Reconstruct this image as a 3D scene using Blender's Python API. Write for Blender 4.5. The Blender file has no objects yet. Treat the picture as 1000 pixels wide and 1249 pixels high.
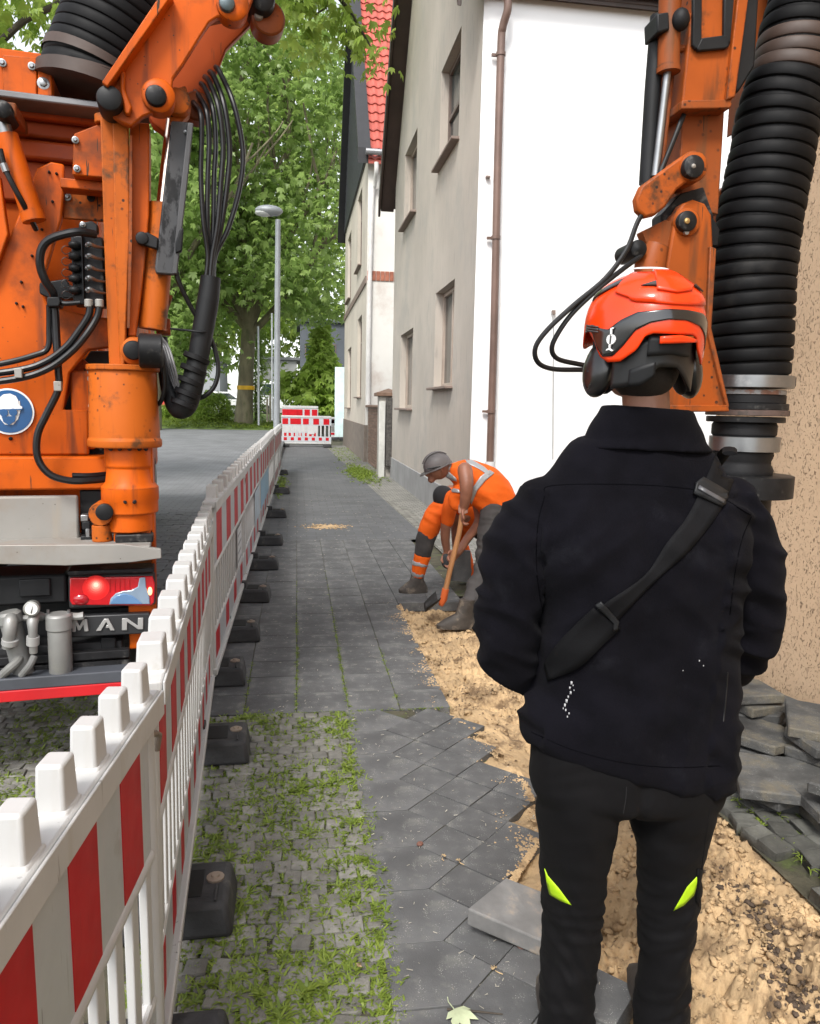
import bpy, bmesh, math, random
import numpy as np
from mathutils import Vector, Matrix, noise
from mathutils.bvhtree import BVHTree

S = bpy.context.scene
COL = S.collection
R_ = math.radians
random.seed(7)
rng = np.random.default_rng(7)

# ------------------------------------------------------------------ camera
CAM_H = 1.6
YAW, PITCH, ROLL = R_(8.5246), R_(7.8718), R_(1.2)
FPX = 930.0                      # focal length in pixels of the 1000 px wide photograph
cam_data = bpy.data.cameras.new('camera')
cam = bpy.data.objects.new('camera', cam_data)
COL.objects.link(cam)
fw = Vector((math.sin(YAW) * math.cos(PITCH), math.cos(YAW) * math.cos(PITCH), -math.sin(PITCH)))
rt0 = Vector((math.cos(YAW), -math.sin(YAW), 0))
up0 = rt0.cross(fw)
rt = rt0 * math.cos(ROLL) + up0 * math.sin(ROLL)
up = -rt0 * math.sin(ROLL) + up0 * math.cos(ROLL)
CAMR = Matrix((rt, up, -fw)).transposed()
cam.matrix_world = Matrix.Translation((0, 0, CAM_H)) @ CAMR.to_4x4()
cam_data.sensor_fit = 'HORIZONTAL'
cam_data.sensor_width = 36
cam_data.lens = 36 * FPX / 1000
cam_data.clip_start = 0.05
cam_data.clip_end = 2000
S.camera = cam
CAMP = Vector((0, 0, CAM_H))

# ------------------------------------------------------------------ sky, sun, exposure
W = bpy.data.worlds.new('World'); S.world = W; W.use_nodes = True
wn = W.node_tree.nodes; wl = W.node_tree.links
for n in list(wn): wn.remove(n)
sky = wn.new('ShaderNodeTexSky'); sky.sky_type = 'NISHITA'; sky.sun_disc = False
SUN_EL, SUN_AZ = R_(50), R_(205)
sky.sun_elevation = SUN_EL; sky.sun_rotation = SUN_AZ
sky.air_density = 1.0; sky.dust_density = 1.6; sky.ozone_density = 1.0
hs = wn.new('ShaderNodeHueSaturation'); hs.inputs['Saturation'].default_value = 0.22
bg = wn.new('ShaderNodeBackground'); bg.inputs['Strength'].default_value = 0.14
wo = wn.new('ShaderNodeOutputWorld')
wl.new(sky.outputs[0], hs.inputs['Color']); wl.new(hs.outputs[0], bg.inputs[0]); wl.new(bg.outputs[0], wo.inputs[0])
sd = bpy.data.lights.new('sun', 'SUN'); sd.energy = 1.5; sd.angle = R_(15); sd.color = (1, 0.965, 0.91)
sun = bpy.data.objects.new('sun', sd); COL.objects.link(sun)
sdir = Vector((math.sin(SUN_AZ) * math.cos(SUN_EL), math.cos(SUN_AZ) * math.cos(SUN_EL), math.sin(SUN_EL)))
sun.rotation_euler = sdir.to_track_quat('Z', 'Y').to_euler(); sun.location = sdir * 60
S.view_settings.view_transform = 'Standard'
S.view_settings.look = 'None'
S.view_settings.gamma = 1.0
S.view_settings.exposure = 1.35
S.view_settings.use_curve_mapping = False
S.render.engine = 'CYCLES'
S.cycles.max_bounces = 8; S.cycles.diffuse_bounces = 6
S.cycles.transparent_max_bounces = 8

# ------------------------------------------------------------------ measuring: a pixel of the photograph to a point of the place
def ray(px, py):
    return CAMR @ Vector(((px - 500) / FPX, -(py - 624.5) / FPX, -1.0))
def G(px, py, z=0.0):
    d = ray(px, py); return CAMP + d * ((z - CAM_H) / d.z)
def AY(px, py, y):
    d = ray(px, py); return CAMP + d * (y / d.y)
def AX(px, py, x):
    d = ray(px, py); return CAMP + d * (x / d.x)
def APL(px, py, o, n):
    d = ray(px, py); return CAMP + d * ((o - CAMP).dot(n) / d.dot(n))

# ------------------------------------------------------------------ objects
def tag(o, label=None, cat=None, group=None, kind=None):
    if label: o['label'] = label
    if cat: o['category'] = cat
    if group: o['group'] = group
    if kind: o['kind'] = kind
    elif cat: o['kind'] = 'thing'
    return o
def empty(name, loc, label, cat, group=None):
    o = bpy.data.objects.new(name, None); COL.objects.link(o); o.location = loc
    o.empty_display_size = 0.2
    return tag(o, label, cat, group)
def origin(o):
    v = Vector((0, 0, 0))
    while o: v = v + o.location; o = o.parent
    return v
def copy_tree(o, parent=None):
    c = o.copy(); COL.objects.link(c); c.parent = parent
    for ch in list(o.children): copy_tree(ch, c)
    return c
def link_mesh(name, me, m, parent=None, loc=None):
    if m is not None and len(me.materials) == 0: me.materials.append(m)
    o = bpy.data.objects.new(name, me); COL.objects.link(o); o.parent = parent
    if loc is not None: o.location = loc
    return o

def frames(path):
    P = [Vector(p) for p in path]; n = len(P); T = []
    for i in range(n):
        a = P[max(i - 1, 0)]; b = P[min(i + 1, n - 1)]
        t = (b - a); T.append(t.normalized() if t.length > 1e-9 else Vector((0, 0, 1)))
    u = T[0].cross(Vector((0, 0, 1)))
    if u.length < 0.15: u = T[0].cross(Vector((1, 0, 0)))
    u.normalize(); out = []
    for i in range(n):
        u = u - T[i] * u.dot(T[i])
        if u.length < 1e-6: u = T[i].orthogonal()
        u.normalize(); out.append((P[i], u.copy(), T[i].cross(u)))
    return out
def spline(pts, sub=6):
    P = [Vector(p) for p in pts]
    if len(P) < 3: return P
    E = [P[0] * 2 - P[1]] + P + [P[-1] * 2 - P[-2]]; out = []
    for i in range(1, len(E) - 2):
        a, b, c, d = E[i - 1:i + 3]
        for k in range(sub):
            t = k / sub
            out.append(0.5 * ((2 * b) + (c - a) * t + (2 * a - 5 * b + 4 * c - d) * t * t + (3 * b - a - 3 * c + d) * t ** 3))
    out.append(P[-1]); return out
def lerp_list(v, n):
    return list(np.interp(np.linspace(0, 1, n), np.linspace(0, 1, len(v)), v))

class MB:
    def __init__(s): s.v = []; s.f = []
    def add(s, vs, fs):
        b = len(s.v); s.v.extend([tuple(v) for v in vs]); s.f.extend([tuple(i + b for i in f) for f in fs]); return s
    def box(s, c, d, R=None):
        c = Vector(c); vs = []
        for x in (-.5, .5):
            for y in (-.5, .5):
                for z in (-.5, .5):
                    p = Vector((x * d[0], y * d[1], z * d[2]))
                    vs.append(c + (R @ p if R else p))
        return s.add(vs, [(0, 1, 3, 2), (4, 6, 7, 5), (0, 4, 5, 1), (2, 3, 7, 6), (0, 2, 6, 4), (1, 5, 7, 3)])
    def bb(s, x0, x1, y0, y1, z0, z1):
        return s.box(((x0 + x1) / 2, (y0 + y1) / 2, (z0 + z1) / 2), (abs(x1 - x0), abs(y1 - y0), abs(z1 - z0)))
    def prism(s, out, vec):
        out = [Vector(p) for p in out]; vec = Vector(vec); n = len(out)
        nrm = Vector((0, 0, 0))
        for i in range(n): nrm += (out[i] - out[0]).cross(out[(i + 1) % n] - out[0])
        if nrm.dot(vec) > 0: out = out[::-1]
        vs = out + [p + vec for p in out]
        fs = [tuple(range(n)), tuple(range(2 * n - 1, n - 1, -1))]
        for i in range(n):
            j = (i + 1) % n; fs.append((j, i, i + n, j + n))
        return s.add(vs, fs)
    def tube(s, path, r, n=10, caps=True, ell=1.0):
        F = frames(path); m = len(F); r = lerp_list(r, m) if hasattr(r, '__len__') else [r] * m
        vs = []; fs = []
        for (p, u, w), q in zip(F, r):
            for k in range(n):
                a = 2 * math.pi * k / n; vs.append(p + u * math.cos(a) * q + w * math.sin(a) * q * ell)
        for i in range(m - 1):
            for k in range(n):
                k2 = (k + 1) % n; fs.append((i * n + k, i * n + k2, (i + 1) * n + k2, (i + 1) * n + k))
        if caps: fs += [tuple(range(n - 1, -1, -1)), tuple(range((m - 1) * n, m * n))]
        return s.add(vs, fs)
    def lathe(s, o, ax, prof, n=24):
        o = Vector(o); ax = Vector(ax).normalized(); u = ax.orthogonal().normalized(); w = ax.cross(u)
        m = len(prof); vs = []; fs = []
        for t, r in prof:
            for k in range(n):
                a = 2 * math.pi * k / n; vs.append(o + ax * t + (u * math.cos(a) + w * math.sin(a)) * max(r, 1e-4))
        for i in range(m - 1):
            for k in range(n):
                k2 = (k + 1) % n; fs.append((i * n + k, i * n + k2, (i + 1) * n + k2, (i + 1) * n + k))
        fs += [tuple(range(n - 1, -1, -1)), tuple(range((m - 1) * n, m * n))]
        return s.add(vs, fs)
    def cyl(s, a, b, r, n=20, r2=None):
        a = Vector(a); b = Vector(b); L = (b - a).length
        return s.lathe(a, b - a, [(0, r), (L, r if r2 is None else r2)], n)
    def ball(s, c, d, nu=16, nv=10, R=None):
        c = Vector(c); vs = []; fs = []
        for i in range(nv + 1):
            ph = math.pi * i / nv
            for k in range(nu):
                a = 2 * math.pi * k / nu
                p = Vector((math.sin(ph) * math.cos(a) * d[0], math.sin(ph) * math.sin(a) * d[1], math.cos(ph) * d[2]))
                vs.append(c + (R @ p if R else p))
        for i in range(nv):
            for k in range(nu):
                k2 = (k + 1) % nu; fs.append((i * nu + k, (i + 1) * nu + k, (i + 1) * nu + k2, i * nu + k2))
        return s.add(vs, fs)
    def rings(s, R, caps=True):
        n = len(R[0]); vs = [p for r in R for p in r]; fs = []
        for i in range(len(R) - 1):
            for k in range(n):
                k2 = (k + 1) % n; fs.append((i * n + k, i * n + k2, (i + 1) * n + k2, (i + 1) * n + k))
        if caps: fs += [tuple(range(n - 1, -1, -1)), tuple(range((len(R) - 1) * n, len(R) * n))]
        return s.add(vs, fs)
    def build(s, name, m, parent=None, bevel=0, smooth=35, at=None, seg=2, base=False):
        me = bpy.data.meshes.new(name)
        if parent is not None: o0 = origin(parent)
        elif at is not None: o0 = Vector(at)
        elif base:
            a = np.array(s.v); o0 = Vector((*((a.max(0) + a.min(0)) / 2)[:2], a[:, 2].min()))
        else: o0 = Vector((0, 0, 0))
        me.from_pydata([Vector(v) - o0 for v in s.v], [], s.f)
        if smooth:
            me.shade_smooth(); me.set_sharp_from_angle(angle=R_(smooth))
        me.validate()
        o = link_mesh(name, me, m, parent, None if parent is not None else o0)
        if bevel:
            b = o.modifiers.new('bevel', 'BEVEL'); b.width = bevel; b.segments = seg; b.limit_method = 'ANGLE'; b.angle_limit = R_(40)
            b.harden_normals = False
        return o
def fast_mesh(name, V, Fc):
    """numpy mesh: V (n,3), Fc (m,k) all faces with k corners"""
    me = bpy.data.meshes.new(name); V = np.asarray(V, np.float32); Fc = np.asarray(Fc, np.int32)
    me.vertices.add(len(V)); me.vertices.foreach_set('co', V.ravel())
    k = Fc.shape[1]; me.loops.add(Fc.size); me.loops.foreach_set('vertex_index', Fc.ravel())
    me.polygons.add(len(Fc)); me.polygons.foreach_set('loop_start', np.arange(0, Fc.size, k, dtype=np.int32))
    me.polygons.foreach_set('loop_total', np.full(len(Fc), k, np.int32))
    me.update(calc_edges=True); return me

# ------------------------------------------------------------------ materials
MATS = {}
def nodes(m):
    m.use_nodes = True; return m.node_tree.nodes, m.node_tree.links
def mat(name, col, rough=0.6, metal=0.0, var=0.12, vs=4.0, bump=0.0, bs=80.0, dirt=None, spec=0.5, coat=0.0, rnd=0.0,
        emit=None, specks=None, sheen=0.0, alpha_noise=None, stretch=(1, 1, 1), trans=0.0, wear=None, edge=None, scratch=None):
    """procedural surface: colour with low-frequency variation, optional dirt patches, specks, fine relief"""
    m = bpy.data.materials.new(name); N, L = nodes(m); b = N['Principled BSDF']
    b.inputs['Roughness'].default_value = rough; b.inputs['Metallic'].default_value = metal
    b.inputs['Specular IOR Level'].default_value = spec
    if coat: b.inputs['Coat Weight'].default_value = coat; b.inputs['Coat Roughness'].default_value = 0.12
    if sheen: b.inputs['Sheen Weight'].default_value = sheen; b.inputs['Sheen Roughness'].default_value = 0.6
    if trans: b.inputs['Transmission Weight'].default_value = trans
    tc = N.new('ShaderNodeTexCoord'); mp = N.new('ShaderNodeMapping'); mp.inputs['Scale'].default_value = stretch
    L.new(tc.outputs['Object'], mp.inputs[0]); co = mp.outputs[0]
    def nz(scale, detail=4, rough_=0.55):
        t = N.new('ShaderNodeTexNoise'); t.inputs['Scale'].default_value = scale; t.inputs['Detail'].default_value = detail
        t.inputs['Roughness'].default_value = rough_; L.new(co, t.inputs['Vector']); return t.outputs['Fac']
    def ramp(src, a, b_):
        r = N.new('ShaderNodeMapRange'); r.inputs['From Min'].default_value = a; r.inputs['From Max'].default_value = b_
        r.interpolation_type = 'SMOOTHSTEP'; L.new(src, r.inputs['Value']); return r.outputs[0]
    def mix(f, a, c):
        x = N.new('ShaderNodeMix'); x.data_type = 'RGBA'
        if isinstance(f, (int, float)): x.inputs['Factor'].default_value = f
        else: L.new(f, x.inputs['Factor'])
        for k, val in ((6, a), (7, c)):
            if isinstance(val, tuple): x.inputs[k].default_value = (*val[:3], 1)
            else: L.new(val, x.inputs[k])
        return x.outputs[2]
    lo = tuple(c * (1 - var) for c in col); hi = tuple(min(1, c * (1 + var)) for c in col)
    c = mix(ramp(nz(vs), 0.3, 0.7), lo, hi)
    if rnd:
        oi = N.new('ShaderNodeObjectInfo'); h = N.new('ShaderNodeHueSaturation')
        mr = N.new('ShaderNodeMapRange'); mr.inputs['To Min'].default_value = 1 - rnd; mr.inputs['To Max'].default_value = 1 + rnd
        L.new(oi.outputs['Random'], mr.inputs[0]); L.new(mr.outputs[0], h.inputs['Value']); L.new(c, h.inputs['Color']); c = h.outputs[0]
    if dirt:   # (colour, scale, lo, hi)
        c = mix(ramp(nz(dirt[1], 6, 0.65), dirt[2], dirt[3]), c, dirt[0])
    if wear:   # streaks running down: (colour, lo, hi)
        st = N.new('ShaderNodeMapping'); st.inputs['Scale'].default_value = (14, 14, 1.6); L.new(co, st.inputs[0])
        t = N.new('ShaderNodeTexNoise'); t.inputs['Scale'].default_value = 1.5; t.inputs['Detail'].default_value = 5; L.new(st.outputs[0], t.inputs['Vector'])
        c = mix(ramp(t.outputs['Fac'], wear[1], wear[2]), c, wear[0])
    if specks:   # (colour, scale, threshold)
        v = N.new('ShaderNodeTexVoronoi'); v.inputs['Scale'].default_value = specks[1]; L.new(co, v.inputs['Vector'])
        f1 = ramp(v.outputs['Distance'], specks[2], specks[2] * 0.55)
        g = ramp(nz(specks[1] * 0.11, 3), 0.48, 0.6)
        mu = N.new('ShaderNodeMath'); mu.operation = 'MULTIPLY'; L.new(f1, mu.inputs[0]); L.new(g, mu.inputs[1])
        c = mix(mu.outputs[0], c, specks[0])
    if edge:   # paint worn and grimy along edges, judged from the geometry itself
        bv = N.new('ShaderNodeBevel'); bv.samples = 4; bv.inputs['Radius'].default_value = edge[1]
        ge = N.new('ShaderNodeNewGeometry'); dt = N.new('ShaderNodeVectorMath'); dt.operation = 'DOT_PRODUCT'; L.new(bv.outputs[0], dt.inputs[0]); L.new(ge.outputs['Normal'], dt.inputs[1])
        e1 = ramp(dt.outputs['Value'], .985, .90); e2 = ramp(nz(22, 5, .7), .40, .62)
        mm = N.new('ShaderNodeMath'); mm.operation = 'MULTIPLY'; L.new(e1, mm.inputs[0]); L.new(e2, mm.inputs[1]); c = mix(mm.outputs[0], c, edge[0])
    if scratch:
        sc_ = N.new('ShaderNodeMapping'); sc_.inputs['Scale'].default_value = (70, 70, 5); sc_.inputs['Rotation'].default_value = (.3, .5, .2); L.new(co, sc_.inputs[0])
        t = N.new('ShaderNodeTexNoise'); t.inputs['Scale'].default_value = 1.0; t.inputs['Detail'].default_value = 3; L.new(sc_.outputs[0], t.inputs['Vector'])
        s1 = ramp(t.outputs['Fac'], .665, .70); s2 = ramp(nz(3.1, 3), .50, .62); mm = N.new('ShaderNodeMath'); mm.operation = 'MULTIPLY'; L.new(s1, mm.inputs[0]); L.new(s2, mm.inputs[1]); c = mix(mm.outputs[0], c, scratch)
    L.new(c, b.inputs['Base Color'])
    rr = N.new('ShaderNodeMapRange'); rr.inputs['To Min'].default_value = max(0, rough - 0.1); rr.inputs['To Max'].default_value = min(1, rough + 0.1)
    L.new(nz(vs * 3), rr.inputs[0]); L.new(rr.outputs[0], b.inputs['Roughness'])
    if bump:
        bp = N.new('ShaderNodeBump'); bp.inputs['Strength'].default_value = 1; bp.inputs['Distance'].default_value = bump
        L.new(nz(bs, 5, 0.6), bp.inputs['Height']); L.new(bp.outputs[0], b.inputs['Normal'])
    if emit:
        b.inputs['Emission Color'].default_value = (*emit[0], 1); b.inputs['Emission Strength'].default_value = emit[1]
    MATS[name] = m
    return m
def leaf_mat(name, c1, c2, tr=0.35, rough=0.5):
    m = bpy.data.materials.new(name); N, L = nodes(m); b = N['Principled BSDF']
    g = N.new('ShaderNodeNewGeometry'); tc = N.new('ShaderNodeTexCoord')
    t = N.new('ShaderNodeTexNoise'); t.inputs['Scale'].default_value = 0.9; L.new(tc.outputs['Object'], t.inputs['Vector'])
    a = N.new('ShaderNodeMath'); a.operation = 'MULTIPLY_ADD'; a.inputs[1].default_value = 0.55
    L.new(g.outputs['Random Per Island'], a.inputs[0]); mu = N.new('ShaderNodeMath'); mu.operation = 'MULTIPLY'; mu.inputs[1].default_value = 0.5
    L.new(t.outputs['Fac'], mu.inputs[0]); L.new(mu.outputs[0], a.inputs[2])
    x = N.new('ShaderNodeMix'); x.data_type = 'RGBA'; L.new(a.outputs[0], x.inputs[0]); x.inputs[6].default_value = (*c1, 1); x.inputs[7].default_value = (*c2, 1)
    L.new(x.outputs[2], b.inputs['Base Color']); b.inputs['Roughness'].default_value = rough
    tl = N.new('ShaderNodeBsdfTranslucent'); L.new(x.outputs[2], tl.inputs[0])
    ms = N.new('ShaderNodeMixShader'); ms.inputs[0].default_value = tr
    L.new(b.outputs[0], ms.inputs[1]); L.new(tl.outputs[0], ms.inputs[2]); L.new(ms.outputs[0], N['Material Output'].inputs[0])
    return m

slab_mat = mat('concrete slab', (.102, .103, .105), .75, var=.22, vs=4.5, bump=.002, bs=200, spec=.25, rnd=.07, dirt=((.145, .145, .138), 11, .5, .72), specks=((.36, .36, .34), 190, .26), wear=None)
paver_mat = mat('road paver', (.15, .155, .162), .7, var=.15, vs=2, bump=.001, bs=200, rnd=.10, dirt=((.2, .2, .19), 3, .5, .75))
cobble_mat = mat('cobble stone', (.17, .165, .148), .8, var=.25, vs=14, bump=.003, bs=110, rnd=.22, dirt=((.085, .09, .05), 12, .5, .75))
soil_mat = mat('soil', (.06, .055, .035), .95, var=.35, vs=9, bump=.008, bs=40, dirt=((.06, .08, .02), 8, .5, .7))
sand_mat = mat('sand', (.43, .30, .165), .95, var=.25, vs=6, bump=.008, bs=46, dirt=((.15, .095, .05), 6.5, .49, .66), specks=((.06, .042, .03), 38, .3))
grass_mat = leaf_mat('grass', (.07, .13, .012), (.30, .38, .06), .4)
lawn_mat = mat('lawn', (.10, .15, .03), .9, var=.35, vs=3, bump=.02, bs=40)
# ================================================================== THE GROUND
PIT = [(.815, 6.1), (.835, 3.9), (.90, 3.45), (.98, 3.0), (.93, 2.6), (.70, 2.32), (.70, 2.08), (.84, 2.02), (.88, 1.85), (.90, .6), (1.74, .6), (1.74, 6.1)]
def inside(p, poly):
    x, y = p; c = False; n = len(poly)
    for i in range(n):
        x1, y1 = poly[i]; x2, y2 = poly[(i + 1) % n]
        if (y1 > y) != (y2 > y) and x < (x2 - x1) * (y - y1) / (y2 - y1) + x1: c = not c
    return c
def road_z(y): return max(0.0, y - 14) * 0.0145
def sheet(name, xs, ys, zf, m, kind='structure'):
    V = [(x, y, zf(x, y)) for y in ys for x in xs]; nx = len(xs)
    F = [(j * nx + i, j * nx + i + 1, (j + 1) * nx + i + 1, (j + 1) * nx + i) for j in range(len(ys) - 1) for i in range(nx - 1)]
    b = MB(); b.add(V, F); o = b.build(name, m); o['kind'] = kind; return o
# soil sheet to the horizon, open where the trench has been dug
b = MB(); X = [-400, .5, 2.55, 400]; Yy = [-300, .4, 6.4, 900]
for i in range(3):
    for j in range(3):
        if i == 1 and j == 1: continue
        b.add([(X[i], Yy[j], -.075), (X[i + 1], Yy[j], -.075), (X[i + 1], Yy[j + 1], -.075), (X[i], Yy[j + 1], -.075)], [(0, 1, 2, 3)])
tag(b.build('ground', soil_mat), kind='structure')

# road: rises a little towards the trees
ys = list(np.arange(3.85, 70, 1.0))
road = sheet('road', [-9, -6, -3, -.47], ys, lambda x, y: -.012 + road_z(y), mat('road bed', (.09, .092, .094), .9, bump=.004, bs=60))
# interlocking pavers of the road that are near enough to tell apart
def zig_block(l, w, h, a=.012):
    n = 4; out = []
    for i in range(n + 1):
        out.append((-l / 2 + l * i / n, -w / 2 + (a if i % 2 else -a), 0))
    for i in range(n, -1, -1):
        out.append((-l / 2 + l * i / n, w / 2 + (a if i % 2 else -a), 0))
    b_ = MB(); b_.prism(out, (0, 0, h)); return b_
pave_me = []
for k in range(3):
    o = zig_block(.215, .104, .05).build('paver', paver_mat, smooth=0); pave_me.append(o.data); bpy.data.objects.remove(o)
b = MB()
cnt = 0
stuff = MB()
for j in range(0, 130):
    y = 3.95 + j * .112
    for i in range(0, 22):
        x = -.60 - i * .224 - (.112 if j % 2 else 0)
        vis = (x / y > -.19) and y < 11.5        # what shows between the truck and the barrier
        if not vis: continue
        z = -.052 + road_z(y) + random.uniform(-.003, .003)
        if cnt < 290:
            o = link_mesh('paver', pave_me[cnt % 3], None, road, (x, y, z)); o.rotation_euler = (random.uniform(-.01, .01), random.uniform(-.01, .01), random.uniform(-.02, .02)); cnt += 1
        else:
            q = zig_block(.215, .104, .05); stuff.add([Vector(v) + Vector((x, y, z)) for v in q.v], q.f)
o = stuff.build('pavers_farther_on', paver_mat, road, smooth=0); o['kind'] = 'stuff'
def brick_ground(name, c1, c2, mort, sx, rowh, rough=.8):
    m = bpy.data.materials.new(name); N, L = nodes(m); bs = N['Principled BSDF']; tc = N.new('ShaderNodeTexCoord')
    br = N.new('ShaderNodeTexBrick'); br.inputs['Color1'].default_value = (*c1, 1); br.inputs['Color2'].default_value = (*c2, 1); br.inputs['Mortar'].default_value = (*mort, 1)
    br.inputs['Scale'].default_value = 1; br.inputs['Brick Width'].default_value = sx; br.inputs['Row Height'].default_value = rowh; br.inputs['Mortar Size'].default_value = .006
    L.new(tc.outputs['Object'], br.inputs['Vector'])
    t = N.new('ShaderNodeTexNoise'); t.inputs['Scale'].default_value = 1.3; t.inputs['Detail'].default_value = 6; L.new(tc.outputs['Object'], t.inputs['Vector'])
    h = N.new('ShaderNodeHueSaturation'); mr = N.new('ShaderNodeMapRange'); mr.inputs['To Min'].default_value = .6; mr.inputs['To Max'].default_value = 1.45
    L.new(t.outputs['Fac'], mr.inputs[0]); L.new(mr.outputs[0], h.inputs['Value']); L.new(br.outputs['Color'], h.inputs['Color']); L.new(h.outputs[0], bs.inputs['Base Color'])
    bs.inputs['Roughness'].default_value = rough
    bp = N.new('ShaderNodeBump'); bp.inputs['Distance'].default_value = .004; L.new(br.outputs['Fac'], bp.inputs['Height']); bp.invert = True; L.new(bp.outputs[0], bs.inputs['Normal'])
    return m
sheet('road_surface', [-9, -6, -3, -.5], list(np.arange(11.4, 52, 1.0)), lambda x, y: -.004 + road_z(y), brick_ground('far pavers', (.145, .15, .157), (.17, .175, .182), (.09, .09, .09), .22, .11))

# pavement --------------------------------------------------------------
pav = sheet('pavement', [-.5, .80], [3.86, 6.4, 9.2], lambda x, y: -.006, soil_mat)
# square slabs in straight rows
P = .2735
me_s = []
for k in range(4):
    b = MB(); s2 = P / 2 - .0022
    b.prism([(-s2, -s2, 0), (s2, -s2, 0), (s2, s2, 0), (-s2, s2, 0)], (0, 0, .075))
    o = b.build('paving_slab', slab_mat, bevel=.001, smooth=0, seg=1)
    me_s.append(o)
def slab_obj(proto, name, parent, loc, rz=0, tilt=.006):
    c = proto.copy(); c.name = name; COL.objects.link(c); c.parent = parent; c.location = loc
    c.rotation_euler = (random.uniform(-tilt, tilt), random.uniform(-tilt, tilt), rz); return c
for j in range(19):
    y = 3.855 + P / 2 + j * P
    for i in range(-2, 7):
        x = P / 2 + i * P
        if inside((x, y), PIT): continue
        if x > 1.5 or (x > .82 and y < 6.1): continue
        slab_obj(random.choice(me_s), 'paving_slab', pav, (x, y, -.075 + random.uniform(-.002, .002)), random.choice([0, 1, 2, 3]) * math.pi / 2)
# diagonal field with bishop's-hat slabs along its left edge
hh = .127; xb = .44; x0 = .255
b = MB(); g = .002
b.prism([(0, -hh + g, 0), (xb - x0, -hh + g, 0), (xb - x0 + hh - 1.5 * g, 0, 0), (xb - x0, hh - g, 0), (0, hh - g, 0)], (0, 0, .075)); pent = b.build('edge_slab', slab_mat, bevel=.001, smooth=0, seg=1)
b = MB(); q = hh - 1.5 * g
b.prism([(q, 0, 0), (0, q, 0), (-q, 0, 0), (0, -q, 0)], (0, 0, .075)); diam = b.build('diagonal_slab', slab_mat, bevel=.001, smooth=0, seg=1)
pav2 = sheet('pavement', [.2, .62], [.3, 2, 3.84], lambda x, y: -.006, soil_mat)
for k in range(-1, 13):
    y = 3.72 - k * 2 * hh
    if y < .5: continue
    slab_obj(pent, 'edge_slab', pav2, (x0, y, -.075 + random.uniform(-.003, .002)))
    for jx in range(1, 8):
        yy = y + (hh if jx % 2 else 0); xx = xb + hh * jx
        if yy > 3.80 or (xx > .78 and yy > 3.6) or inside((xx, yy), PIT) or xx > 1.3: continue
        slab_obj(diam, 'diagonal_slab', pav2, (xx, yy, -.075 + random.uniform(-.003, .003)), random.choice([0, 1, 2, 3]) * math.pi / 2, .012)
for o in me_s + [pent, diam]: bpy.data.objects.remove(o)
# far stretch of the pavement: dark pavers whose joints close up with distance
b = MB(); yy = list(np.arange(9.05, 31, 1.0)) + [31]
for a, c in zip(yy[:-1], yy[1:]):
    e = lambda y: 1.56 - (y - 10) * .0235
    b.add([(-.47, a, -.002), (e(a), a, -.002), (e(c), c, -.002), (-.47, c, -.002)], [(0, 1, 2, 3)])
tag(b.build('pavement', brick_ground('far paving', (.085, .088, .093), (.105, .108, .113), (.075, .077, .075), .24, .16)), kind='structure')
# kerb stones on the road side
kerb = MB(); tagk = None
for i in range(40):
    y = 4.0 + i * .9; kerb.bb(-.52, -.47, y + .006, y + .894, -.2, .012)
tag(kerb.build('kerb', mat('kerb stone', (.2, .2, .19), .85, bump=.002, bs=90), bevel=.006), kind='structure')
# strip of small setts beside the houses
sett_bed = sheet('path', [1.35, 2.2], [6.35, 9.0], lambda x, y: -.03, soil_mat)
b = MB()
for a, c in zip(list(np.arange(6.1, 31, .5))[:-1], list(np.arange(6.1, 31, .5))[1:]):
    e = lambda y: 1.56 - (y - 10) * .0235
    b.add([(e(a), a, -.006), (2.2, a, -.006), (2.2, c, -.006), (e(c), c, -.006)], [(0, 1, 2, 3)])
tag(b.build('path', brick_ground('setts', (.16, .155, .145), (.22, .21, .195), (.08, .085, .06), .11, .1)), kind='structure')
# row of raised setts along the edge of that strip, one by one while they can be told apart
sett_me = []
def stone(w, l, h, amp=.012):
    b_ = MB(); n = 3; o = []
    bm = bmesh.new(); bmesh.ops.create_cube(bm, size=1)
    bmesh.ops.bevel(bm, geom=bm.edges[:], offset=.09, segments=2, profile=.5, affect='EDGES')
    for v in bm.verts:
        v.co = Vector((v.co.x * w * (1 + random.uniform(-amp, amp) * 6), v.co.y * l * (1 + random.uniform(-amp, amp) * 6), (v.co.z + .5) * h + random.uniform(-amp, amp) * .3))
    me = bpy.data.meshes.new('stone'); bm.to_mesh(me); bm.free(); me.shade_smooth(); return me
for k in range(7): sett_me.append(stone(.097, .097, .06, .006)); sett_me[-1].materials.append(cobble_mat)
for i in range(64):
    y = 6.2 + i * .105
    e = 1.56 - (y - 10) * .0235
    for r in range(2 if y < 12 else 1):
        o = link_mesh('sett', random.choice(sett_me), None, sett_bed, (e + .06 + r * .098, y, .0)); o.location.z = -.052; o.rotation_euler.z = random.uniform(-.15, .15) + random.choice([0, 1.57])
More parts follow.
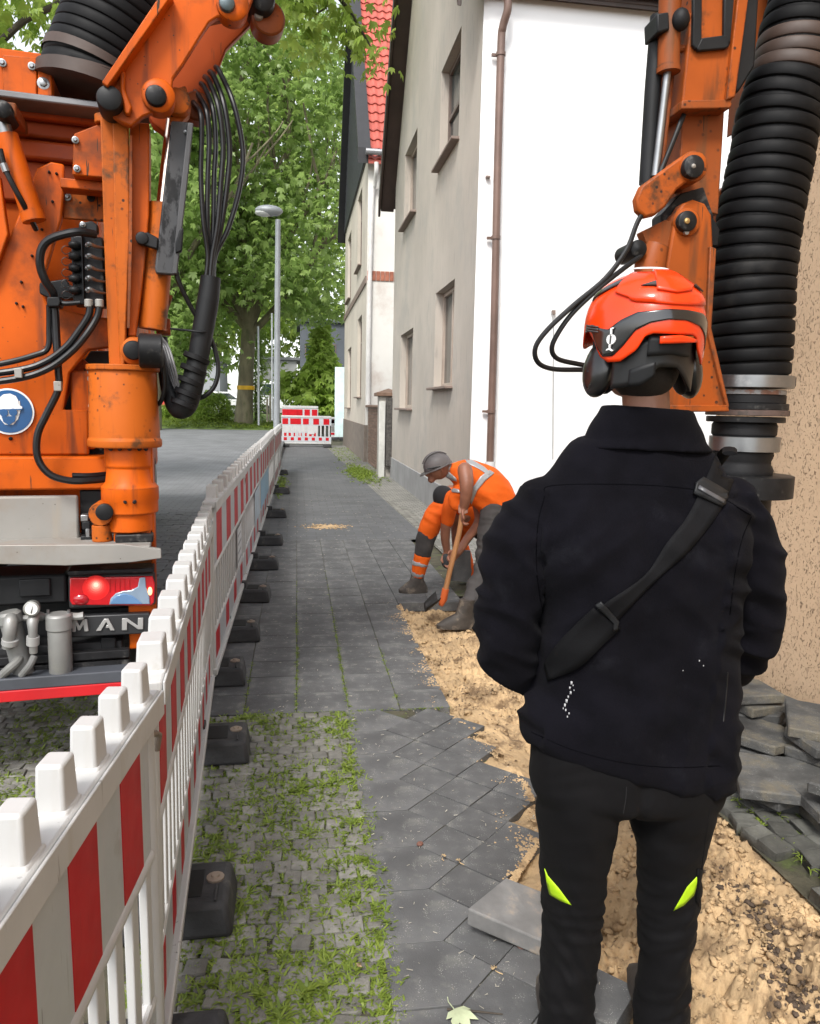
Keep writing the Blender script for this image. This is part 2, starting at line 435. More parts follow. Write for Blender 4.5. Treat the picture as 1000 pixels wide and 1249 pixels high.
# cobbled strip between road and pavement, weeds in its joints
cob_bed = sheet('cobbled_strip', [-6, -3, -.48, .25], [.2, 2, 3.86], lambda x, y: -.009, soil_mat)
n = 0
cob_me = []
for k in range(8): cob_me.append(stone(.064, .064, .05, .009)); cob_me[-1].materials.append(cobble_mat)
rest = MB()
def cobble(x, y, single):
    global n
    me_ = random.choice(cob_me); q_ = random.uniform(.9, 1.04); rz = random.uniform(-.2, .2) + random.choice([0, 1.57]); z_ = -.05 + random.uniform(-.004, .003)
    if single and n < 299:
        o = link_mesh('cobblestone', me_, None, cob_bed, (x, y, z_)); o.rotation_euler = (random.uniform(-.06, .06), random.uniform(-.06, .06), rz); o.scale = (q_, q_ * random.uniform(.9, 1.1), 1); n += 1
    else:
        M_ = Matrix.Translation((x, y, z_)) @ Matrix.Rotation(rz, 4, 'Z') @ Matrix.Diagonal((q_, q_, 1, 1)); rest.add([M_ @ v.co for v in me_.vertices], [tuple(p_.vertices) for p_ in me_.polygons])
for j in range(44):
    y = 3.815 - j * .0655
    for i in range(11):
        x = .222 - i * .0655 + (.02 if j % 2 else -.012)
        if x < -.46: continue
        cobble(x + random.uniform(-.005, .005), y + random.uniform(-.005, .005), x > -.36 and y > 1.72)
for j in range(30):
    y = 4.3 - j * .066
    for i in range(26):
        x = -.56 - i * .066 + (.03 if j % 2 else 0)
        if x < -.2 - y * .37: continue
        cobble(x, y, False)
o = rest.build('cobblestones', cobble_mat, cob_bed, smooth=50); o['kind'] = 'stuff'
# kerb strip between trench and wall
kb = sheet('kerb_strip', [1.72, 2.1, 2.56], [.3, 2, 4, 6.3], lambda x, y: -.035, soil_mat)
kerb_me = [stone(.097, .097, .06, .012) for _ in range(6)]
for me_ in kerb_me: me_.materials.append(mat('dark sett', (.085, .085, .075), .85, var=.3, vs=14, bump=.004, bs=90, rnd=.25, dirt=((.06, .065, .03), 9, .5, .7)) if 'dark sett' not in MATS else MATS['dark sett'])
for j in range(34):
    y = 1.25 + j * .098
    for i in range(4):
        x = 1.775 + i * .1
        if random.random() < .08: continue
        o = link_mesh('sett', random.choice(kerb_me), None, kb, (x + random.uniform(-.01, .01), y + random.uniform(-.01, .01), -.055 + random.uniform(-.008, .008)))
        o.rotation_euler = (random.uniform(-.08, .08), random.uniform(-.08, .08), random.uniform(-.3, .3))
# sand in the open trench -------------------------------------------------
def fbm(p, o=4): return noise.fractal(Vector(p), .9, 2.1, o)
nx, ny = 210, 620
xs = np.linspace(.5, 2.1, nx); ys = .45 + 5.9 * np.linspace(0, 1, ny) ** 1.35
def sand_h(x, y):
    f = fbm((x * 3, y * 3, 1)) * .03 + fbm((x * 10, y * 10, 5)) * .02 + abs(fbm((x * 24, y * 24, 9))) * .026 - .008
    w1 = noise.noise((x * 9, y * 9, 4)) * .05; w2 = noise.noise((x * 9, y * 9, 14)) * .05
    nr = max(0, min(1, (2.9 - y) / .6))
    f += nr * (.040 * abs(noise.noise(((x + w1) * 17, (y + w2) * 17, 2))) + .022 * abs(noise.noise(((x - w2) * 38, (y + w1) * 38, 6))) - .018)
    f += -.020 * max(0, 1 - abs(fbm((x * 5.2, y * 9, 3))) * 5)      # cracks between trodden clods
    mound = .17 * math.exp(-(((x - 1.42) / .28) ** 2 + ((y - 1.75) / .55) ** 2)) + .06 * math.exp(-(((x - 1.55) / .18) ** 2 + ((y - 2.6) / .4) ** 2))
    hole = -.12 * math.exp(-(((x - 1.04) / .12) ** 2 + ((y - 2.28) / .22) ** 2)) - .09 * math.exp(-(((x - 1.36 - .2 * (y - 1.7)) / .05) ** 2 + ((y - 1.75) / .28) ** 2)) - .06 * math.exp(-(((x - 1.2) / .06) ** 2 + ((y - 1.6) / .3) ** 2))
    side = .05 * max(0, 1 - (1.74 - x) / .12) if x < 1.74 else .0
    z = -.072 + f * 1.25 + mound + hole
    cx = (x + w1 * .5 + .04) / .2735 % 1; cy = (y + w2 * .5 + .02) / .2 % 1; cr = max(0, 1 - min(cx, 1 - cx) * .2735 / .016) + max(0, 1 - min(cy, 1 - cy) * .2 / .02)
    far = max(0, min(1, (y - 2.7) / .5)); z += far * (-.042 * min(1, cr) * (.4 + noise.noise((x * 6, y * 6, 3))) + .012 * noise.noise((int((x + w1 * .5 + .04) / .2735) * 3.7, int((y + w2 * .5 + .02) / .2) * 2.3, 1)))
    if 2.3 < y < 3.9:      # sand trodden up against the broken slab edge
        e_ = .86 + .05 * fbm((y * 5, 3, 0)); z = max(z, -.03 + .02 * fbm((x * 9, y * 9, 2)) - max(0, x - e_ - .12) * .35)
    if x > 1.7: z = min(z, -.05)
    if x < .86 and y > 3.6: z = min(z, -.06)
    if y > 6.1: z = -.085
    return z
V = np.array([(x, y, sand_h(x, y)) for y in ys for x in xs])
idx = np.arange(nx * ny).reshape(ny, nx)
Fq = np.stack([idx[:-1, :-1], idx[:-1, 1:], idx[1:, 1:], idx[1:, :-1]], -1).reshape(-1, 4)
me = fast_mesh('sand', V, Fq); me.shade_smooth()
keep = []
sand = link_mesh('sand', me, sand_mat); sand['kind'] = 'structure'
# loose clods and crumbs lying on it
def clods(name, n, size, m, area, kinds=None):
    Vt = []; Ft = []; bmx = bmesh.new(); bmesh.ops.create_icosphere(bmx, subdivisions=2, radius=1)
    base = np.array([v.co[:] for v in bmx.verts]); fc = np.array([[v.index for v in f.verts] for f in bmx.faces]); bmx.free()
    for i in range(n):
        x, y = area()
        if not inside((x, y), PIT): continue
        s = size() ; off = random.uniform(0, 99)
        d = np.array([1 + .75 * noise.noise(Vector(p) * 1.5 + Vector((off, 0, 0))) + .45 * noise.noise(Vector(p) * 3.3 + Vector((off, 0, 9))) for p in base])
        q = base * d[:, None] * np.array([s * random.uniform(.7, 1.4), s * random.uniform(.7, 1.4), s * .7])
        a = random.uniform(0, 6.3); ca, sa = math.cos(a), math.sin(a)
        q = np.stack([q[:, 0] * ca - q[:, 1] * sa + x, q[:, 0] * sa + q[:, 1] * ca + y, q[:, 2] + sand_h(x, y) + s * .25], 1)
        Ft.append(fc + sum(len(v) for v in Vt)); Vt.append(q)
    me = fast_mesh(name, np.concatenate(Vt), np.concatenate(Ft)); me.shade_smooth()
    o = link_mesh(name, me, m); o['kind'] = 'stuff'; return o
def near_mound():
    return (random.gauss(1.42, .2), random.gauss(1.85, .4))
clods('sand_clods', 1500, lambda: .0035 + .012 * random.random() ** 3, sand_mat, near_mound)
clods('sand_crumbs', 900, lambda: .004 + .014 * random.random() ** 2, sand_mat, lambda: (random.uniform(.85, 1.7), random.uniform(2.2, 6.0)))
clods('soil_clods', 420, lambda: random.uniform(.003, .010), mat('dark soil', (.075, .052, .036), .95, var=.3, vs=30, bump=.004, bs=120), lambda: ((lambda t: (1.36 + .2 * (t - 1.7) + random.gauss(0, .04), t))(random.gauss(1.75, .25))))
# grass bank beyond the road
def bank_z(x, y): return road_z(y) + .02 + max(0, min(1, (y - 37) / 3)) * .22 + .05 * fbm((x * .3, y * .3, 0))
sheet('grass_bank', list(np.arange(-34, .1, 1.0)), list(np.arange(37, 62, 1.0)), lambda x, y: bank_z(x, y) if y > 37.5 else road_z(y) - .05, lawn_mat)
sheet('lawn', [-40, -25, -12, -8.6], list(np.arange(6, 40, 2.0)), lambda x, y: road_z(y) + .03, lawn_mat)
# grass and weeds in the joints -------------------------------------------
def tufts(name, pts, m):
    """pts: (x, y, z, size, blades) -> curved leaf blades, one mesh"""
    V = []; F = []
    for (x, y, z, s, nb) in pts:
        for k in range(nb):
            a = random.uniform(0, 6.283); l = s * random.uniform(.55, 1.15); w = s * random.uniform(.045, .09); lean = random.uniform(.7, 1.5)
            dx, dy = math.cos(a), math.sin(a); sx, sy = -dy, dx; b0 = len(V)
            for t, ww in ((0, .5), (.4, 1.0), (.75, .75), (1, .04)):
                r = l * math.sin(lean) * t; hz = l * (math.cos(lean * (.4 + .8 * t))) * t * .8
                V.append((x + dx * r - sx * w * ww, y + dy * r - sy * w * ww, z + hz)); V.append((x + dx * r + sx * w * ww, y + dy * r + sy * w * ww, z + hz))
            for t in range(3): F.append((b0 + 2 * t, b0 + 2 * t + 1, b0 + 2 * t + 3, b0 + 2 * t + 2))
    me = fast_mesh(name, np.array(V), np.array(F)); me.shade_smooth(); o = link_mesh(name, me, m); o['kind'] = 'stuff'; return o
pts = []
for i in range(19000):
    x = random.uniform(-.46, .26); y = random.uniform(1.2, 3.84)
    f = fbm((x * 2.2, y * 1.8, 7)) + .35 * fbm((x * 9, y * 9, 3))
    dens = max(.05, min(1, .68 + f * 1.2 + (.22 if x < -.1 else 0) + (.2 if y < 2.3 else 0) - (.28 if y > 3.1 and x > -.1 else 0)))
    if random.random() > dens: continue
    jx, jy = random.random(), random.random()
    if random.random() < .6: x = round((x - .0) / .0655) * .0655 + .022 + random.gauss(0, .008)
    else: y = round(y / .0655) * .0655 + .016 + random.gauss(0, .008)
    s_ = random.uniform(.010, .026) if random.random() < .75 else random.uniform(.025, .048)
    pts.append((x, y, -.010, s_ * (1 + .5 * max(0, f)), random.randint(5, 10)))
for i in range(900): pts.append((.245 + random.gauss(0, .012), random.uniform(1.2, 3.84), -.010, random.uniform(.014, .042), random.randint(5, 10)))
for i in range(5200):
    x = -.55 - random.random() * 1.4; y = random.uniform(2.6, 4.25)
    if fbm((x * 3, y * 3, 2)) > -.35: pts.append((x, y, -.012, random.uniform(.018, .055), random.randint(6, 11)))
for xj, y0, y1, nn in ((0, 3.9, 5.6, 130), (.2735, 3.9, 5.6, 120), (-.2735, 3.9, 4.7, 40), (.547, 3.9, 4.9, 30), (0, 5.2, 7, 25), (.2735, 5.2, 7.5, 25)):
    for i in range(nn * 2): pts.append((xj + random.gauss(0, .004), random.uniform(y0, y1), -.004, random.uniform(.010, .026), random.randint(5, 8)))
for i in range(90): pts.append((random.uniform(-.3, .82), 3.85 + random.gauss(0, .006), -.005, random.uniform(.01, .024), random.randint(4, 8)))
for i in range(60):
    j = random.randint(0, 7); pts.append((random.uniform(.4, .9), 3.4 + random.gauss(0, .4), -.006, random.uniform(.006, .014), 5))
for i in range(260): pts.append((random.choice([1.825, 1.925, 2.02]) + random.gauss(0, .01), random.uniform(1.7, 3.6), -.01, random.uniform(.02, .05), random.randint(4, 9)))
tufts('weeds', pts, grass_mat)
pts = []
for i in range(700):      # grass patch by the garden wall and at the barrier's far end
    x = random.gauss(1.5, .17); y = random.gauss(18.2, 1.1)
    pts.append((x, y, 0, random.uniform(.06, .13), 6))
for i in range(160): pts.append((random.gauss(-.3, .05), random.gauss(15.5, .8), 0, random.uniform(.05, .11), 6))
for i in range(300): pts.append((random.uniform(1.2, 1.9), random.uniform(22, 29), 0, random.uniform(.04, .09), 5))
tufts('grass_patches', pts, grass_mat)
pts = []
for i in range(2600): 
    x = random.uniform(-14, -.5); y = random.uniform(37.5, 42); pts.append((x, y, bank_z(x, y), random.uniform(.12, .3), 5))
tufts('lawn_grass', pts, grass_mat)
# ================================================================== HOUSES
def clip(poly, a, b_, c):
    """keep the part of a 2D polygon with a*u + b*v <= c"""
    out = []; n = len(poly)
    for i in range(n):
        p, q = poly[i], poly[(i + 1) % n]; dp = a * p[0] + b_ * p[1] - c; dq = a * q[0] + b_ * q[1] - c
        if dp <= 0: out.append(p)
        if (dp < 0 < dq) or (dq < 0 < dp):
            t = dp / (dp - dq); out.append((p[0] + (q[0] - p[0]) * t, p[1] + (q[1] - p[1]) * t))
    return out
def facade(b, o, U, N_, us, vs, holes, depth, clips=()):
    """wall surface with openings: o origin, U along, z up, N_ outward; holes (u0,u1,v0,v1) get reveals of the given depth"""
    o = Vector(o); U = Vector(U); N_ = Vector(N_); Z = Vector((0, 0, 1))
    u_ = sorted(set(list(us) + [h for q in holes for h in q[:2]])); v_ = sorted(set(list(vs) + [h for q in holes for h in q[2:]]))
    for i in range(len(u_) - 1):
        for j in range(len(v_) - 1):
            cu, cv = (u_[i] + u_[i + 1]) / 2, (v_[j] + v_[j + 1]) / 2
            if any(h[0] < cu < h[1] and h[2] < cv < h[3] for h in holes): continue
            poly = [(u_[i], v_[j]), (u_[i + 1], v_[j]), (u_[i + 1], v_[j + 1]), (u_[i], v_[j + 1])]
            for c in clips:
                poly = clip(poly, *c)
                if len(poly) < 3: break
            if len(poly) < 3: continue
            vs3 = [o + U * p[0] + Z * p[1] for p in poly]
            if U.cross(Z).dot(N_) < 0: vs3 = vs3[::-1]
            b.add(vs3, [tuple(range(len(vs3)))])
    for h in holes:
        c = [o + U * h[0] + Z * h[2], o + U * h[1] + Z * h[2], o + U * h[1] + Z * h[3], o + U * h[0] + Z * h[3]]
        for k in range(4):
            p, q = c[k], c[(k + 1) % 4]
            b.add([p, q, q - N_ * depth, p - N_ * depth], [(0, 1, 2, 3)])
def window(parent, o, U, N_, h, depth, mframe, mglass, msill, split=None, rail=None, blind=None):
    o = Vector(o); U = Vector(U); N_ = Vector(N_); Z = Vector((0, 0, 1)); e = .003
    R = Matrix((U, -N_, Z)).transposed()
    u0, u1, v0, v1 = h[0] + e, h[1] - e, h[2] + e, h[3] - e
    P_ = lambda u, v, d: o + U * u + Z * v - N_ * d
    t = .06; b = MB(); dd = depth - .05
    for (a0, a1, c0, c1) in ((u0, u0 + t, v0, v1), (u1 - t, u1, v0, v1), (u0 + t, u1 - t, v0, v0 + t), (u0 + t, u1 - t, v1 - t, v1)):
        b.box(P_((a0 + a1) / 2, (c0 + c1) / 2, dd), (a1 - a0, .06, c1 - c0), R)
    if split:
        um = u0 + (u1 - u0) * split; b.box(P_(um, (v0 + v1) / 2, dd), (.07, .055, v1 - v0 - 2 * t), R)
    if rail:
        vm = v0 + (v1 - v0) * rail; b.box(P_((u0 + u1) / 2, vm, dd - .003), (u1 - u0 - 2 * t, .05, .06), R)
    w = b.build('window', mframe, parent, bevel=.006)
    b = MB(); b.box(P_((u0 + u1) / 2, (v0 + v1) / 2, dd + .012), (u1 - u0 - t, .012, v1 - v0 - t), R); b.build('pane', mglass, w)
    if blind:
        b = MB(); n = 12; bv = v1 - (v1 - v0) * blind
        for k in range(n):
            z = bv + (v1 - t - bv) * (k + .5) / n
            b.box(P_((u0 + u1) / 2, z, dd - .045), (u1 - u0 - 2 * t, .012, (v1 - t - bv) / n * .86), R)
        b.build('roller_shutter', mframe, w)
    b = MB(); b.box(P_((u0 + u1) / 2, h[2] - .022, -.045 + depth / 2 - .01), (u1 - u0 + .12, depth + .11, .04), R); b.build('sill', msill, w, bevel=.008)
    return w
stucco_g = mat('grey render', (.43, .385, .335), .92, var=.08, vs=.7, bump=.004, bs=110, dirt=((.36, .335, .30), .8, .46, .7), wear=((.30, .28, .25), .55, .78))
stucco_w = mat('white render', (.82, .82, .82), .9, var=.02, vs=.6, bump=.002, bs=150, wear=((.7, .69, .67), .64, .95))
plinth_m = mat('plinth', (.25, .25, .25), .9, var=.12, vs=2, bump=.003, bs=100)
brown_m = mat('brown fascia', (.045, .028, .022), .55, var=.2, vs=3)
pipe_m = mat('brown pipe', (.15, .095, .075), .45, var=.2, vs=2, metal=.2)
frame_m = mat('window frame', (.36, .29, .24), .5, var=.1)
framed_m = mat('dark frame', (.12, .085, .07), .5, var=.1)
glass_m = mat('window glass', (.03, .045, .045), .06, var=.3, vs=1, spec=.8)
sill_m = mat('sill stone', (.2, .15, .125), .7, var=.1)
rooftile_d = mat('dark roof', (.055, .04, .035), .7, var=.2, vs=5, bump=.006, bs=20)

HX, HY0, HY1, EV, RG = 2.13, 9.3, 17.3, 6.32, 11.9
hs1 = empty('grey_gable_house', (HX + 3, 13.2, 0), 'grey rendered gable house with a white side wall and brown downpipe', 'house')
holes = []
def wrect(l, r, t, bt):   # window rectangle from its pixels on the facade plane
    a = AX(l[0], l[1], HX); c = AX(r[0], r[1], HX)
    return a.y, c.y
def yx(px, py): return AX(px, py, HX).y
def zx(px, py): return AX(px, py, HX).z
wins = [
 (yx(561, 100), yx(537, 140), zx(560, 166), zx(561, 36)),     # upper near
 (yx(508, 210), yx(493.5, 230), zx(500, 268), zx(508, 158)),  # upper far
 (yx(553, 400), yx(530, 420), zx(553, 470), zx(553, 341)),    # lower near
 (yx(503, 450), yx(488, 450), zx(503, 498), zx(503, 400)),    # lower far
]
kc = (RG - EV) / ((HY1 - HY0) / 2); ym = (HY0 + HY1) / 2
clips = [(kc, 1, RG + kc * ym), (-kc, 1, RG - kc * ym)]
clips = [(kc, 1, EV + kc * HY1), (-kc, 1, EV - kc * HY0)]
b = MB(); facade(b, (HX, 0, 0), (0, 1, 0), (-1, 0, 0), [HY0, HY1], [.45, RG], wins, .2, clips)
b.build('front_wall', stucco_g, hs1, smooth=0)
b = MB(); b.bb(HX - .02, HX + .25, HY0 - .0, HY1 + .02, -.1, .45); b.build('plinth', plinth_m, hs1, bevel=.01)
b = MB(); facade(b, (0, HY0, 0), (1, 0, 0), (0, -1, 0), [HX + .002, 9.5], [-.1, EV], [], .1); b.build('side_wall', stucco_w, hs1, smooth=0)
b = MB(); b.bb(HX + .3, 9.4, HY0 + .3, HY1 - .02, 0, EV - .1); b.build('rear_wall', stucco_w, hs1, smooth=0)
for k, h in enumerate(wins):
    window(hs1, (HX, 0, 0), (0, 1, 0), (-1, 0, 0), h, .2, frame_m if k != 0 else framed_m, glass_m, sill_m, split=.5 if k > 1 else None, rail=.5 if k == 0 else None, blind=None)
# roof: two slopes with an overhang, brown verge boards, gutter on the white side
ov = .32; b = MB(); th = .16
for sg in (-1, 1):
    oh = .12 if sg < 0 else .35; y_e = HY0 - oh if sg < 0 else HY1 + .35; z_e = EV - oh * kc + .12; zr = RG + .14
    p = [(HX - ov, y_e, z_e), (9.6, y_e, z_e), (9.6, ym, zr), (HX - ov, ym, zr)]
    b.add(p + [(x, y, z + th) for x, y, z in p], [(0, 1, 2, 3), (7, 6, 5, 4), (0, 3, 7, 4), (1, 5, 6, 2), (0, 4, 5, 1), (2, 6, 7, 3)])
rf = b.build('roof', rooftile_d, hs1, smooth=0)
b = MB()
for sg in (-1, 1):
    oh = .15 if sg < 0 else .38; y_e = HY0 - oh if sg < 0 else HY1 + .38; z_e = EV - oh * kc - .02; zr = RG + .02
    p0 = Vector((HX - ov - .02, y_e, z_e)); p1 = Vector((HX - ov - .02, ym, zr))
    b.prism([p0, p1, p1 + Vector((0, 0, .36)), p0 + Vector((0, 0, .36))], (.05, 0, 0))
    b.prism([p0 + Vector((.06, 0, .12)), p1 + Vector((.06, 0, .12)), p1 + Vector((.06, 0, .2)), p0 + Vector((.06, 0, .2))], (ov - .03, 0, 0))
b.build('verge_board', brown_m, rf, bevel=.01)
gz = AY(700, -9, HY0 - .2).z
b = MB(); b.bb(HX - .1, 9.5, HY0 - .13, HY0 - .002, gz - .02, gz + .05); b.build('eave_board', brown_m, hs1, bevel=.01)
b = MB(); pr = []
for k in range(9):
    a = math.pi * (1 + k / 8); pr.append((math.cos(a) * .075, math.sin(a) * .075))
for k in range(8): b.add([(HX - .25, HY0 - .2 + pr[k][0], gz + .1 + pr[k][1]), (9.5, HY0 - .2 + pr[k][0], gz + .1 + pr[k][1]), (9.5, HY0 - .2 + pr[k + 1][0], gz + .1 + pr[k + 1][1]), (HX - .25, HY0 - .2 + pr[k + 1][0], gz + .1 + pr[k + 1][1])], [(0, 1, 2, 3)])
gt = b.build('gutter', mat('zinc', (.3, .3, .32), .4, metal=.6, var=.2), hs1)
pY = HY0 - .09
pp = [AY(619, -8, HY0 - .2), AY(619, 12, HY0 - .19), AY(613, 34, HY0 - .12), AY(611, 60, pY), AY(607, 200, pY), AY(602.5, 400, pY), AY(598, 545, pY), AY(597.5, 570, pY)]
b = MB(); b.tube(spline(pp, 5), .046, 14); dp = b.build('downpipe', pipe_m, hs1)
b = MB()
for py in (66, 290, 502):
    q = AY(611 - (py - 60) * .0275, py, pY); b = MB(); b.cyl(q - Vector((0, 0, .02)), q + Vector((0, 0, .02)), .056, 14); b.box(q + Vector((-.05, .04, 0)), (.1, .03, .03)); b.build('pipe_bracket', pipe_m, dp)
pass
q = AY(597.5, 565, pY); b = MB(); b.cyl((q.x, q.y, 0), (q.x, q.y, q.z + .02), .06, 14); b.build('standpipe', mat('grey cast iron', (.6, .6, .6), .5), dp)
b = MB(); b.tube([AY(672, 380, HY0 - .02), AY(674, 385, HY0 - .03), AY(675, 400, HY0 - .015), AY(674, 560, HY0 - .012)], .008, 6); b.build('cable', mat('grey cable', (.35, .35, .35), .6), hs1)
b = MB(); b.box(AY(595, 216, HY0 - .03), (.05, .05, .02)); b.box(AY(675, 381, HY0 - .02), (.04, .04, .05)); b.build('wall_bracket', sill_m, hs1)

# second house down the street: cream front, slate gable, red tiled roof
HX2 = 1.93; Y2a = AX(446, 440, HX2).y; Y2b = AX(420, 440, HX2).y; E2 = AX(446, 196, HX2).z
ym2 = (Y2a + Y2b) / 2; RG2 = E2 + 6.6
cream = mat('cream render', (.50, .45, .38), .92, var=.07, vs=.7, bump=.003, bs=100, dirt=((.38, .34, .29), .8, .5, .8))
whit2 = mat('weathered white render', (.70, .68, .64), .92, var=.05, vs=.8, bump=.003, bs=90, dirt=((.55, .48, .43), 1.1, .52, .8))
slate = mat('slate', (.045, .047, .055), .5, var=.25, vs=5, rnd=.1)
hs2 = empty('red_roofed_house', (HX2 + 3, ym2, 0), 'cream house with a red tiled roof and dark slate gable beyond the grey house', 'house')
def y2(px, py): return AX(px, py, HX2).y
def z2(px, py): return AX(px, py, HX2).z
w2 = [(y2(441, 420), y2(436, 420), z2(438, 484), z2(438, 388)), (y2(428, 450), y2(424, 450), z2(426, 497), z2(426, 425)),
      (y2(441, 300), y2(436, 300), z2(438, 328), z2(438, 240)), (y2(428, 330), y2(424, 330), z2(426, 366), z2(426, 288))]
w2 = [(min(a, c), max(a, c), min(d, e), max(d, e)) for a, c, d, e in w2]
band = z2(446, 338)
b = MB(); facade(b, (HX2, 0, 0), (0, 1, 0), (-1, 0, 0), [Y2a, Y2b], [1.05, E2 - .1], w2, .18); b.build('front_wall', cream, hs2, smooth=0)
b = MB(); b.bb(HX2 - .03, HX2 + .3, Y2a - .03, Y2b, -.1, 1.05); b.build('plinth', mat('brown plinth', (.17, .14, .115), .9, var=.15), hs2, bevel=.01)
b = MB(); b.bb(HX2 - .04, HX2 - .002, Y2a, Y2b, band - .22, band - .02); b.build('string_course', sill_m, hs2)
b = MB(); facade(b, (0, Y2a, 0), (1, 0, 0), (0, -1, 0), [HX2 + .002, 9], [-.1, E2], [], .1); b.build('side_wall', whit2, hs2, smooth=0)
b = MB(); b.bb(HX2 + .4, 9, Y2a + .3, Y2b - .02, 0, E2 - .2); b.build('rear_wall', cream, hs2)
for h in w2: window(hs2, (HX2, 0, 0), (0, 1, 0), (-1, 0, 0), h, .18, framed_m, glass_m, sill_m, rail=.7)
brick_m = mat('red brick', (.36, .13, .08), .85, var=.2, vs=6, rnd=.18, bump=.002, bs=80)
q0 = AY(448, 336, Y2a - .02)
bk = MB(); bk.bb(-.055, .055, -.025, .025, -.13, .13); pb = bk.build('brick', brick_m, bevel=.006)
for k in range(16):
    c = pb.copy(); COL.objects.link(c); c.parent = hs2; c.location = Vector((HX2 + .07 + k * .125, Y2a - .004, q0.z)) - origin(hs2)
bpy.data.objects.remove(pb)
k2 = (RG2 - E2) / (ym2 - Y2a)
b = MB(); b.prism([(HX2 - .05, Y2a, E2 - .1), (HX2 - .05, Y2b, E2 - .1), (HX2 - .05, ym2, RG2 - .1)], (.3, 0, 0)); gb = b.build('gable', slate, hs2, smooth=0)
# slates of the gable, one mesh
b = MB(); row = 0; z = E2 - .08
while z < RG2 - .4:
    ya = Y2a + (z - E2 + .1) / k2; yb_ = Y2b - (z - E2 + .1) / k2; y = ya + (.0 if row % 2 else -.16)
    while y < yb_:
        a, c = max(y + .004, ya), min(y + .316, yb_)
        if c - a > .05: b.add([(HX2 - .068, a, z), (HX2 - .068, c, z), (HX2 - .053, c, z + .34), (HX2 - .053, a, z + .34)], [(0, 3, 2, 1)])
        y += .32
    row += 1; z += .26
o = b.build('slates', slate, gb, smooth=0); o['kind'] = 'stuff'
b = MB()
for sg in (0, 1):
    y_e = Y2a - .25 if sg == 0 else Y2b + .25; z_e = E2 - .25 * k2 - .05
    p0 = Vector((HX2 - .3, y_e, z_e)); p1 = Vector((HX2 - .3, ym2, RG2))
    b.prism([p0, p1, p1 + Vector((0, 0, .4)), p0 + Vector((0, 0, .4))], (.34, 0, 0))
b.build('verge_board', mat('black slate verge', (.02, .02, .022), .5), hs2)
red_t = mat('red tile', (.42, .085, .06), .55, var=.18, vs=5, rnd=.15, dirt=((.3, .07, .05), 4, .5, .75), coat=.1)
b = MB(); p = [(HX2 - .02, Y2a - .3, E2 - .3 * k2), (9.2, Y2a - .3, E2 - .3 * k2), (9.2, ym2, RG2), (HX2 - .02, ym2, RG2)]
b.add(p + [(x, y, z + .1) for x, y, z in p], [(0, 1, 2, 3), (7, 6, 5, 4), (0, 3, 7, 4), (1, 5, 6, 2), (0, 4, 5, 1), (2, 6, 7, 3)])
p = [(HX2 - .02, Y2b + .3, E2 - .3 * k2), (9.2, Y2b + .3, E2 - .3 * k2), (9.2, ym2, RG2), (HX2 - .02, ym2, RG2)]
b.add(p + [(x, y, z + .1) for x, y, z in p], [(0, 1, 2, 3), (7, 6, 5, 4), (0, 3, 7, 4), (1, 5, 6, 2), (0, 4, 5, 1), (2, 6, 7, 3)])
rf2 = b.build('roof', red_t, hs2, smooth=0)
sl = math.hypot(ym2 - Y2a + .3, RG2 - (E2 - .3 * k2)); tw, tl_ = .235, .40
def tile_geo():
    b_ = MB(); n = 7; V = []; F = []
    for (yy_, lift) in ((0, .055), (tl_ + .04, .012)):
        for k in range(n):
            t = k / (n - 1); V.append(((t - .5) * tw * 1.02, yy_, lift + .028 * math.sin(t * 2 * math.pi) ))
    for k in range(n - 1): F.append((k, k + 1, n + k + 1, n + k))
    m0 = len(V)
    for k in range(n): V.append((V[k][0], 0, V[k][2] - .03))
    for k in range(n - 1): F.append((m0 + k, m0 + k + 1, k + 1, k))
    b_.add(V, F); return b_
tg = tile_geo(); ot = tg.build('roof_tile', red_t); ang = math.atan2(RG2 - (E2 - .3 * k2), ym2 - Y2a + .3)
Rt = Matrix.Rotation(ang, 4, 'X'); rest = MB(); cnt = 0
for r in range(int(sl / tl_)):
    for c in range(30):
        pos = Vector((HX2 + .1 + c * tw, Y2a - .3, E2 - .3 * k2 + .1)) + Rt.to_3x3() @ Vector((0, r * tl_, 0))
        if c < 13 and cnt < 298:
            q = ot.copy(); COL.objects.link(q); q.parent = rf2; q.matrix_local = Matrix.Translation(pos - origin(rf2)) @ Rt; cnt += 1
        else: rest.add([pos + Rt.to_3x3() @ Vector(v) for v in tg.v], tg.f)
bpy.data.objects.remove(ot)
o = rest.build('roof_tiles', red_t, rf2); o['kind'] = 'stuff'
gz2 = E2 - .12
b = MB(); b.tube([(HX2 - .1, Y2a - .38, gz2), (9, Y2a - .38, gz2)], .08, 10); b.build('gutter', mat('grey zinc', (.3, .3, .31), .4, metal=.4), hs2)
b = MB(); b.tube(spline([AY(459, 198, Y2a - .36), AY(459, 210, Y2a - .34), AY(457, 226, Y2a - .12), AY(453.5, 250, Y2a - .08), AY(450, 400, Y2a - .08), AY(449, 495, Y2a - .08)], 5), .06, 10); b.build('downpipe', mat('white pipe', (.62, .6, .58), .5, var=.1), hs2)

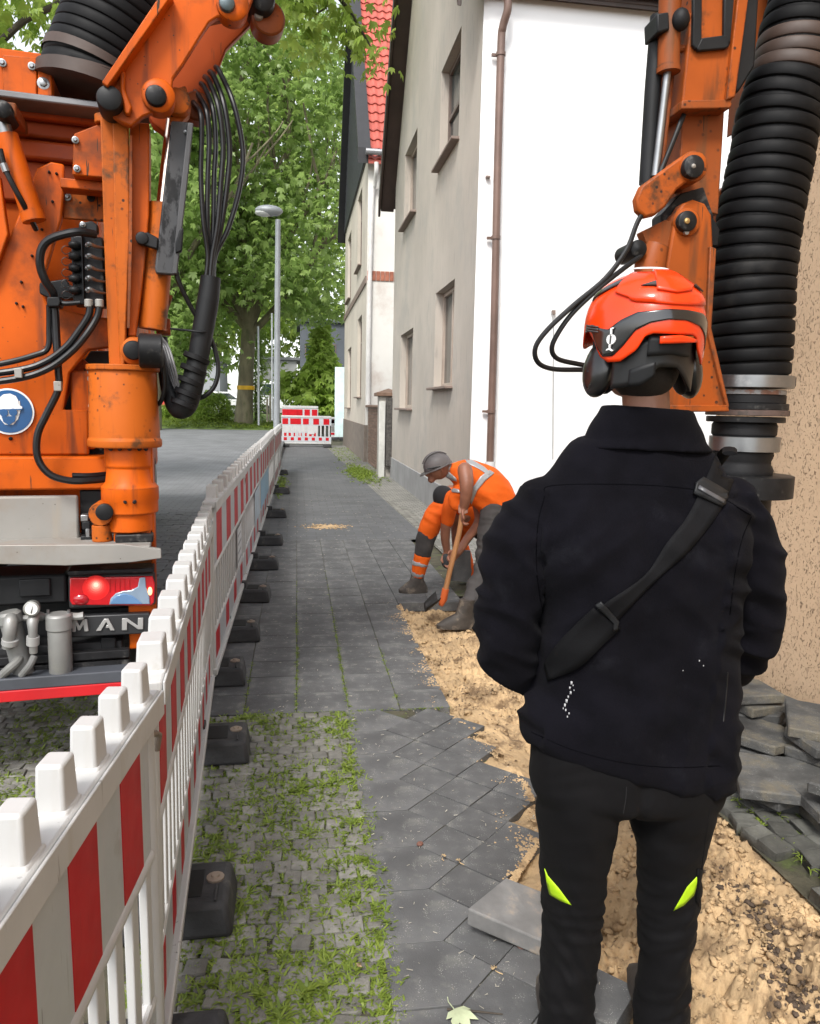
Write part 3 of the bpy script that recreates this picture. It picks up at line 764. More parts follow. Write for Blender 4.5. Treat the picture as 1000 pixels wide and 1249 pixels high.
# brick garden wall with pillars between the two houses
gw = empty('garden_wall', (2.0, 19.5, 0), 'low brown brick garden wall with a capped pillar between the houses', 'wall')
bm_ = mat('brown brick', (.16, .10, .07), .9, var=.25, vs=9, rnd=.2, bump=.003, bs=60)
b = MB(); b.bb(2.0, 2.16, 17.5, Y2a - .1, -.05, 1.55); b.build('wall_core', mat('mortar', (.2, .17, .14), .95), gw)
bb_ = MB(); bb_.bb(-.012, .012, -.115, .115, -.036, .036); pb = bb_.build('brick', bm_, bevel=.004)
cnt = 0
for r in range(18):
    for c in range(16):
        y = 17.65 + c * .245 + (.12 if r % 2 else 0)
        if y > Y2a - .25 or cnt > 295: continue
        q = pb.copy(); COL.objects.link(q); q.parent = gw; q.location = Vector((1.995, y, .06 + r * .084)) - origin(gw); cnt += 1
bpy.data.objects.remove(pb)
b = MB(); b.prism([(1.9, 17.4, 1.6), (1.9, 22.0, 1.6), (2.08, 22.0, 1.75), (2.26, 22.0, 1.6)], (0, -.0001, 0)); 
b = MB(); b.bb(1.93, 2.23, 17.4, Y2a - .05, 1.55, 1.62); b.build('coping', bm_, gw, bevel=.02)
b = MB(); b.bb(1.86, 2.3, 17.35, 17.85, -.05, 1.82); b.build('pillar', mat('grey render pillar', (.30, .28, .25), .9, var=.2, vs=2), gw, bevel=.01)
b = MB(); b.bb(1.78, 2.38, 17.27, 17.93, 1.82, 1.9); b.add([(1.8, 17.29, 1.9), (2.36, 17.29, 1.9), (2.36, 17.91, 1.9), (1.8, 17.91, 1.9), (2.08, 17.6, 2.0)], [(0, 1, 4), (1, 2, 4), (2, 3, 4), (3, 0, 4)]); b.build('pillar_cap', bm_, gw, bevel=.01)
b = MB(); b.bb(1.84, 1.98, 17.26, 17.35, -.02, 1.7); b.build('gate_post', mat('pale post', (.5, .5, .47), .8), gw, bevel=.01)
# ivy-dark gate leaf
b = MB(); b.bb(2.0, 2.13, 17.2, 17.34, .25, 1.78); b.build('gate_leaf', mat('dark gate', (.06, .055, .05), .8, var=.5, vs=25, bump=.01, bs=40), gw)

# peach rough-cast wall on the right
WX = 2.57
wy = 4.45
peach = bpy.data.materials.new('peach rough cast'); N, L = nodes(peach); bs = N['Principled BSDF']; bs.inputs['Roughness'].default_value = .95
tc = N.new('ShaderNodeTexCoord'); mp = N.new('ShaderNodeMapping'); mp.inputs['Scale'].default_value = (1, 1.0, .62); mp.inputs['Rotation'].default_value = (.25, 0, 0); L.new(tc.outputs['Object'], mp.inputs[0])
t1 = N.new('ShaderNodeTexNoise'); t1.inputs['Scale'].default_value = 62; t1.inputs['Detail'].default_value = 3; t1.inputs['Distortion'].default_value = 1.6; L.new(mp.outputs[0], t1.inputs['Vector'])
t2 = N.new('ShaderNodeTexNoise'); t2.inputs['Scale'].default_value = 2.0; t2.inputs['Detail'].default_value = 4; L.new(tc.outputs['Object'], t2.inputs['Vector'])
r1 = N.new('ShaderNodeMapRange'); r1.inputs['From Min'].default_value = .30; r1.inputs['From Max'].default_value = .42; r1.interpolation_type = 'SMOOTHSTEP'; L.new(t1.outputs['Fac'], r1.inputs[0])
x1 = N.new('ShaderNodeMix'); x1.data_type = 'RGBA'; x1.inputs[6].default_value = (.56, .39, .245, 1); x1.inputs[7].default_value = (.66, .48, .32, 1); L.new(t2.outputs['Fac'], x1.inputs[0])
x2 = N.new('ShaderNodeMix'); x2.data_type = 'RGBA'; x2.inputs[6].default_value = (.40, .265, .165, 1); L.new(r1.outputs[0], x2.inputs[0]); L.new(x1.outputs[2], x2.inputs[7]); L.new(x2.outputs[2], bs.inputs['Base Color'])
bp = N.new('ShaderNodeBump'); bp.inputs['Distance'].default_value = .02; L.new(r1.outputs[0], bp.inputs['Height']); L.new(bp.outputs[0], bs.inputs['Normal'])
pw = empty('plaster_house', (WX + 2, 1, 0), 'house with a peach rough-cast wall right behind the stacked slabs', 'house')
b = MB(); b.bb(WX, WX + 5, -4, wy, -.12, 6.0); b.build('wall_body', peach, pw, bevel=.015)
b = MB(); b.bb(WX - .35, WX + 5.3, -4.3, wy + .02, 6.003, 6.3); b.build('roof_edge', brown_m, pw, bevel=.01)

# lamp post
lp = empty('street_lamp', G(337.5, 579) * 1.0, 'tall grey street lamp with a flat shade rising behind the barrier', 'lamp')
LY = lp.location.y
lpm = mat('lamp grey', (.33, .35, .37), .5, metal=.3, var=.08)
ptop = AY(339, 268, LY)
b = MB(); b.cyl((lp.location.x, LY, 0), (lp.location.x, LY, 1.0), .085, 16); b.cyl((lp.location.x, LY, 1.0), ptop, .072, 16, .055); b.build('post', lpm, lp)
b = MB(); hc = AY(328, 257, LY); b.ball(hc, (.30, .17, .115), 20, 10); b.ball(AY(336, 258, LY), (.14, .11, .1), 14, 8); b.build('lamp_head', lpm, lp)
b = MB(); b.ball(AY(322, 260, LY), (.2, .14, .075), 16, 8); b.build('lens', mat('lamp lens', (.6, .62, .62), .2), lp)
# ================================================================== TREES AND WHAT STANDS BEYOND THE ROAD
bark = mat('bark', (.17, .15, .095), .9, var=.3, vs=3, bump=.012, bs=18, dirt=((.10, .11, .05), 2.2, .5, .7), stretch=(1, 1, .35))
bark_d = mat('dark bark', (.055, .045, .035), .9, var=.3, vs=3, bump=.012, bs=18, stretch=(1, 1, .35))
leaf_a = leaf_mat('maple leaf', (.15, .26, .05), (.43, .57, .18), .6, .33)
leaf_b = leaf_mat('fresh leaf', (.20, .32, .045), (.44, .56, .13), .6, .38)
leaf_c = leaf_mat('dark leaf', (.15, .25, .05), (.38, .50, .15), .6, .35)
def leaf_template(kind):
    """5-lobed drooping leaf as a fan of kites; unit size, stalk at the origin, pointing +x"""
    V = [(0, 0, 0)]; F = []
    if kind == 'maple':
        lob = [(-1.25, .55, .12), (-.62, .85, .16), (0, 1.0, .19), (.62, .85, .16), (1.25, .55, .12)]
        for a, l, w in lob:
            b0 = len(V); ca, sa = math.cos(a), math.sin(a); z1 = -.05 - .06 * abs(a); z2 = -.3 * l
            V += [(ca * l * .55 - sa * w, sa * l * .55 + ca * w, z1), (ca * l, sa * l, z2), (ca * l * .55 + sa * w, sa * l * .55 - ca * w, z1)]
            F.append((0, b0 + 2, b0 + 1, b0))
    else:
        V += [(.3, .2, -.02), (1, 0, -.22), (.3, -.2, -.02)]; F.append((0, 3, 2, 1))
    return np.array(V), np.array(F)
def leaves_mesh(name, pos, size, m, parent, kind='maple', droop=.6, cl=None):
    T, F = leaf_template(kind); n = len(pos); pos = np.asarray(pos)
    yaw = rng.uniform(0, 2 * np.pi, n); pit = rng.normal(droop, .45, n); rol = rng.normal(0, .5, n); s = size * rng.uniform(.6, 1.25, n)
    cy, sy, cp, sp, cr, sr = np.cos(yaw), np.sin(yaw), np.cos(pit), np.sin(pit), np.cos(rol), np.sin(rol)
    v = T[None] * s[:, None, None]
    x, y, z = v[..., 0], v[..., 1], v[..., 2]
    y, z = y * cr[:, None] - z * sr[:, None], y * sr[:, None] + z * cr[:, None]
    x, z = x * cp[:, None] + z * sp[:, None], -x * sp[:, None] + z * cp[:, None]
    x, y = x * cy[:, None] - y * sy[:, None], x * sy[:, None] + y * cy[:, None]
    Vv = np.stack([x, y, z], -1) + pos[:, None]
    k = len(T); Ff = (F[None] + (np.arange(n) * k)[:, None, None]).reshape(-1, F.shape[1])
    me = fast_mesh(name, Vv.reshape(-1, 3) - np.array(origin(parent)), Ff)
    o = link_mesh(name, me, m, parent); o['kind'] = 'stuff'; return o
def crown_points(blobs, n, cluster=26, spread=.5, shell=.35):
    """leaf positions gathered in clumps inside ellipsoids (cx,cy,cz,rx,ry,rz,weight)"""
    w = np.array([b_[6] for b_ in blobs], float); w /= w.sum(); out = []; ncl = n // cluster
    for i in range(ncl):
        q = blobs[rng.choice(len(blobs), p=w)]
        d = rng.normal(size=3); d /= np.linalg.norm(d); r = (shell + (1 - shell) * rng.random()) ** .6
        c = np.array(q[:3]) + d * r * np.array(q[3:6])
        p = rng.normal(size=(cluster, 3)) * np.array([spread, spread, spread * .55])
        p[:, 2] -= .35 * np.hypot(p[:, 0], p[:, 1])      # each clump hangs a little like a spray
        out.append(c + p)
    return np.concatenate(out)
def limb(b, p, d, l, r, depth, gnarl=.25, up=.15, tips=None):
    pts = [Vector(p)]; dv = Vector(d).normalized(); n = 5
    for i in range(n):
        dv = (dv + Vector((random.uniform(-1, 1), random.uniform(-1, 1), random.uniform(-.6, 1))) * gnarl * .5 + Vector((0, 0, up * .3))).normalized(); pts.append(pts[-1] + dv * l / n)
    b.tube(spline(pts, 3), [r, r * .55], 8 if depth > 1 else 5)
    if depth > 0:
        for k in range(3):
            t = random.choice([2, 3, 4, 5]); s = (dv + Vector((random.uniform(-1, 1), random.uniform(-1, 1), random.uniform(-.1, .9))) * .8).normalized()
            limb(b, pts[t], s, l * random.uniform(.55, .75), r * .5, depth - 1, gnarl, up, tips)
def tree(name, base, trunk_pts, tr, limbs, blobs, nleaf, lsize, m, label, group=None, cluster=26, spread=.5, bk=None, kind='maple', cat='tree', droop=.6):
    root = empty(name, base, label, cat, group)
    b = MB(); b.tube(spline(trunk_pts, 6), tr, 14)
    tb_ = b.build('trunk', bk or bark, root)
    b = MB()
    for (p, d, l, r) in limbs: limb(b, p, d, l, r, 2)
    if limbs: b.build('limbs', bk or bark, tb_)
    leaves_mesh('crown', crown_points(blobs, nleaf, cluster, spread), lsize, m, root, kind, droop)
    return root
def blob(px, py, Y, rpx, rpy=None, ry=None, w=None):
    c = AY(px, py, Y); s = Y / FPX; rx = rpx * s; rz = (rpy or rpx) * s
    return (c.x, c.y, c.z, rx, ry or rx * .8, rz, w or rx * rz)
# 1: the street maple whose trunk stands behind the lamp
TY = 40.0
tb0 = AY(297, 518, TY); tb0.z = bank_z(tb0.x, TY) - .1
fork = AY(304, 396, TY)
tp = [tb0, AY(299, 480, TY), AY(301, 440, TY), fork]
lim = [(fork, (-.45, .1, 1), 7, .30), (fork, (.05, -.2, 1), 8, .34), (fork, (.5, .15, 1), 8, .32), (AY(303, 410, TY), (.95, -.2, .75), 7, .2), (AY(303, 404, TY), (-.8, -.4, .8), 6, .2), (fork, (.2, .6, 1), 7, .25)]
bl = [blob(300, 150, TY, 110, 150, 5), blob(250, 250, TY - 1, 70, 90, 4), blob(370, 270, TY - 1, 60, 95, 4), blob(310, 290, TY - 2, 90, 70, 3), blob(250, 80, TY, 90, 90, 4), blob(380, 100, TY, 70, 120, 4), blob(385, 340, TY - 1, 45, 50, 2.5), blob(215, 350, TY, 50, 60, 2.5), blob(250, 360, TY + 2, 45, 30, 2), blob(375, 375, TY + 2, 40, 25, 2), blob(232, 412, TY - 3, 50, 24, 2), blob(205, 440, TY + 3, 40, 30, 2)]
tree('maple_tree', tb0, tp, [.50, .40, .37, .36], lim, bl, 16500, .33, leaf_a, 'broad street maple with a yellow band round its trunk', 'trees along the road', cluster=24, spread=.6)
# yellow band and grey box on its trunk
c = AY(300, 473, TY); b = MB(); b.lathe((c.x, c.y, c.z - .1), (0, 0, 1), [(0, .41), (0, .45), (.2, .45), (.2, .41)], 20)
tag(b.build('trunk_band', mat('yellow band', (.75, .42, .02), .6), base=True), 'yellow plastic band tied round the maple trunk', 'band')
# 2: left neighbour, partly behind the crane
T2 = 36.0; t0 = AY(186, 512, T2); t0.z = bank_z(t0.x, T2)
fk = AY(188, 400, T2)
tree('maple_tree', t0, [t0, AY(187, 460, T2), fk, AY(190, 300, T2)], [.4, .33, .3, .2], [(fk, (.6, -.2, 1), 6, .2), (fk, (-.6, .1, 1), 6, .2)],
     [blob(205, 200, T2, 75, 160, 5), blob(215, 60, T2, 80, 100, 5), blob(205, 350, T2, 45, 60, 3), blob(230, 420, T2 + 1, 40, 22, 2)], 8000, .34, leaf_a, 'darker maple whose trunk hides behind the orange crane post', 'trees along the road', spread=.6)
# 3: mass of trees further back, closing the view
for (px, Y, h, m_, lb, seed) in ((262, 66, 420, leaf_b, 'tall pale tree far back behind the broad maple', 2), (372, 72, 450, leaf_b, 'pale tree far back in the gap of the maple', 3), (130, 60, 350, leaf_c, 'tall tree hidden behind the orange truck body', 4)):
    g0 = AY(px, 512, Y); g0.z = .4
    tree('broadleaf_tree', g0, [g0, AY(px + 3, 440, Y), AY(px, 330, Y)], [.5, .4, .25], [], [blob(px, 470 - h * .5, Y, 85, h * .48, 5), blob(px + 30, 350, Y, 60, 90, 4), blob(px - 40, 330, Y, 60, 90, 4)], 4200, .66, m_, lb, 'trees far beyond the road', spread=.9)
# 4: near tree on the left whose boughs hang over the truck
T4 = 13.0; b4 = Vector((-8.5, T4, 0))
br = [AY(-60, 60, T4), AY(-5, 52, T4), AY(30, 25, T4), AY(75, 2, T4), AY(120, -30, T4)]
root = empty('overhanging_tree', b4, 'near tree on the left whose dark bough and leaves hang above the truck', 'tree')
b = MB(); b.tube(spline([b4, Vector((-8.4, T4, 3)), Vector((-8.3, T4, 7)), Vector((-8, T4, 10))], 4), [.35, .28, .2], 12); tk = b.build('trunk', bark_d, root)
b = MB(); b.tube(spline([Vector((-8.3, T4, 6.5))] + br, 5), [.12, .05, .04], 9); b.build('bough', bark_d, tk)
leaves_mesh('crown', crown_points([blob(30, 20, T4, 60, 60, 1.2), blob(-60, -20, T4, 110, 110, 2), blob(75, 40, T4 + 1, 35, 30, .8), blob(150, -80, T4 + 1, 100, 60, 1.5), blob(-250, 0, T4, 160, 200, 2)], 5200, 14, .28), .17, leaf_b, root)
# 5: boughs of a tree by the houses hanging in front of the red roof
T5 = 15.0; b5 = Vector((-3.2, 17.5, 0))
root = empty('overhanging_tree', AY(360, -260, 17.0), 'leafy boughs hanging in from above in front of the red roof', 'tree')
b = MB(); b.tube(spline([AY(330, -220, 17), AY(380, -60, T5), AY(430, 20, T5), AY(455, 62, T5)], 5), [.09, .04, .012], 8); b.tube(spline([AY(380, -60, T5), AY(400, 0, T5), AY(385, 18, T5)], 5), [.04, .012], 6); b.tube(spline([AY(330, -220, 17), AY(250, -80, T5 + 1), AY(300, -10, T5 + 1)], 5), [.06, .012], 6); b.build('bough', bark_d, root)
leaves_mesh('crown', crown_points([blob(440, 25, T5, 32, 28, .5), blob(455, 62, T5, 16, 22, .4), blob(420, -30, T5, 60, 40, .8), blob(385, 20, T5, 35, 30, .6), blob(330, -60, T5, 80, 60, 1), blob(295, -20, T5 + 1, 70, 35, 1)], 1150, 12, .24), .2, leaf_b, root, droop=.9)
# young bright tree behind the cross barrier
T6 = 40.0; b6 = AY(392, 512, T6); b6.z = .1
root = empty('young_tree', b6, 'bright green young tree between the cross barrier and the dark building', 'tree')
b = MB(); b.tube([b6, AY(393, 460, T6), AY(392, 400, T6)], [.12, .08, .03], 8); b.build('trunk', bark_d, root)
pp = []
for k in range(15):
    z = 402 + k * 7.0; r = 6 + k * 2.4
    for a in range(9):
        an = a * 2.399 + k; l = r * random.uniform(.5, 1.1); p0 = AY(392, z, T6)
        for t in np.linspace(.3, 1, 5): pp += [p0 + Vector((math.cos(an) * l * t * T6 / FPX + random.gauss(0, .12), math.sin(an) * l * t * T6 / FPX, random.gauss(0, .1) - .2 * t * t)) for _ in range(3)]
pp += [AY(355 + random.gauss(0, 11), 470 + random.gauss(0, 9), T6) + Vector((0, random.gauss(0, .4), 0)) for _ in range(320)]
leaves_mesh('crown', np.array([p[:] for p in pp]), .42, leaf_mat('bright young leaf', (.24, .38, .05), (.46, .6, .14), .55, .4), root, droop=.5)
# bushes
def bush(name, px0, px1, py0, py1, Y, m_, label, n=1800, ls=.16, group=None):
    a = AY((px0 + px1) / 2, (py0 + py1) / 2, Y); s = Y / FPX; root = empty(name, (a.x, a.y, bank_z(a.x, Y)), label, 'bush', group)
    b_ = MB()
    for k in range(5): b_.tube([(a.x + random.uniform(-.2, .2), a.y, bank_z(a.x, Y) - .05), (a.x + random.uniform(-1, 1) * (px1 - px0) * s * .35, a.y + random.uniform(-.3, .3), a.z)], [.03, .012], 5)
    b_.build('stems', bark_d, root)
    q = (a.x, a.y, a.z, (px1 - px0) * s / 2, (px1 - px0) * s * .4, (py1 - py0) * s / 2, 1)
    leaves_mesh('foliage', crown_points([q], n, 10, .14, .6), ls, m_, root, 'oval', .2)
bush('round_bush', 236, 282, 478, 520, 41, leaf_b, 'round clipped light green bush near the hanging hose loop', 5200, .2)
bush('low_bush', 186, 238, 492, 520, 43, leaf_b, 'low dark bush between the crane post and the round bush', 4500, .22)
bush('dark_bush', 404, 421, 478, 515, 42, leaf_c, 'small dark bush beside the cream house', 1600, .2)
bush('hedge', 60, 190, 480, 520, 44, leaf_c, 'dark hedge hidden behind the orange truck', 2500, .25)
# climbing plant on a pole next to the maple trunk
bush('columnar_shrub', 308, 322, 395, 515, 43, leaf_c, 'slim dark columnar shrub just right of the maple trunk', 2600, .2)
# buildings and vehicles beyond
def simple_house(name, px0, px1, py0, py1, Y, m_, label, roofm, depth=6, wins=(), cat='building'):
    a = AY(px0, py1, Y); c = AY(px1, py0, Y); root = empty(name, ((a.x + c.x) / 2, Y, 0), label, cat)
    b_ = MB(); b_.bb(a.x, c.x, Y, Y + depth, -.1, c.z); b_.build('walls', m_, root, bevel=.03)
    b_ = MB(); b_.bb(a.x - .25, c.x + .25, Y - .25, Y + depth + .25, c.z + .003, c.z + .25); b_.build('roof_slab', roofm, root, bevel=.03)
    for (x0, x1, y0, y1) in wins:
        p = AY(x0, y1, Y); q = AY(x1, y0, Y); b_ = MB(); b_.bb(p.x, q.x, Y - .04, Y + .05, p.z, q.z); w_ = b_.build('window', framed_m, root, bevel=.01)
        b_ = MB(); b_.bb(p.x + .08, q.x - .08, Y - .045, Y - .02, p.z + .08, q.z - .08); b_.build('pane', glass_m, w_)
    return root
gm = mat('grey cladding', (.27, .28, .30), .7, var=.05); dm = mat('dark cladding', (.075, .085, .10), .6, var=.1, vs=.5)
wm = mat('pale wall', (.5, .5, .5), .9, var=.05)
simple_house('grey_shed', 236, 268, 440, 505, 56, gm, 'plain light grey shed beyond the round bush', wm)
simple_house('dark_building', 366, 424, 395, 505, 58, dm, 'dark slate blue building behind the bright young tree', dm, 8, ((372, 380, 420, 436), (402, 410, 420, 436)))
simple_house('white_building', 186, 240, 425, 505, 64, wm, 'white low building behind the hose loops', gm, 6, ((190, 200, 470, 490), (206, 216, 470, 490)))
simple_house('pale_building', 318, 362, 440, 506, 66, wm, 'pale low building behind the lamp post', gm, 6, ((322, 330, 468, 480), (336, 344, 468, 480)))
# parked vehicles, small in the distance
tyre = mat('tyre', (.02, .02, .02), .9); chrome = mat('chrome', (.6, .6, .6), .25, metal=1.0)
def car(px, py, Y, m_, label, van=False):
    p = AY(px, py, Y); p.z = bank_z(p.x, Y) if Y < 61 else .5
    root = empty('parked_car' if not van else 'parked_van', p, label, 'car' if not van else 'van')
    h = 1.5 if not van else 2.3; w = 1.8
    pr = [(-2.1, .3), (-2.15, .75), (-1.9, .95), (-1.0, 1.0), (-.45, h), (1.1, h), (1.75, 1.0), (2.1, .9), (2.1, .3)] if not van else [(-2.4, .35), (-2.4, 1.1), (-2.0, 1.25), (-1.5, h), (2.4, h), (2.4, .35)]
    b_ = MB(); b_.prism([(p.x + u, p.y - w / 2, p.z + v) for u, v in pr], (0, w, 0)); b_.build('body', m_, root, bevel=.06)
    b_ = MB(); wr = [(-.9, 1.02), (-.42, h - .1), (1.05, h - .1), (1.6, 1.02)] if not van else [(-1.9, 1.3), (-1.45, h - .2), (-.6, h - .2), (-.6, 1.3)]
    b_.prism([(p.x + u, p.y - w / 2 - .01, p.z + v) for u, v in wr], (0, w + .02, 0)); b_.build('windows', glass_m, root)
    for u in (-1.35, 1.35):
        for yy in (-w / 2 - .02, w / 2 - .18):
            b_ = MB(); b_.lathe((p.x + u, p.y + yy, p.z + .32), (0, 1, 0), [(0, .2), (.01, .32), (.19, .32), (.2, .2)], 18); wh = b_.build('wheel', tyre, root)
            b_ = MB(); b_.lathe((p.x + u, p.y + yy - .004, p.z + .32), (0, 1, 0), [(0, .18), (.03, .2)], 14); b_.build('rim', chrome, wh)
    for u, c in ((-2.13, 'headlight'), (2.08, 'tail_light')):
        b_ = MB(); b_.bb(p.x + u - .03, p.x + u + .03, p.y - .7, p.y - .4, p.z + .68, p.z + .8); b_.build(c, chrome, root)
car(262, 508, 54, mat('white car paint', (.7, .7, .71), .3, coat=.6), 'white parked car half behind the maple trunk')
car(203, 510, 52, mat('red car paint', (.5, .05, .04), .3, coat=.6), 'red parked car glimpsed below the hose loops')
car(348, 505, 57, mat('white van paint', (.75, .75, .75), .3, coat=.5), 'white van behind the lamp post', True)
# sign posts and stakes by the far end
def pole(px, py0, py1, Y, r, m_, label, cat='pole', extra=None, name='sign_pole'):
    a = AY(px, py1, Y); c = AY(px, py0, Y); root = empty(name, (a.x, a.y, a.z - .05), label, cat)
    b_ = MB(); b_.cyl((a.x, a.y, a.z - .1), (a.x, a.y, c.z), r, 10); b_.build('post', m_, root)
    if extra: extra(root, a, c)
    return root
galv = mat('galvanised steel', (.42, .44, .46), .4, metal=.6, var=.1)
pole(315.5, 398, 516, 38, .05, galv, 'thin galvanised sign pole right of the maple trunk')
pole(332, 382, 510, 36, .04, galv, 'slim pole just left of the street lamp', extra=lambda r, a, c: MB().bb(a.x - .02, a.x + .02, a.y - .1, a.y - .05, c.z - 1.2, c.z - .5).build('plate', galv, r))
for k, px in enumerate((326, 329.5, 333.5, 337)):
    pole(px, 486 - (k % 2) * 6, 512, 39 + k * .3, .05, mat('stake %d' % k, (.25, .22, .17), .9), ['wooden stake furthest left of the four by the lamp', 'second wooden stake from the left by the lamp', 'third wooden stake from the left by the lamp', 'wooden stake closest to the street lamp'][k], 'stake', name='wooden_stake')
def signplate(r, a, c):
    b_ = MB(); b_.bb(a.x - .28, a.x + .28, a.y - .12, a.y - .09, c.z - .05 - 2.9, c.z); q = b_.build('panel', mat('teal sign', (.62, .78, .78), .4), r, bevel=.02)
pole(416, 448, 512, 33, .05, galv, 'white and teal edged upright sign beside the cream house', 'sign', signplate, 'street_sign')
# ================================================================== THE SUCTION EXCAVATOR: truck body on the left, boom and nozzle arm on the right
oc = (.47, .080, .0035)
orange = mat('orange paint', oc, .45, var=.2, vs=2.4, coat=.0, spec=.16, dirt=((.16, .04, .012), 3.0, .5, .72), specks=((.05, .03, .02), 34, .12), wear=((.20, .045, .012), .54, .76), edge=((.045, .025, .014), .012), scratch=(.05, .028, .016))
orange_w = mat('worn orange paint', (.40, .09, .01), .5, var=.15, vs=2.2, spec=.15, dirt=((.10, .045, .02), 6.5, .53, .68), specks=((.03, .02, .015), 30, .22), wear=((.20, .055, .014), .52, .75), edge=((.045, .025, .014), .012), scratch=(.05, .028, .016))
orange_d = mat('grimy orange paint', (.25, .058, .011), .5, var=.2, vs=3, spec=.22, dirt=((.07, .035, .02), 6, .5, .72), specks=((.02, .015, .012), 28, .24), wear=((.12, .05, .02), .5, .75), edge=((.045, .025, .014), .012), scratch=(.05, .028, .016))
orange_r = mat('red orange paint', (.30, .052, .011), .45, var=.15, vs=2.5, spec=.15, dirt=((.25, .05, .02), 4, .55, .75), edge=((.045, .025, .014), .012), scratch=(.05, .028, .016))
black_r = mat('black rubber', (.009, .009, .01), .55, var=.3, vs=6, bump=.0006, bs=200, spec=.22)
black_p = mat('black plastic', (.011, .0115, .0125), .5, var=.2, vs=8, spec=.22)
black_m = mat('black steel', (.016, .016, .017), .45, var=.35, vs=9, metal=.3, dirt=((.09, .085, .08), 16, .55, .72), spec=.22)
steel_g = mat('galvanised plate', (.27, .26, .24), .55, metal=.25, var=.12, vs=2, dirt=((.24, .21, .18), 3.5, .5, .72), specks=((.1, .08, .06), 45, .15), wear=((.28, .25, .21), .56, .8))
steel_b = mat('bright steel', (.26, .265, .27), .34, metal=.9, var=.12, vs=8, dirt=((.3, .3, .3), 20, .55, .7))
alu = mat('filter aluminium', (.27, .27, .26), .45, metal=.35, var=.1, dirt=((.3, .29, .27), 9, .5, .75))
hose_m = mat('hydraulic hose', (.007, .007, .008), .36, var=.2, vs=30, spec=.35)
dark_in = mat('dark underframe', (.012, .0125, .0135), .7, var=.4, vs=6, dirt=((.07, .065, .06), 10, .55, .75))
TH = R_(8); TR = Vector((math.cos(TH), math.sin(TH), 0)); THD = Vector((-math.sin(TH), math.cos(TH), 0)); TO = Vector((-.595, 3.2, 0))
def T(px, py, d=0.0): return APL(px, py, TO + THD * d, THD)
def U_(px, py, d=0.0):
    p = T(px, py, d); return (p - TO).dot(TR), p.z
def W_(u, d, z): return TO + TR * u + THD * d + Vector((0, 0, z))
TRM = Matrix((TR, THD, Vector((0, 0, 1)))).transposed()
truck = empty('suction_excavator', W_(-1.25, 3, 0), 'orange suction excavator truck with hydraulic boom and thick black suction hose', 'truck')
def tbox(name, m, px0, py0, px1, py1, d0, d1, u0=None, par=None, bevel=.006, z0=None):
    xm = (max(px0, 0) + px1) / 2; ua = U_(px0, py0, d0)[0]; ub = U_(px1, py1, d0)[0]; za = U_(xm, py0, d0)[1]; zb = U_(xm, py1, d0)[1]
    if u0 is not None: ua = u0
    if z0 is not None: zb = z0
    b = MB(); b.box(W_((ua + ub) / 2, (d0 + d1) / 2, (za + zb) / 2), (abs(ub - ua), abs(d1 - d0), abs(za - zb)), TRM)
    return b.build(name, m, par or truck, bevel=bevel)
def tprism(name, m, pts, d0, d1, par=None, bevel=.005):
    b = MB(); b.prism([T(x, y, d0) for x, y in pts], THD * (d1 - d0)); return b.build(name, m, par or truck, bevel=bevel)
def mpp(d=0): return (TO.y + d) / FPX * 1.0
def tcyl(name, m, px, py0, py1, r, d, par=None, prof=None, n=28):
    a = T(px, py0, d); c = T(px, py1, d); c.x, c.y = a.x, a.y; s = mpp(d); b = MB()
    if prof: b.lathe(c, (0, 0, 1), [((a.z - c.z) * t, q * s) for t, q in prof], n)
    else: b.cyl(c, a, r * s, n)
    return b.build(name, m, par or truck, bevel=.004)
def tpin(name, m, px, py, r, d0, d1, par=None, r2=None):
    a = T(px, py, d0); s = mpp(d0); b = MB(); L = d1 - d0
    b.lathe(a, THD, [(0, r * s * .55), (L * .06, r * s * .9), (L * .14, r * s), (L, r * s)], 24); return b.build(name, m, par or truck)
def tbolt(px, py, r, d, par=None, m=None):
    a = T(px, py, d); s = mpp(d); b = MB(); b.lathe(a, -THD, [(-.004, r * s * 1.25), (.003, r * s * 1.25), (.004, r * s)], 14); b.lathe(a, -THD, [(.004, r * s * .85), (.012, r * s * .8), (.014, r * s * .6)], 6)
    return b.build('bolt', m or steel_b, par or truck)
def ttube(name, m, pts, r, par=None, n=10, sub=6, clips=()):
    b = MB(); s = mpp(0); b.tube(spline([T(x, y, d) for x, y, d in pts], sub), [q * s for q in r] if hasattr(r, '__len__') else r * s, n)
    return b.build(name, m, par or truck)

# ---- chassis, tank body, cab and wheels: what carries it all
b = MB(); b.box(W_(-1.3, 4.4, .78), (.9, 7.4, .28), TRM); b.build('chassis', dark_in, truck, bevel=.01)
b = MB(); b.box(W_(-1.3, 3.9, 1.98), (2.1, 5.6, 2.1), TRM); b.build('tank_body', orange, truck, bevel=.05)
b = MB(); b.box(W_(-1.32, 7.9, 1.75), (2.15, 1.7, 2.3), TRM); cab = b.build('cab', orange, truck, bevel=.12)
b = MB(); b.box(W_(-1.32, 8.752, 2.1), (1.9, .02, .8), TRM); b.build('windscreen', glass_m, cab, bevel=.01)
for d in (1.9, 3.2, 7.6):
    for u in (-2.3, -.52):
        b = MB(); c = W_(u, d, .5); b.lathe(c, TR, [(0, .3), (.02, .5), (.26, .5), (.28, .3)], 28); wh = b.build('wheel', tyre, truck)
        b = MB(); b.lathe(W_(u - .004, d, .5), TR, [(0, .28), (.06, .3), (.22, .3), (.288, .26)], 20); b.build('rim', steel_g, wh)
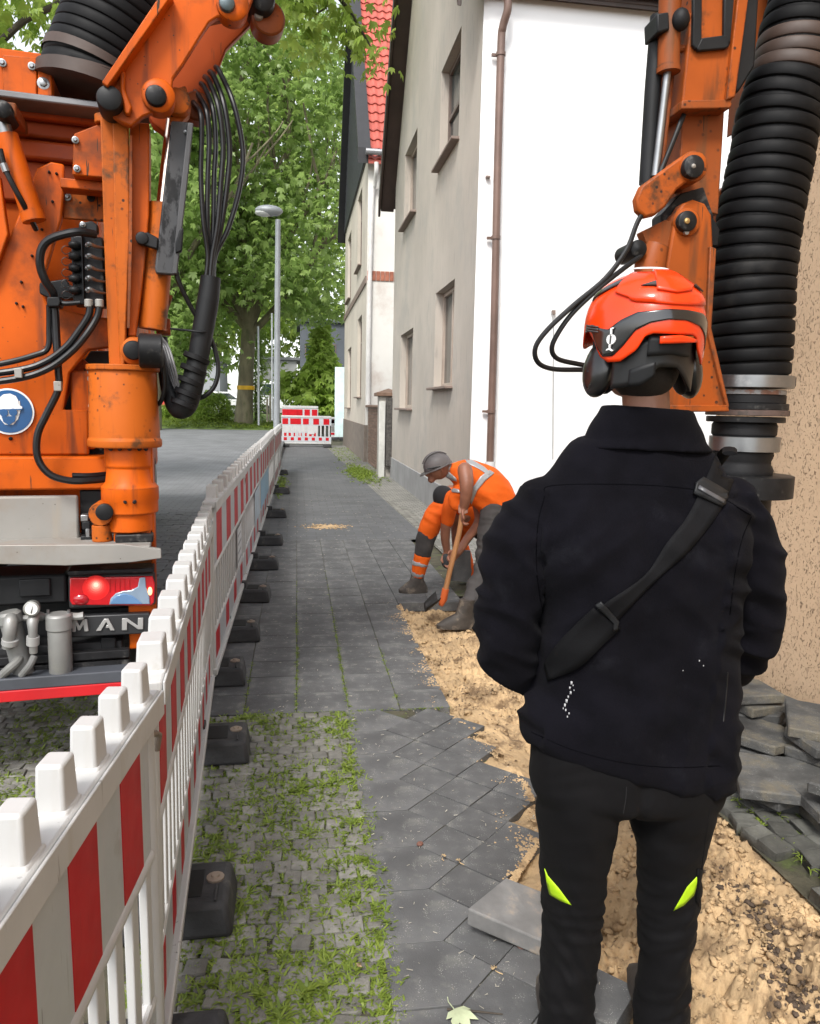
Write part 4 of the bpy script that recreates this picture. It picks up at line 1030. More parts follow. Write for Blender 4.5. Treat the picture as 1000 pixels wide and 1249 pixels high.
# ---- rear underrun bar with its worn red face
tbox('underrun_bar', mat('dark bar paint', (.05, .055, .065), .5, var=.2, dirt=((.35, .34, .33), 22, .66, .74)), 0, 823, 157, 838, -.05, .08, u0=-2.5)
tbox('warning_strip', mat('worn red tape', (.45, .010, .014), .4, var=.12, dirt=((.06, .03, .03), 26, .66, .72), coat=.3), 0, 838, 157, 851, -.055, .07, u0=-2.5, bevel=.003)
# ---- black frame behind the lamp
tbox('cross_member', dark_in, 0, 786, 150, 822, .1, .25, u0=-2.45)
tbox('cross_tube', black_m, 40, 796, 158, 806, .02, .06, u0=-1.6, bevel=.004)
tbox('cross_tube', black_m, 40, 808, 158, 815, .03, .07, u0=-1.6, bevel=.004)
tbox('frame_panel', dark_in, 0, 690, 188, 826, .28, .34, u0=-2.45)
tbox('step_box', black_p, 0, 702, 82, 738, .06, .27, u0=-2.0, bevel=.012)
tbox('step_box', black_p, 22, 706, 62, 728, .045, .06, bevel=.006)
tbox('lower_panel', dark_in, 84, 742, 188, 782, .2, .27)
tbox('rear_post', orange, 155, 690, 192, 800, .09, .22, z0=.55)
tbox('rear_post', orange, 178, 430, 189.5, 692, .12, .3)
# ---- licence lamp, black flap under the name plate
tprism('flap', black_p, [(123, 778), (141, 778), (141, 794), (137, 799), (127, 799), (123, 794)], .08, .12)
# ---- rear lamp cluster
lamp = tbox('rear_lamp', mat('lamp housing', (.03, .03, .03), .4), 82, 700, 190, 741, .06, .2, bevel=.012)
red_l = mat('red lens', (.45, .006, .012), .12, coat=.6, var=.1, vs=20, spec=.6)
lit = mat('lit red lens', (.6, .01, .01), .15, emit=((1, .05, .03), 1.1), coat=.5)
hot = mat('lit bulb', (.9, .2, .1), .2, emit=((1, .32, .2), 6))
grey_l = mat('clear lens', (.18, .25, .33), .08, coat=.6, spec=.7)
tprism('lens', red_l, [(85, 705), (186, 703), (189, 712), (188, 735), (184, 739), (88, 738), (85, 733)], .045, .07, lamp, bevel=.004)
for kq in range(7):
    b = MB(); c = T(117, 717 - kq * .6, .0445 - kq * .0006); rq = .052 * (1 - kq / 7.4); b.lathe(c, THD, [(0, rq), (.001, rq)], 28); b.build('brake_light', mat('lit lens %d' % kq, (.5, .008, .01), .3, emit=((1, .03 + .012 * kq * kq, .02 + .009 * kq * kq), .06 + .02 * kq * kq)), lamp)
b = MB(); b.ball(T(99, 731, .05), (.032, .016, .026), 18, 10, TRM); b.build('fog_lens', mat('dark red lens', (.3, .004, .01), .1, coat=.7), lamp)
for k in range(5):
    b = MB(); q0 = T(134 + k * 6, 706, .043); q1 = T(134 + k * 6, 722, .043); b.cyl(q0, q1, .0015, 6); b.build('lens_rib', red_l, lamp)
tprism('reversing_lens', grey_l, [(133, 737.5), (135, 730), (141, 724), (150, 721), (160, 720), (168, 716), (170, 705), (177, 704), (178, 716), (182, 727), (183, 737)], .038, .055, lamp, bevel=.003)
tprism('reversing_lens', mat('blue lens', (.10, .2, .36), .08, coat=.6), [(134.5, 737), (137, 730.5), (143, 726), (152, 724), (162, 727), (170, 733), (174, 737)], .034, .046, lamp, bevel=.003)
b = MB(); b.ball(T(183, 721, .045), (.009, .012, .018), 12, 8, TRM); b.build('side_light', mat('lit side light', (.9, .4, .15), .3, emit=((1, .45, .2), 1.2)), lamp)
tbox('lamp_guard', black_m, 82, 695, 188, 700, .02, .14, bevel=.004)
# ---- name plate
plate = tprism('name_plate', mat('plate black', (.02, .021, .023), .45, var=.2), [(84, 752), (182, 748), (185, 756), (184, 768), (176, 773), (84, 778)], .05, .09)
silver = mat('silver letters', (.4, .4, .39), .35, metal=.4)
def letter(polys):
    for pl in polys: tprism('letter', silver, pl, .042, .052, plate, bevel=.0015)
letter([[(88, 771), (88.8, 756.3), (93, 756), (96.7, 764), (101, 755.8), (106, 755.5), (108, 770), (102.8, 770.3), (101.6, 762), (97.6, 769), (95, 769), (92.6, 762.5), (92.2, 770.8)]])
letter([[(117, 769.8), (126.8, 755.1), (132.2, 754.9), (140, 769), (134.5, 769.2), (133, 766), (128.6, 766.2), (129.9, 762.6), (131.6, 762.5), (129.5, 758.5), (123, 769.6)]])
letter([[(148.5, 769), (148.8, 754.6), (155, 754.4), (168, 763.6), (168.3, 754), (174.6, 753.8), (174.6, 767.6), (168.4, 767.8), (155, 758.6), (154.9, 768.7)]])
# ---- filters, gauge and piping
f1 = tcyl('water_filter', alu, 71.5, 748, 822, 0, .0, prof=[(0, 12), (.02, 13), (.74, 13), (.745, 14.5), (.97, 14.5), (1.0, 12)])
for px in (58.5, 84):
    q = T(px, 748, .0); b = MB(); b.cyl(q - Vector((0, 0, .05)), q + Vector((0, 0, .015)), .006, 8); b.build('clamp_bolt', steel_b, f1)
a0, a1 = T(12, 754, .02), T(30, 826, .02)
b = MB(); b.lathe(a1, a0 - a1, [(0, .036), (.01, .04), (.23, .04), (.235, .046), (.27, .046), (.28, .035)], 22); f2 = b.build('water_filter', alu, truck)
ttube('elbow_pipe', alu, [(9, 790, -.03), (12, 770, -.04), (13, 758, -.03), (14, 752, .0)], [6, 7.5, 8, 6], f2, 14)
ttube('elbow_pipe', alu, [(41, 796, -.03), (40, 770, -.04), (40, 758, -.03), (44, 752, .0), (52, 752, .02)], [4.5, 5, 6.5, 6, 5], None, 14)
b = MB(); b.cyl(T(40, 786, -.03), T(40.3, 776, -.035), .024, 14); b.cyl(T(12, 785, -.03), T(12.5, 779, -.035), .031, 14); b.build('pipe_union', mat('pipe union', (.5, .5, .49), .4, metal=.4), truck)
ttube('cross_pipe', alu, [(14, 752, .03), (30, 754, .03), (52, 752, .03), (58, 752, .03)], 3.6)
ttube('cross_pipe', alu, [(83, 752, .02), (95, 752, .02), (102, 751, .02)], [5, 4.5, 5])
b = MB(); c = T(38, 743, -.05); b.lathe(c, THD, [(0, .026), (.002, .03), (.03, .03), (.034, .02)], 24); gz_ = b.build('pressure_gauge', mat('gauge case', (.32, .32, .3), .35, metal=.6), truck)
b = MB(); b.lathe(T(38, 743, -.053), THD, [(0, .023), (.004, .023)], 24); b.build('dial', mat('gauge dial', (.75, .75, .72), .4), gz_)
b = MB(); b.prism([T(37, 748, -.056), T(38.2, 748.3, -.056), T(39.8, 739, -.056)], THD * .002); b.build('needle', black_p, gz_)
ttube('drain_hose', mat('grey hose', (.16, .16, .15), .6), [(2, 824, -.02), (12, 815, -.04), (22, 806, -.02), (26, 796, .02)], 5)
ttube('drain_hose', mat('grey hose b', (.14, .14, .135), .6), [(26, 824, -.03), (36, 812, -.045), (42, 800, -.03)], 4)
# ---- platform and grey panel above it
tprism('platform', steel_g, [(-400, 671), (0, 665), (150, 664), (196, 670), (197, 681), (160, 686), (80, 690), (-60, 687), (-400, 692)], -.03, .0, bevel=.003)
ua = -2.5; z_pl = T(100, 666, 0).z
b = MB(); b.box(W_((ua + .0) / 2, .16, z_pl - .015), (2.5, .36, .025), TRM); b.build('platform_deck', steel_g, truck, bevel=.004)
tbox('grey_panel', steel_g, -300, 605, 97, 664, .22, .25, bevel=.01)
# ---- main rear panels
tprism('rear_panel', orange, [(-600, 120), (20, 120), (118, 135), (118, 650), (97, 650), (97, 590), (-600, 598)], .50, .56)
rp = tprism('rear_plate', orange, [(-300, 545), (-300, 250), (-5, 330), (45, 205), (62, 197), (78, 200), (78, 236), (75, 268), (56, 330), (50, 352), (58, 372), (108, 385), (134, 388), (134, 424), (108, 427), (85, 455), (77, 500), (108, 500), (108, 555), (-300, 556)], .30, .34, bevel=.008)
tbox('rear_rail', orange, -300, 557, 140, 598, .24, .5, bevel=.01)
tbox('bracket_panel', orange, 85, 452, 116, 548, .33, .42, bevel=.008)
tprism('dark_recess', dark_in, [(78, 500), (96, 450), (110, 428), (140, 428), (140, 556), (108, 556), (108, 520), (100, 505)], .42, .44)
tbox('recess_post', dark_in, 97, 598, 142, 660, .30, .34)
ttube('recess_hose', orange_r, [(88, 468, .38), (96, 450, .38), (104, 440, .38)], 6)
# red-brown pressed panel under the top box
for k, (y0, y1, dd) in enumerate(((130, 147, .40), (149, 170, .46), (173, 196, .42), (198, 250, .47))):
    tbox('pressed_rib', orange_r, -300, y0, 136, y1, dd, dd + .05, bevel=.012)
tbox('ledge', mat('grey ledge', (.16, .16, .165), .45, metal=.4, var=.2), -300, 117, 136, 126, .26, .6, bevel=.006)
# top box
tb2 = tbox('top_box', orange, -300, 62, 66, 118, .34, 1.0, bevel=.01)
tprism('cover_plate', orange, [(3, 66), (45, 70), (45, 117), (3, 114)], .328, .338, tb2)
for px, py, r in ((3, 77, 3.2), (39, 81, 3.2), (53, 102, 5)): tbolt(px, py, r, .325, tb2)
tprism('edge_bracket', orange, [(46, 72), (62, 66), (64, 118), (46, 118)], .322, .338, tb2)
# left hydraulic ram
b = MB(); b.cyl(T(8, 165, .2), T(38, 258, .2), .042, 20); b.cyl(T(38, 258, .2), T(42, 270, .2), .045, 20); ram = b.build('ram', orange, truck)
b = MB(); b.cyl(T(3, 146, .2), T(8, 165, .2), .026, 16); b.build('ram_rod', steel_b, ram)
tpin('ram_eye', black_m, 2, 132, 10, .12, .26, ram)
tbox('ram_bracket', orange_d, 0, 124, 20, 141, .16, .4)
ttube('ram_hose', hose_m, [(0, 182, .14), (6, 205, .14), (17, 228, .14), (30, 252, .16), (44, 280, .25)], 3.2, ram)
b = MB(); b.cyl(T(4, 200, .14), T(8, 210, .14), .015, 10); b.build('hose_fitting', steel_b, ram)
tprism('side_stay', orange, [(-60, 170), (0, 215), (10, 285), (-5, 330), (-60, 400)], .26, .30)
# inspection ribs right of the arm plate
tbox('rib_plate', orange, 73, 219, 127, 231, .2, .3, bevel=.004)
tbox('rib_back', orange_w, 75, 233, 127, 268, .34, .36, bevel=.004)
tbolt(82, 240, 3.5, .335); tbolt(111, 241, 3.5, .335, m=black_m)
tprism('hinge_cover', orange, [(90, 163), (118, 152), (127, 152), (127, 217), (88, 213)], .14, .3)
tbolt(92, 171, 3, .13); tbolt(94, 206, 3, .13)
# ---- safety sign: blue disc with a white head, helmet, goggles and mask
def disc(px, py, r, d, m, name, par): 
    a = T(px, py, d); b_ = MB(); b_.lathe(a, THD, [(0, r * mpp(d)), (.004, r * mpp(d))], 40); return b_.build(name, m, par)
blue = mat('sign blue', (.012, .085, .24), .4); whit = mat('sign white', (.78, .78, .78), .4)
sg = disc(11, 502, 25.5, .288, whit, 'safety_sign', truck)
disc(11, 502, 23.5, .286, blue, 'blue_field', sg)
head = tprism('head_symbol', whit, [(-3, 489), (24, 489), (25, 500), (22, 511), (16, 518), (6, 518), (0, 511), (-4, 500)], .282, .287, sg, bevel=0)
tprism('helmet_symbol', whit, [(-8, 497), (-7, 494), (-4, 493), (-2, 486), (4, 481), (12, 480), (19, 483), (22, 488), (23, 494), (27, 496), (27, 499), (-7, 500)], .278, .2815, sg, bevel=0)
tprism('visor_line', blue, [(-7, 499.5), (27, 498.5), (27, 500), (-7, 501)], .276, .2785, sg, bevel=0)
disc(4.5, 503.5, 4.2, .275, blue, 'goggle_symbol', sg); disc(16, 503, 4.2, .275, blue, 'goggle_symbol', sg)
tprism('mask_symbol', blue, [(2, 508), (19, 507.5), (18, 514), (11, 518.5), (4, 514.5)], .2755, .279, sg, bevel=0)
tbolt(13, 535, 1.6, .295, m=black_m)
for px, py in ((51, 280), (39, 312), (26, 344), (20, 370), (28, 374), (60, 210), (69, 212), (64, 246), (48, 252)): tbolt(px, py, 1.2, .296, rp, black_m)
# ---- valve block with handles and hoses
vb = tbox('valve_block', black_m, 86, 288, 128, 372, .16, .28, bevel=.006)
tprism('valve_bracket', black_p, [(96, 272), (112, 269), (119, 274), (119, 283), (96, 282)], .14, .2, vb); tbolt(101, 274, 2.4, .136, vb)
tbox('valve_bar', black_p, 98, 282, 103, 370, .12, .16, par=vb, bevel=.004)
for k, y in enumerate((299, 313, 327, 340, 354)):
    q = T(91, y, .14); b = MB(); b.ball(q, (.024, .026, .017), 12, 8); b.cyl(q, T(98, y, .15), .013, 10); b.build('valve_cap', black_p, vb)
    ttube('valve_lever', steel_b, [(105, y, .12), (109, y - 1.5, .1), (118, y + 2, .12), (131, y + 4, .16)], [1.6, 2.6, 1.9, 1.4], vb, 8)
    b = MB(); b.ball(T(107, y, .11), (.011, .011, .011), 10, 6); b.build('lever_eye', steel_b, vb)
    ttube('wire_loop', steel_b, [(86, y + 3, .15), (79, y + 1, .12), (75, y + 6, .13), (80, y + 11, .14), (87, y + 8, .16)], .5, vb, 5)
tprism('block_foot', black_m, [(48, 345), (80, 340), (86, 350), (128, 352), (128, 364), (60, 364), (48, 358)], .2, .27, vb)
ttube('hydraulic_hose', hose_m, [(116, 286, .1), (96, 283, .06), (74, 287, .06), (58, 294, .07), (50, 306, .08), (49, 324, .09), (55, 342, .1), (64, 356, .12), (66, 364, .14)], 4.6)
ttube('hydraulic_hose', hose_m, [(66, 364, .14), (78, 370, .12), (98, 369, .12)], 3)
tprism('hose_clamp_block', black_p, [(57, 362), (72, 362), (74, 368), (72, 374), (57, 374)], .1, .2)
ttube('hydraulic_hose', hose_m, [(60, 372, .15), (60, 400, .16), (58, 425, .16), (40, 434, .15), (0, 444, .13), (-60, 452, .13)], 3.4)
ttube('hydraulic_hose', hose_m, [(67, 372, .15), (69, 410, .15), (71, 450, .14), (71, 475, .14), (57, 505, .14), (46, 530, .14), (46, 558, .14), (60, 578, .14), (84, 586, .15), (110, 586, .17), (142, 583, .22)], 4.2)
ttube('hydraulic_hose', hose_m, [(110, 372, .1), (108, 385, .1), (96, 404, .1), (80, 424, .1), (54, 442, .1), (20, 452, .1), (-60, 462, .1)], 4.0)
ttube('hydraulic_hose', hose_m, [(122, 372, .1), (118, 388, .1), (104, 410, .09), (86, 430, .09), (58, 450, .09), (20, 462, .09), (-60, 472, .09)], 4.0)
ttube('hydraulic_hose', hose_m, [(64, 372, .15), (65, 398, .16), (68, 430, .15)], 2.6)
ttube('hydraulic_hose', hose_m, [(88, 580, .16), (112, 580, .18), (142, 577, .24)], 3.4)
for px, py in ((108, 371), (121, 371)): tcyl('hose_ferrule', steel_g, px, py - 6, py + 4, 4.6, .1)
for px, py in ((22, 455), (70, 471)): tbox('hose_clip', steel_g, px - 5, py - 6, px + 5, py + 6, .06, .1, bevel=.003)
# ---- swivel column on the right corner
tcyl('swivel_column', orange_w, 150, 452, 545, 0, .16, prof=[(0, 40), (.03, 41), (.10, 41), (.12, 39), (.97, 37), (1.0, 36)])
tcyl('column_flange', orange_w, 150, 446, 453, 40, .16)
tcyl('swivel_motor', orange, 157, 540, 646, 0, .16, prof=[(0, 27), (.20, 27), (.21, 31), (.34, 31), (.36, 32), (.5, 32), (.56, 27), (.72, 25), (.74, 27), (.98, 27), (1, 26)])
tbox('column_base', orange, 138, 640, 184, 662, .1, .3)
tbox('base_flange', black_m, 140, 652, 187, 662, .06, .3)
for k, px in enumerate((124, 135, 146, 158, 170, 178)): tbolt(px, 547.5, 2, .045 + abs(k - 2.5) * .012, m=black_m)
for px, py in ((153, 612), (164, 612)): tbolt(px, py, 2, .05, m=black_m)
tbox('column_lug', orange, 107, 450, 126, 500, .18, .3)
for px, py in ((111, 454), (111, 462), (112, 495)): tbolt(px, py, 3.2, .17, m=steel_g)
tbox('lug_strap', orange, 109, 447, 180, 452, .1, .3)
tcyl('valve_elbow', orange_w, 124, 640, 660, 11, .12)
b = MB(); b.lathe(T(122, 628, .08), (T(130, 622, .16) - T(122, 628, .04)), [(0, .045), (.02, .05), (.1, .05)], 20); b.build('valve_body', orange_w, truck)
b = MB(); b.lathe(T(127, 625, .05), THD, [(0, .028), (.004, .034), (.03, .034)], 20); b.build('valve_disc', black_p, truck)
for k, (x0, y0, x1, y1, m_) in enumerate(((98, 628, 108, 636, steel_b), (100, 636, 110, 646, black_p), (104, 644, 110, 656, steel_b), (98, 654, 112, 661, black_p), (132, 636, 139, 646, steel_b))): tbox('fitting', m_, x0, y0, x1, y1, .16, .22, bevel=.004)
# ---- crane post: tapered box beams
post = tprism('crane_post', orange_w, [(122, 140), (137, 140), (150, 152), (154, 300), (154, 446), (133, 446), (127, 300)], .10, .34)
tprism('post_rib', orange_w, [(137, 138), (157, 150), (158, 290), (152, 445), (146, 446), (140, 300)], .075, .10, post)
tprism('post_side', orange, [(158, 148), (182, 150), (182, 260), (176, 330), (166, 410), (156, 410), (156, 300)], .12, .30, post)
tcyl('post_head', orange_w, 127, 141, 152, 10, .15, post)
tprism('weld_seam', orange_d, [(158, 165), (161, 165), (161, 290), (158, 400), (155, 400), (157, 290)], .068, .078, post, bevel=0)
tpin('hinge_eye', orange_w, 163, 428, 17, .06, .34)
tpin('hinge_pin', black_m, 162, 427, 11, .035, .1)
b = MB(); b.lathe(T(184, 428, .02), TR, [(-.045, .062), (-.04, .068), (.04, .068), (.045, .06)], 24); b.build('hinge_bush', black_m, truck)
# lift ram beside the post with its black guard
b = MB(); b.cyl(T(186, 402, .18), T(199, 250, .18), .055, 22); lift = b.build('lift_ram', orange_w, truck)
b = MB(); b.cyl(T(199, 250, .18), T(213, 128, .18), .028, 16); b.build('ram_rod', mat('chrome rod', (.75, .6, .5), .18, metal=1.0), lift)
tprism('rod_guard', mat('scuffed black guard', (.016, .016, .017), .55, var=.4, vs=8, spec=.2, stretch=(1, 1, .45), dirt=((.06, .06, .063), 11, .5, .58), edge=((.14, .14, .145), .01)), [(209, 147), (235, 149), (229, 205), (214, 328), (212, 335), (190, 333), (189, 326)], .08, .12, lift, bevel=.006)
tprism('guard_flange', mat('guard side', (.05, .05, .053), .5, var=.3, dirt=((.04, .04, .04), 9, .5, .7)), [(229, 149), (236, 150), (230, 210), (216, 334), (209, 334)], .05, .085, lift, bevel=.004)
tprism('guard_clip', black_m, [(170, 284), (180, 283), (193, 290), (192, 304), (172, 298)], .07, .1, lift)
tpin('clip_pin', black_m, 173, 290, 7, .06, .1, lift)
tprism('guard_latch', black_p, [(219, 280), (224, 277), (222, 306), (214, 309), (214, 296)], .04, .08, lift)
for px, py in ((226, 161), (216, 300)): tbolt(px, py, 1.6, .078, lift, steel_b)
ttube('steel_link', orange_d, [(205, 404, .2), (196, 402, .2), (208, 360, .2)], 3)
tbox('link_bracket', orange_r, 190, 388, 208, 408, .22, .3)
# ---- boom: cheek plates of the lower boom, rising to the right
def boomprism(name, m, pts, d0, d1, par=None, bevel=.006): return tprism(name, m, pts, d0, d1, par, bevel)
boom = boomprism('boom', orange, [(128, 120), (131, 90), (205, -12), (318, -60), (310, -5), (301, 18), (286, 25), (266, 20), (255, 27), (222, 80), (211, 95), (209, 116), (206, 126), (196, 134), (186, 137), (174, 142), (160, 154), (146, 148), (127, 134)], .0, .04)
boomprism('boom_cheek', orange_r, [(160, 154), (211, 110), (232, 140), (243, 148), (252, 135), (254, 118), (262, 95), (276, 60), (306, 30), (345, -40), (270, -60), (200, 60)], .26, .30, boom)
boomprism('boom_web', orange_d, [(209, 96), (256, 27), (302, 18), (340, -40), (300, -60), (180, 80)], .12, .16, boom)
boomprism('top_flange', orange, [(124, 100), (201, -15), (212, -10), (131, 106)], -.07, .02, boom, .004)
boomprism('grab_handle', orange, [(146, 84), (153, 88), (152, 108), (161, 130), (158, 140), (152, 138), (147, 112)], -.03, .0, boom, .006)
tpin('boom_boss', orange, 193, 115, 18, -.03, .05, boom); tpin('boom_pin', black_m, 190, 115, 11.5, -.05, .05, boom)
tpin('boom_boss', orange, 284, 3, 18, -.03, .05, boom); tpin('boom_pin', mat('grey pin', (.10, .13, .14), .4, metal=.5), 277, 2, 9, -.05, .05, boom)
tpin('pivot_knob', black_p, 133, 118, 14, -.06, .08, boom)
tpin('link_boss', orange_w, 216, 122, 15, .06, .18, boom); tpin('link_boss', orange_d, 240, 128, 16, .18, .27, boom)
boomprism('link_cheek', orange_w, [(206, 110), (226, 104), (233, 122), (230, 140), (218, 152), (207, 148), (205, 130)], .1, .15, boom)
boomprism('boom_foot', orange_r, [(180, 138), (204, 130), (214, 160), (205, 165), (186, 150)], .2, .28, boom)
tpin('end_boss', orange_d, 328, 20, 19, .1, .2, boom); tpin('end_bolt', steel_g, 316, 17, 5, .08, .12, boom)
tpin('end_clamp', black_m, 320, -4, 15, .04, .2, boom)
# boom goes on overhead and comes down on the right as the nozzle arm (built below)
# ---- thick ribbed suction hose leaving the tank
def ribbed(name, m, path, r, pitch, par, amp=.06, n=28, r_end=None):
    """corrugated hose: flat rings separated by narrow grooves"""
    F0 = spline(path, 12); L = [0]
    for a, c in zip(F0[:-1], F0[1:]): L.append(L[-1] + (c - a).length)
    tot = L[-1]; pts = []; rad = []; k = 0; s = 0
    L = np.array(L); A = np.array([p[:] for p in F0])
    while s < tot:
        for f, q in ((.0, 1 - amp), (.08, 1 - .25 * amp), (.2, 1), (.76, 1), (.9, 1 - .3 * amp)):
            t = min(s + f * pitch, tot); pts.append(Vector([np.interp(t, L, A[:, i]) for i in range(3)])); rad.append(r * q)
        s += pitch
    b_ = MB(); F = frames(pts); vs = []; fs = []
    for (p, u, w), q in zip(F, rad):
        for j in range(n):
            a = 2 * math.pi * j / n; vs.append(p + u * math.cos(a) * q + w * math.sin(a) * q)
    m_ = len(F)
    for i in range(m_ - 1):
        for j in range(n):
            j2 = (j + 1) % n; fs.append((i * n + j, i * n + j2, (i + 1) * n + j2, (i + 1) * n + j))
    b_.add(vs, fs); return b_.build(name, m, par, smooth=40)
rub = mat('ribbed hose rubber', (.0045, .0045, .005), .6, var=.35, vs=5, spec=.14, dirt=((.02, .019, .018), 5, .55, .8))
rub_b = mat('brown hose band', (.04, .022, .015), .6, var=.2, vs=6)
hs_path = [T(117, 108, .42), T(122, 88, .42), T(150, 20, .42), T(190, -60, .46), T(260, -190, .6)]
s0 = mpp(.42)
ribbed('suction_hose', rub, hs_path, 57 * s0, .042, truck, .035, 36)
pp = spline(hs_path, 12)
for t0_, t1_, nm in ((10, 13, 'hose_band'), (3, 5, 'hose_band')):
    b = MB(); b.tube(pp[t0_:t1_ + 1], 58.5 * s0, 36, False); b.build(nm, rub_b, truck)
b = MB(); b.lathe(T(117, 114, .42), pp[3] - pp[0], [(-.02, 62 * s0), (.03, 62 * s0), (.035, 58 * s0)], 36); b.build('hose_collar', rub_b, truck)
# ---- hanging loops of hydraulic hoses
for k, (tx, ty, mx, r) in enumerate(((238, 128, 246, 3.4), (243, 118, 255, 3.5), (250, 108, 263, 3.4), (255, 100, 272, 3.7), (261, 94, 280, 3.7), (268, 88, 296, 3.5))):
    dk = .10 + .015 * (k % 3); my = 168 + k * 3
    ttube('hanging_hose', hose_m, [(tx - 5, ty - 6, .22), (tx, ty, dk + .06), ((tx + mx) / 2 + 3, (ty + my) / 2 - 8, dk), (mx, my, dk), (mx - 1 - k * .5, my + 45, dk), (mx * .55 + 257 * .45 - (3 if k < 2 else 0), 268 + k * 2, dk), (258 + (k - 2.5) * 1.8, 312, dk + .01), (255 + (k - 2.5) * 1.9, 345, dk + .01), (253 + (k - 2.5) * 1.9, 362, dk + .01)], r * .88)
ttube('hose_sleeve', black_p, [(257, 338, .13), (254, 365, .13), (248, 400, .13), (241, 440, .13), (234, 470, .13), (226, 492, .14), (219, 497, .16), (212, 488, .18), (205, 468, .2), (200, 440, .22), (197, 412, .24)], [12, 13, 13, 12.5, 14, 15, 14, 12, 10, 8, 7], n=16)
for k in range(11):
    t = k / 10; x = np.interp(t, [0, .75, 1], [240, 226, 218]); y = np.interp(t, [0, .75, 1], [436, 490, 497])
    if k in (0, 2, 4, 6, 8):
        c = T(x, y, .13); b = MB(); b.lathe(c, T(x - 3.5, y + 9, .13) - c, [(-.008, .052), (-.006, .056), (.012, .056), (.015, .052)], 18); b.build('sleeve_wrap', black_r, truck)
ttube('cable_tie', black_p, [(208, 401, .15), (230, 403, .09), (247, 405, .08), (256, 402, .12)], 1.3)
ttube('loose_hose', hose_m, [(213, 325, .1), (220, 348, .1), (236, 380, .12), (256, 410, .14), (266, 445, .14), (262, 470, .14), (248, 484, .15), (232, 487, .16)], 2.9)
for k in range(4): ttube('control_hose', mat('grey control hose %d' % k, (.05 + .04 * k, .05 + .04 * k, .055 + .04 * k), .4), [(191 + k * 2, 412, .2 - k * .02), (197 + k * 3, 425, .15), (205 + k * 3, 452, .14 - .01 * k), (214 + k * 2, 475, .13), (222 + k * 2, 488, .14)], 1.5)
ttube('loose_hose', hose_m, [(192, 418, .12), (198, 440, .11), (201, 470, .12), (196, 490, .14), (187, 496, .18)], 2.7)
# ================================================================== nozzle arm on the right (same machine)
AYD = 2.62
def A(px, py, d=0.0): return AY(px, py, AYD + d)
def ap(name, m, pts, d0, d1, par=None, bevel=.004):
    b_ = MB(); b_.prism([A(x, y, d0) for x, y in pts], (0, d1 - d0, 0)); return b_.build(name, m, par or truck, bevel=bevel)
asx = AYD / FPX
orange_s = mat('shaded worn orange', (.30, .062, .007), .55, var=.18, vs=2.5, spec=.2, dirt=((.07, .03, .012), 6.5, .54, .7), specks=((.02, .015, .012), 30, .24), wear=((.13, .04, .012), .5, .72), edge=((.03, .02, .014), .012), scratch=(.03, .02, .014))  # worn paint, its colour darkened to carry the shade on this arm
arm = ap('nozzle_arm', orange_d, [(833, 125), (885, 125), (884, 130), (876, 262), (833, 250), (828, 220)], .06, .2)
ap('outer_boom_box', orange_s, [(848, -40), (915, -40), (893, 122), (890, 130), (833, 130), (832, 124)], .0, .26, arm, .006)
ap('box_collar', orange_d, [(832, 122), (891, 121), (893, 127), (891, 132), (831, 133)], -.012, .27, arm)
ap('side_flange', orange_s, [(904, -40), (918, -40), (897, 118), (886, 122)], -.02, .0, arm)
# rubber pad with the cut-out window
fr = [(848, -40), (898, -40), (892, 52), (886, 58), (853, 62), (846, 56)]
ap('rubber_frame', black_p, [(846, -40), (857, -40), (856, 55), (849, 60), (845, 54)], -.018, -.002, arm); ap('rubber_frame', black_p, [(856, 46), (888, 42), (890, 56), (885, 59), (852, 62), (850, 58)], -.019, -.003, arm); ap('rubber_frame', black_p, [(884, -40), (899, -40), (891, 54), (883, 45)], -.0185, -.0025, arm)
ap('black_guard', black_p, [(912, -40), (928, -40), (921, 80), (904, 108), (899, 114), (896, 100)], .02, .2, arm, .008)
ap('rear_boom', orange_d, [(925, -40), (962, -40), (918, 150), (903, 158), (908, 90)], .3, .4, arm)
ap('rear_stay', orange_d, [(903, 150), (914, 150), (910, 215), (898, 262), (897, 240)], .32, .38, arm)
ap('rear_link', orange_d, [(872, 236), (905, 215), (907, 228), (892, 270), (874, 282)], .2, .3, arm)
# upper link with pins
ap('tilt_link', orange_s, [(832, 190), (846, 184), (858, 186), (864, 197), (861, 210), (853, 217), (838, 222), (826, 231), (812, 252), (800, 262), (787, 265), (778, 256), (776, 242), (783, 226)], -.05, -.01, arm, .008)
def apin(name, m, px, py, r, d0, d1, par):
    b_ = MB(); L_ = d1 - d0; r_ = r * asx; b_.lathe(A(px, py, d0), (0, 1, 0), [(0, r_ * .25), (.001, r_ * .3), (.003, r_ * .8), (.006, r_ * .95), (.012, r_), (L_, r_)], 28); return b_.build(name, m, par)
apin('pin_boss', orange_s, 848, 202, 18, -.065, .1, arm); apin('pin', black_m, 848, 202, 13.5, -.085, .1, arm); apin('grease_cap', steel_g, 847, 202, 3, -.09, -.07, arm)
ap('link_shadow', black_m, [(806, 262), (830, 236), (858, 228), (870, 262), (868, 300), (830, 330), (806, 318)], .045, .12, arm)  # dark block standing in for the shade in the gap behind the link
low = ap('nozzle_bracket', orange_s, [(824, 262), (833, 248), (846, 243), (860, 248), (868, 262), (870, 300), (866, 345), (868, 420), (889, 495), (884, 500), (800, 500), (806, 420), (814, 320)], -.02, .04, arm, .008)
ap('bracket_flange', orange_d, [(866, 300), (874, 303), (868, 400), (890, 496), (886, 498), (862, 400)], -.035, .08, arm)
ap('bracket_shadow_gap', black_m, [(868, 262), (878, 280), (876, 300), (868, 300)], .05, .1, arm)
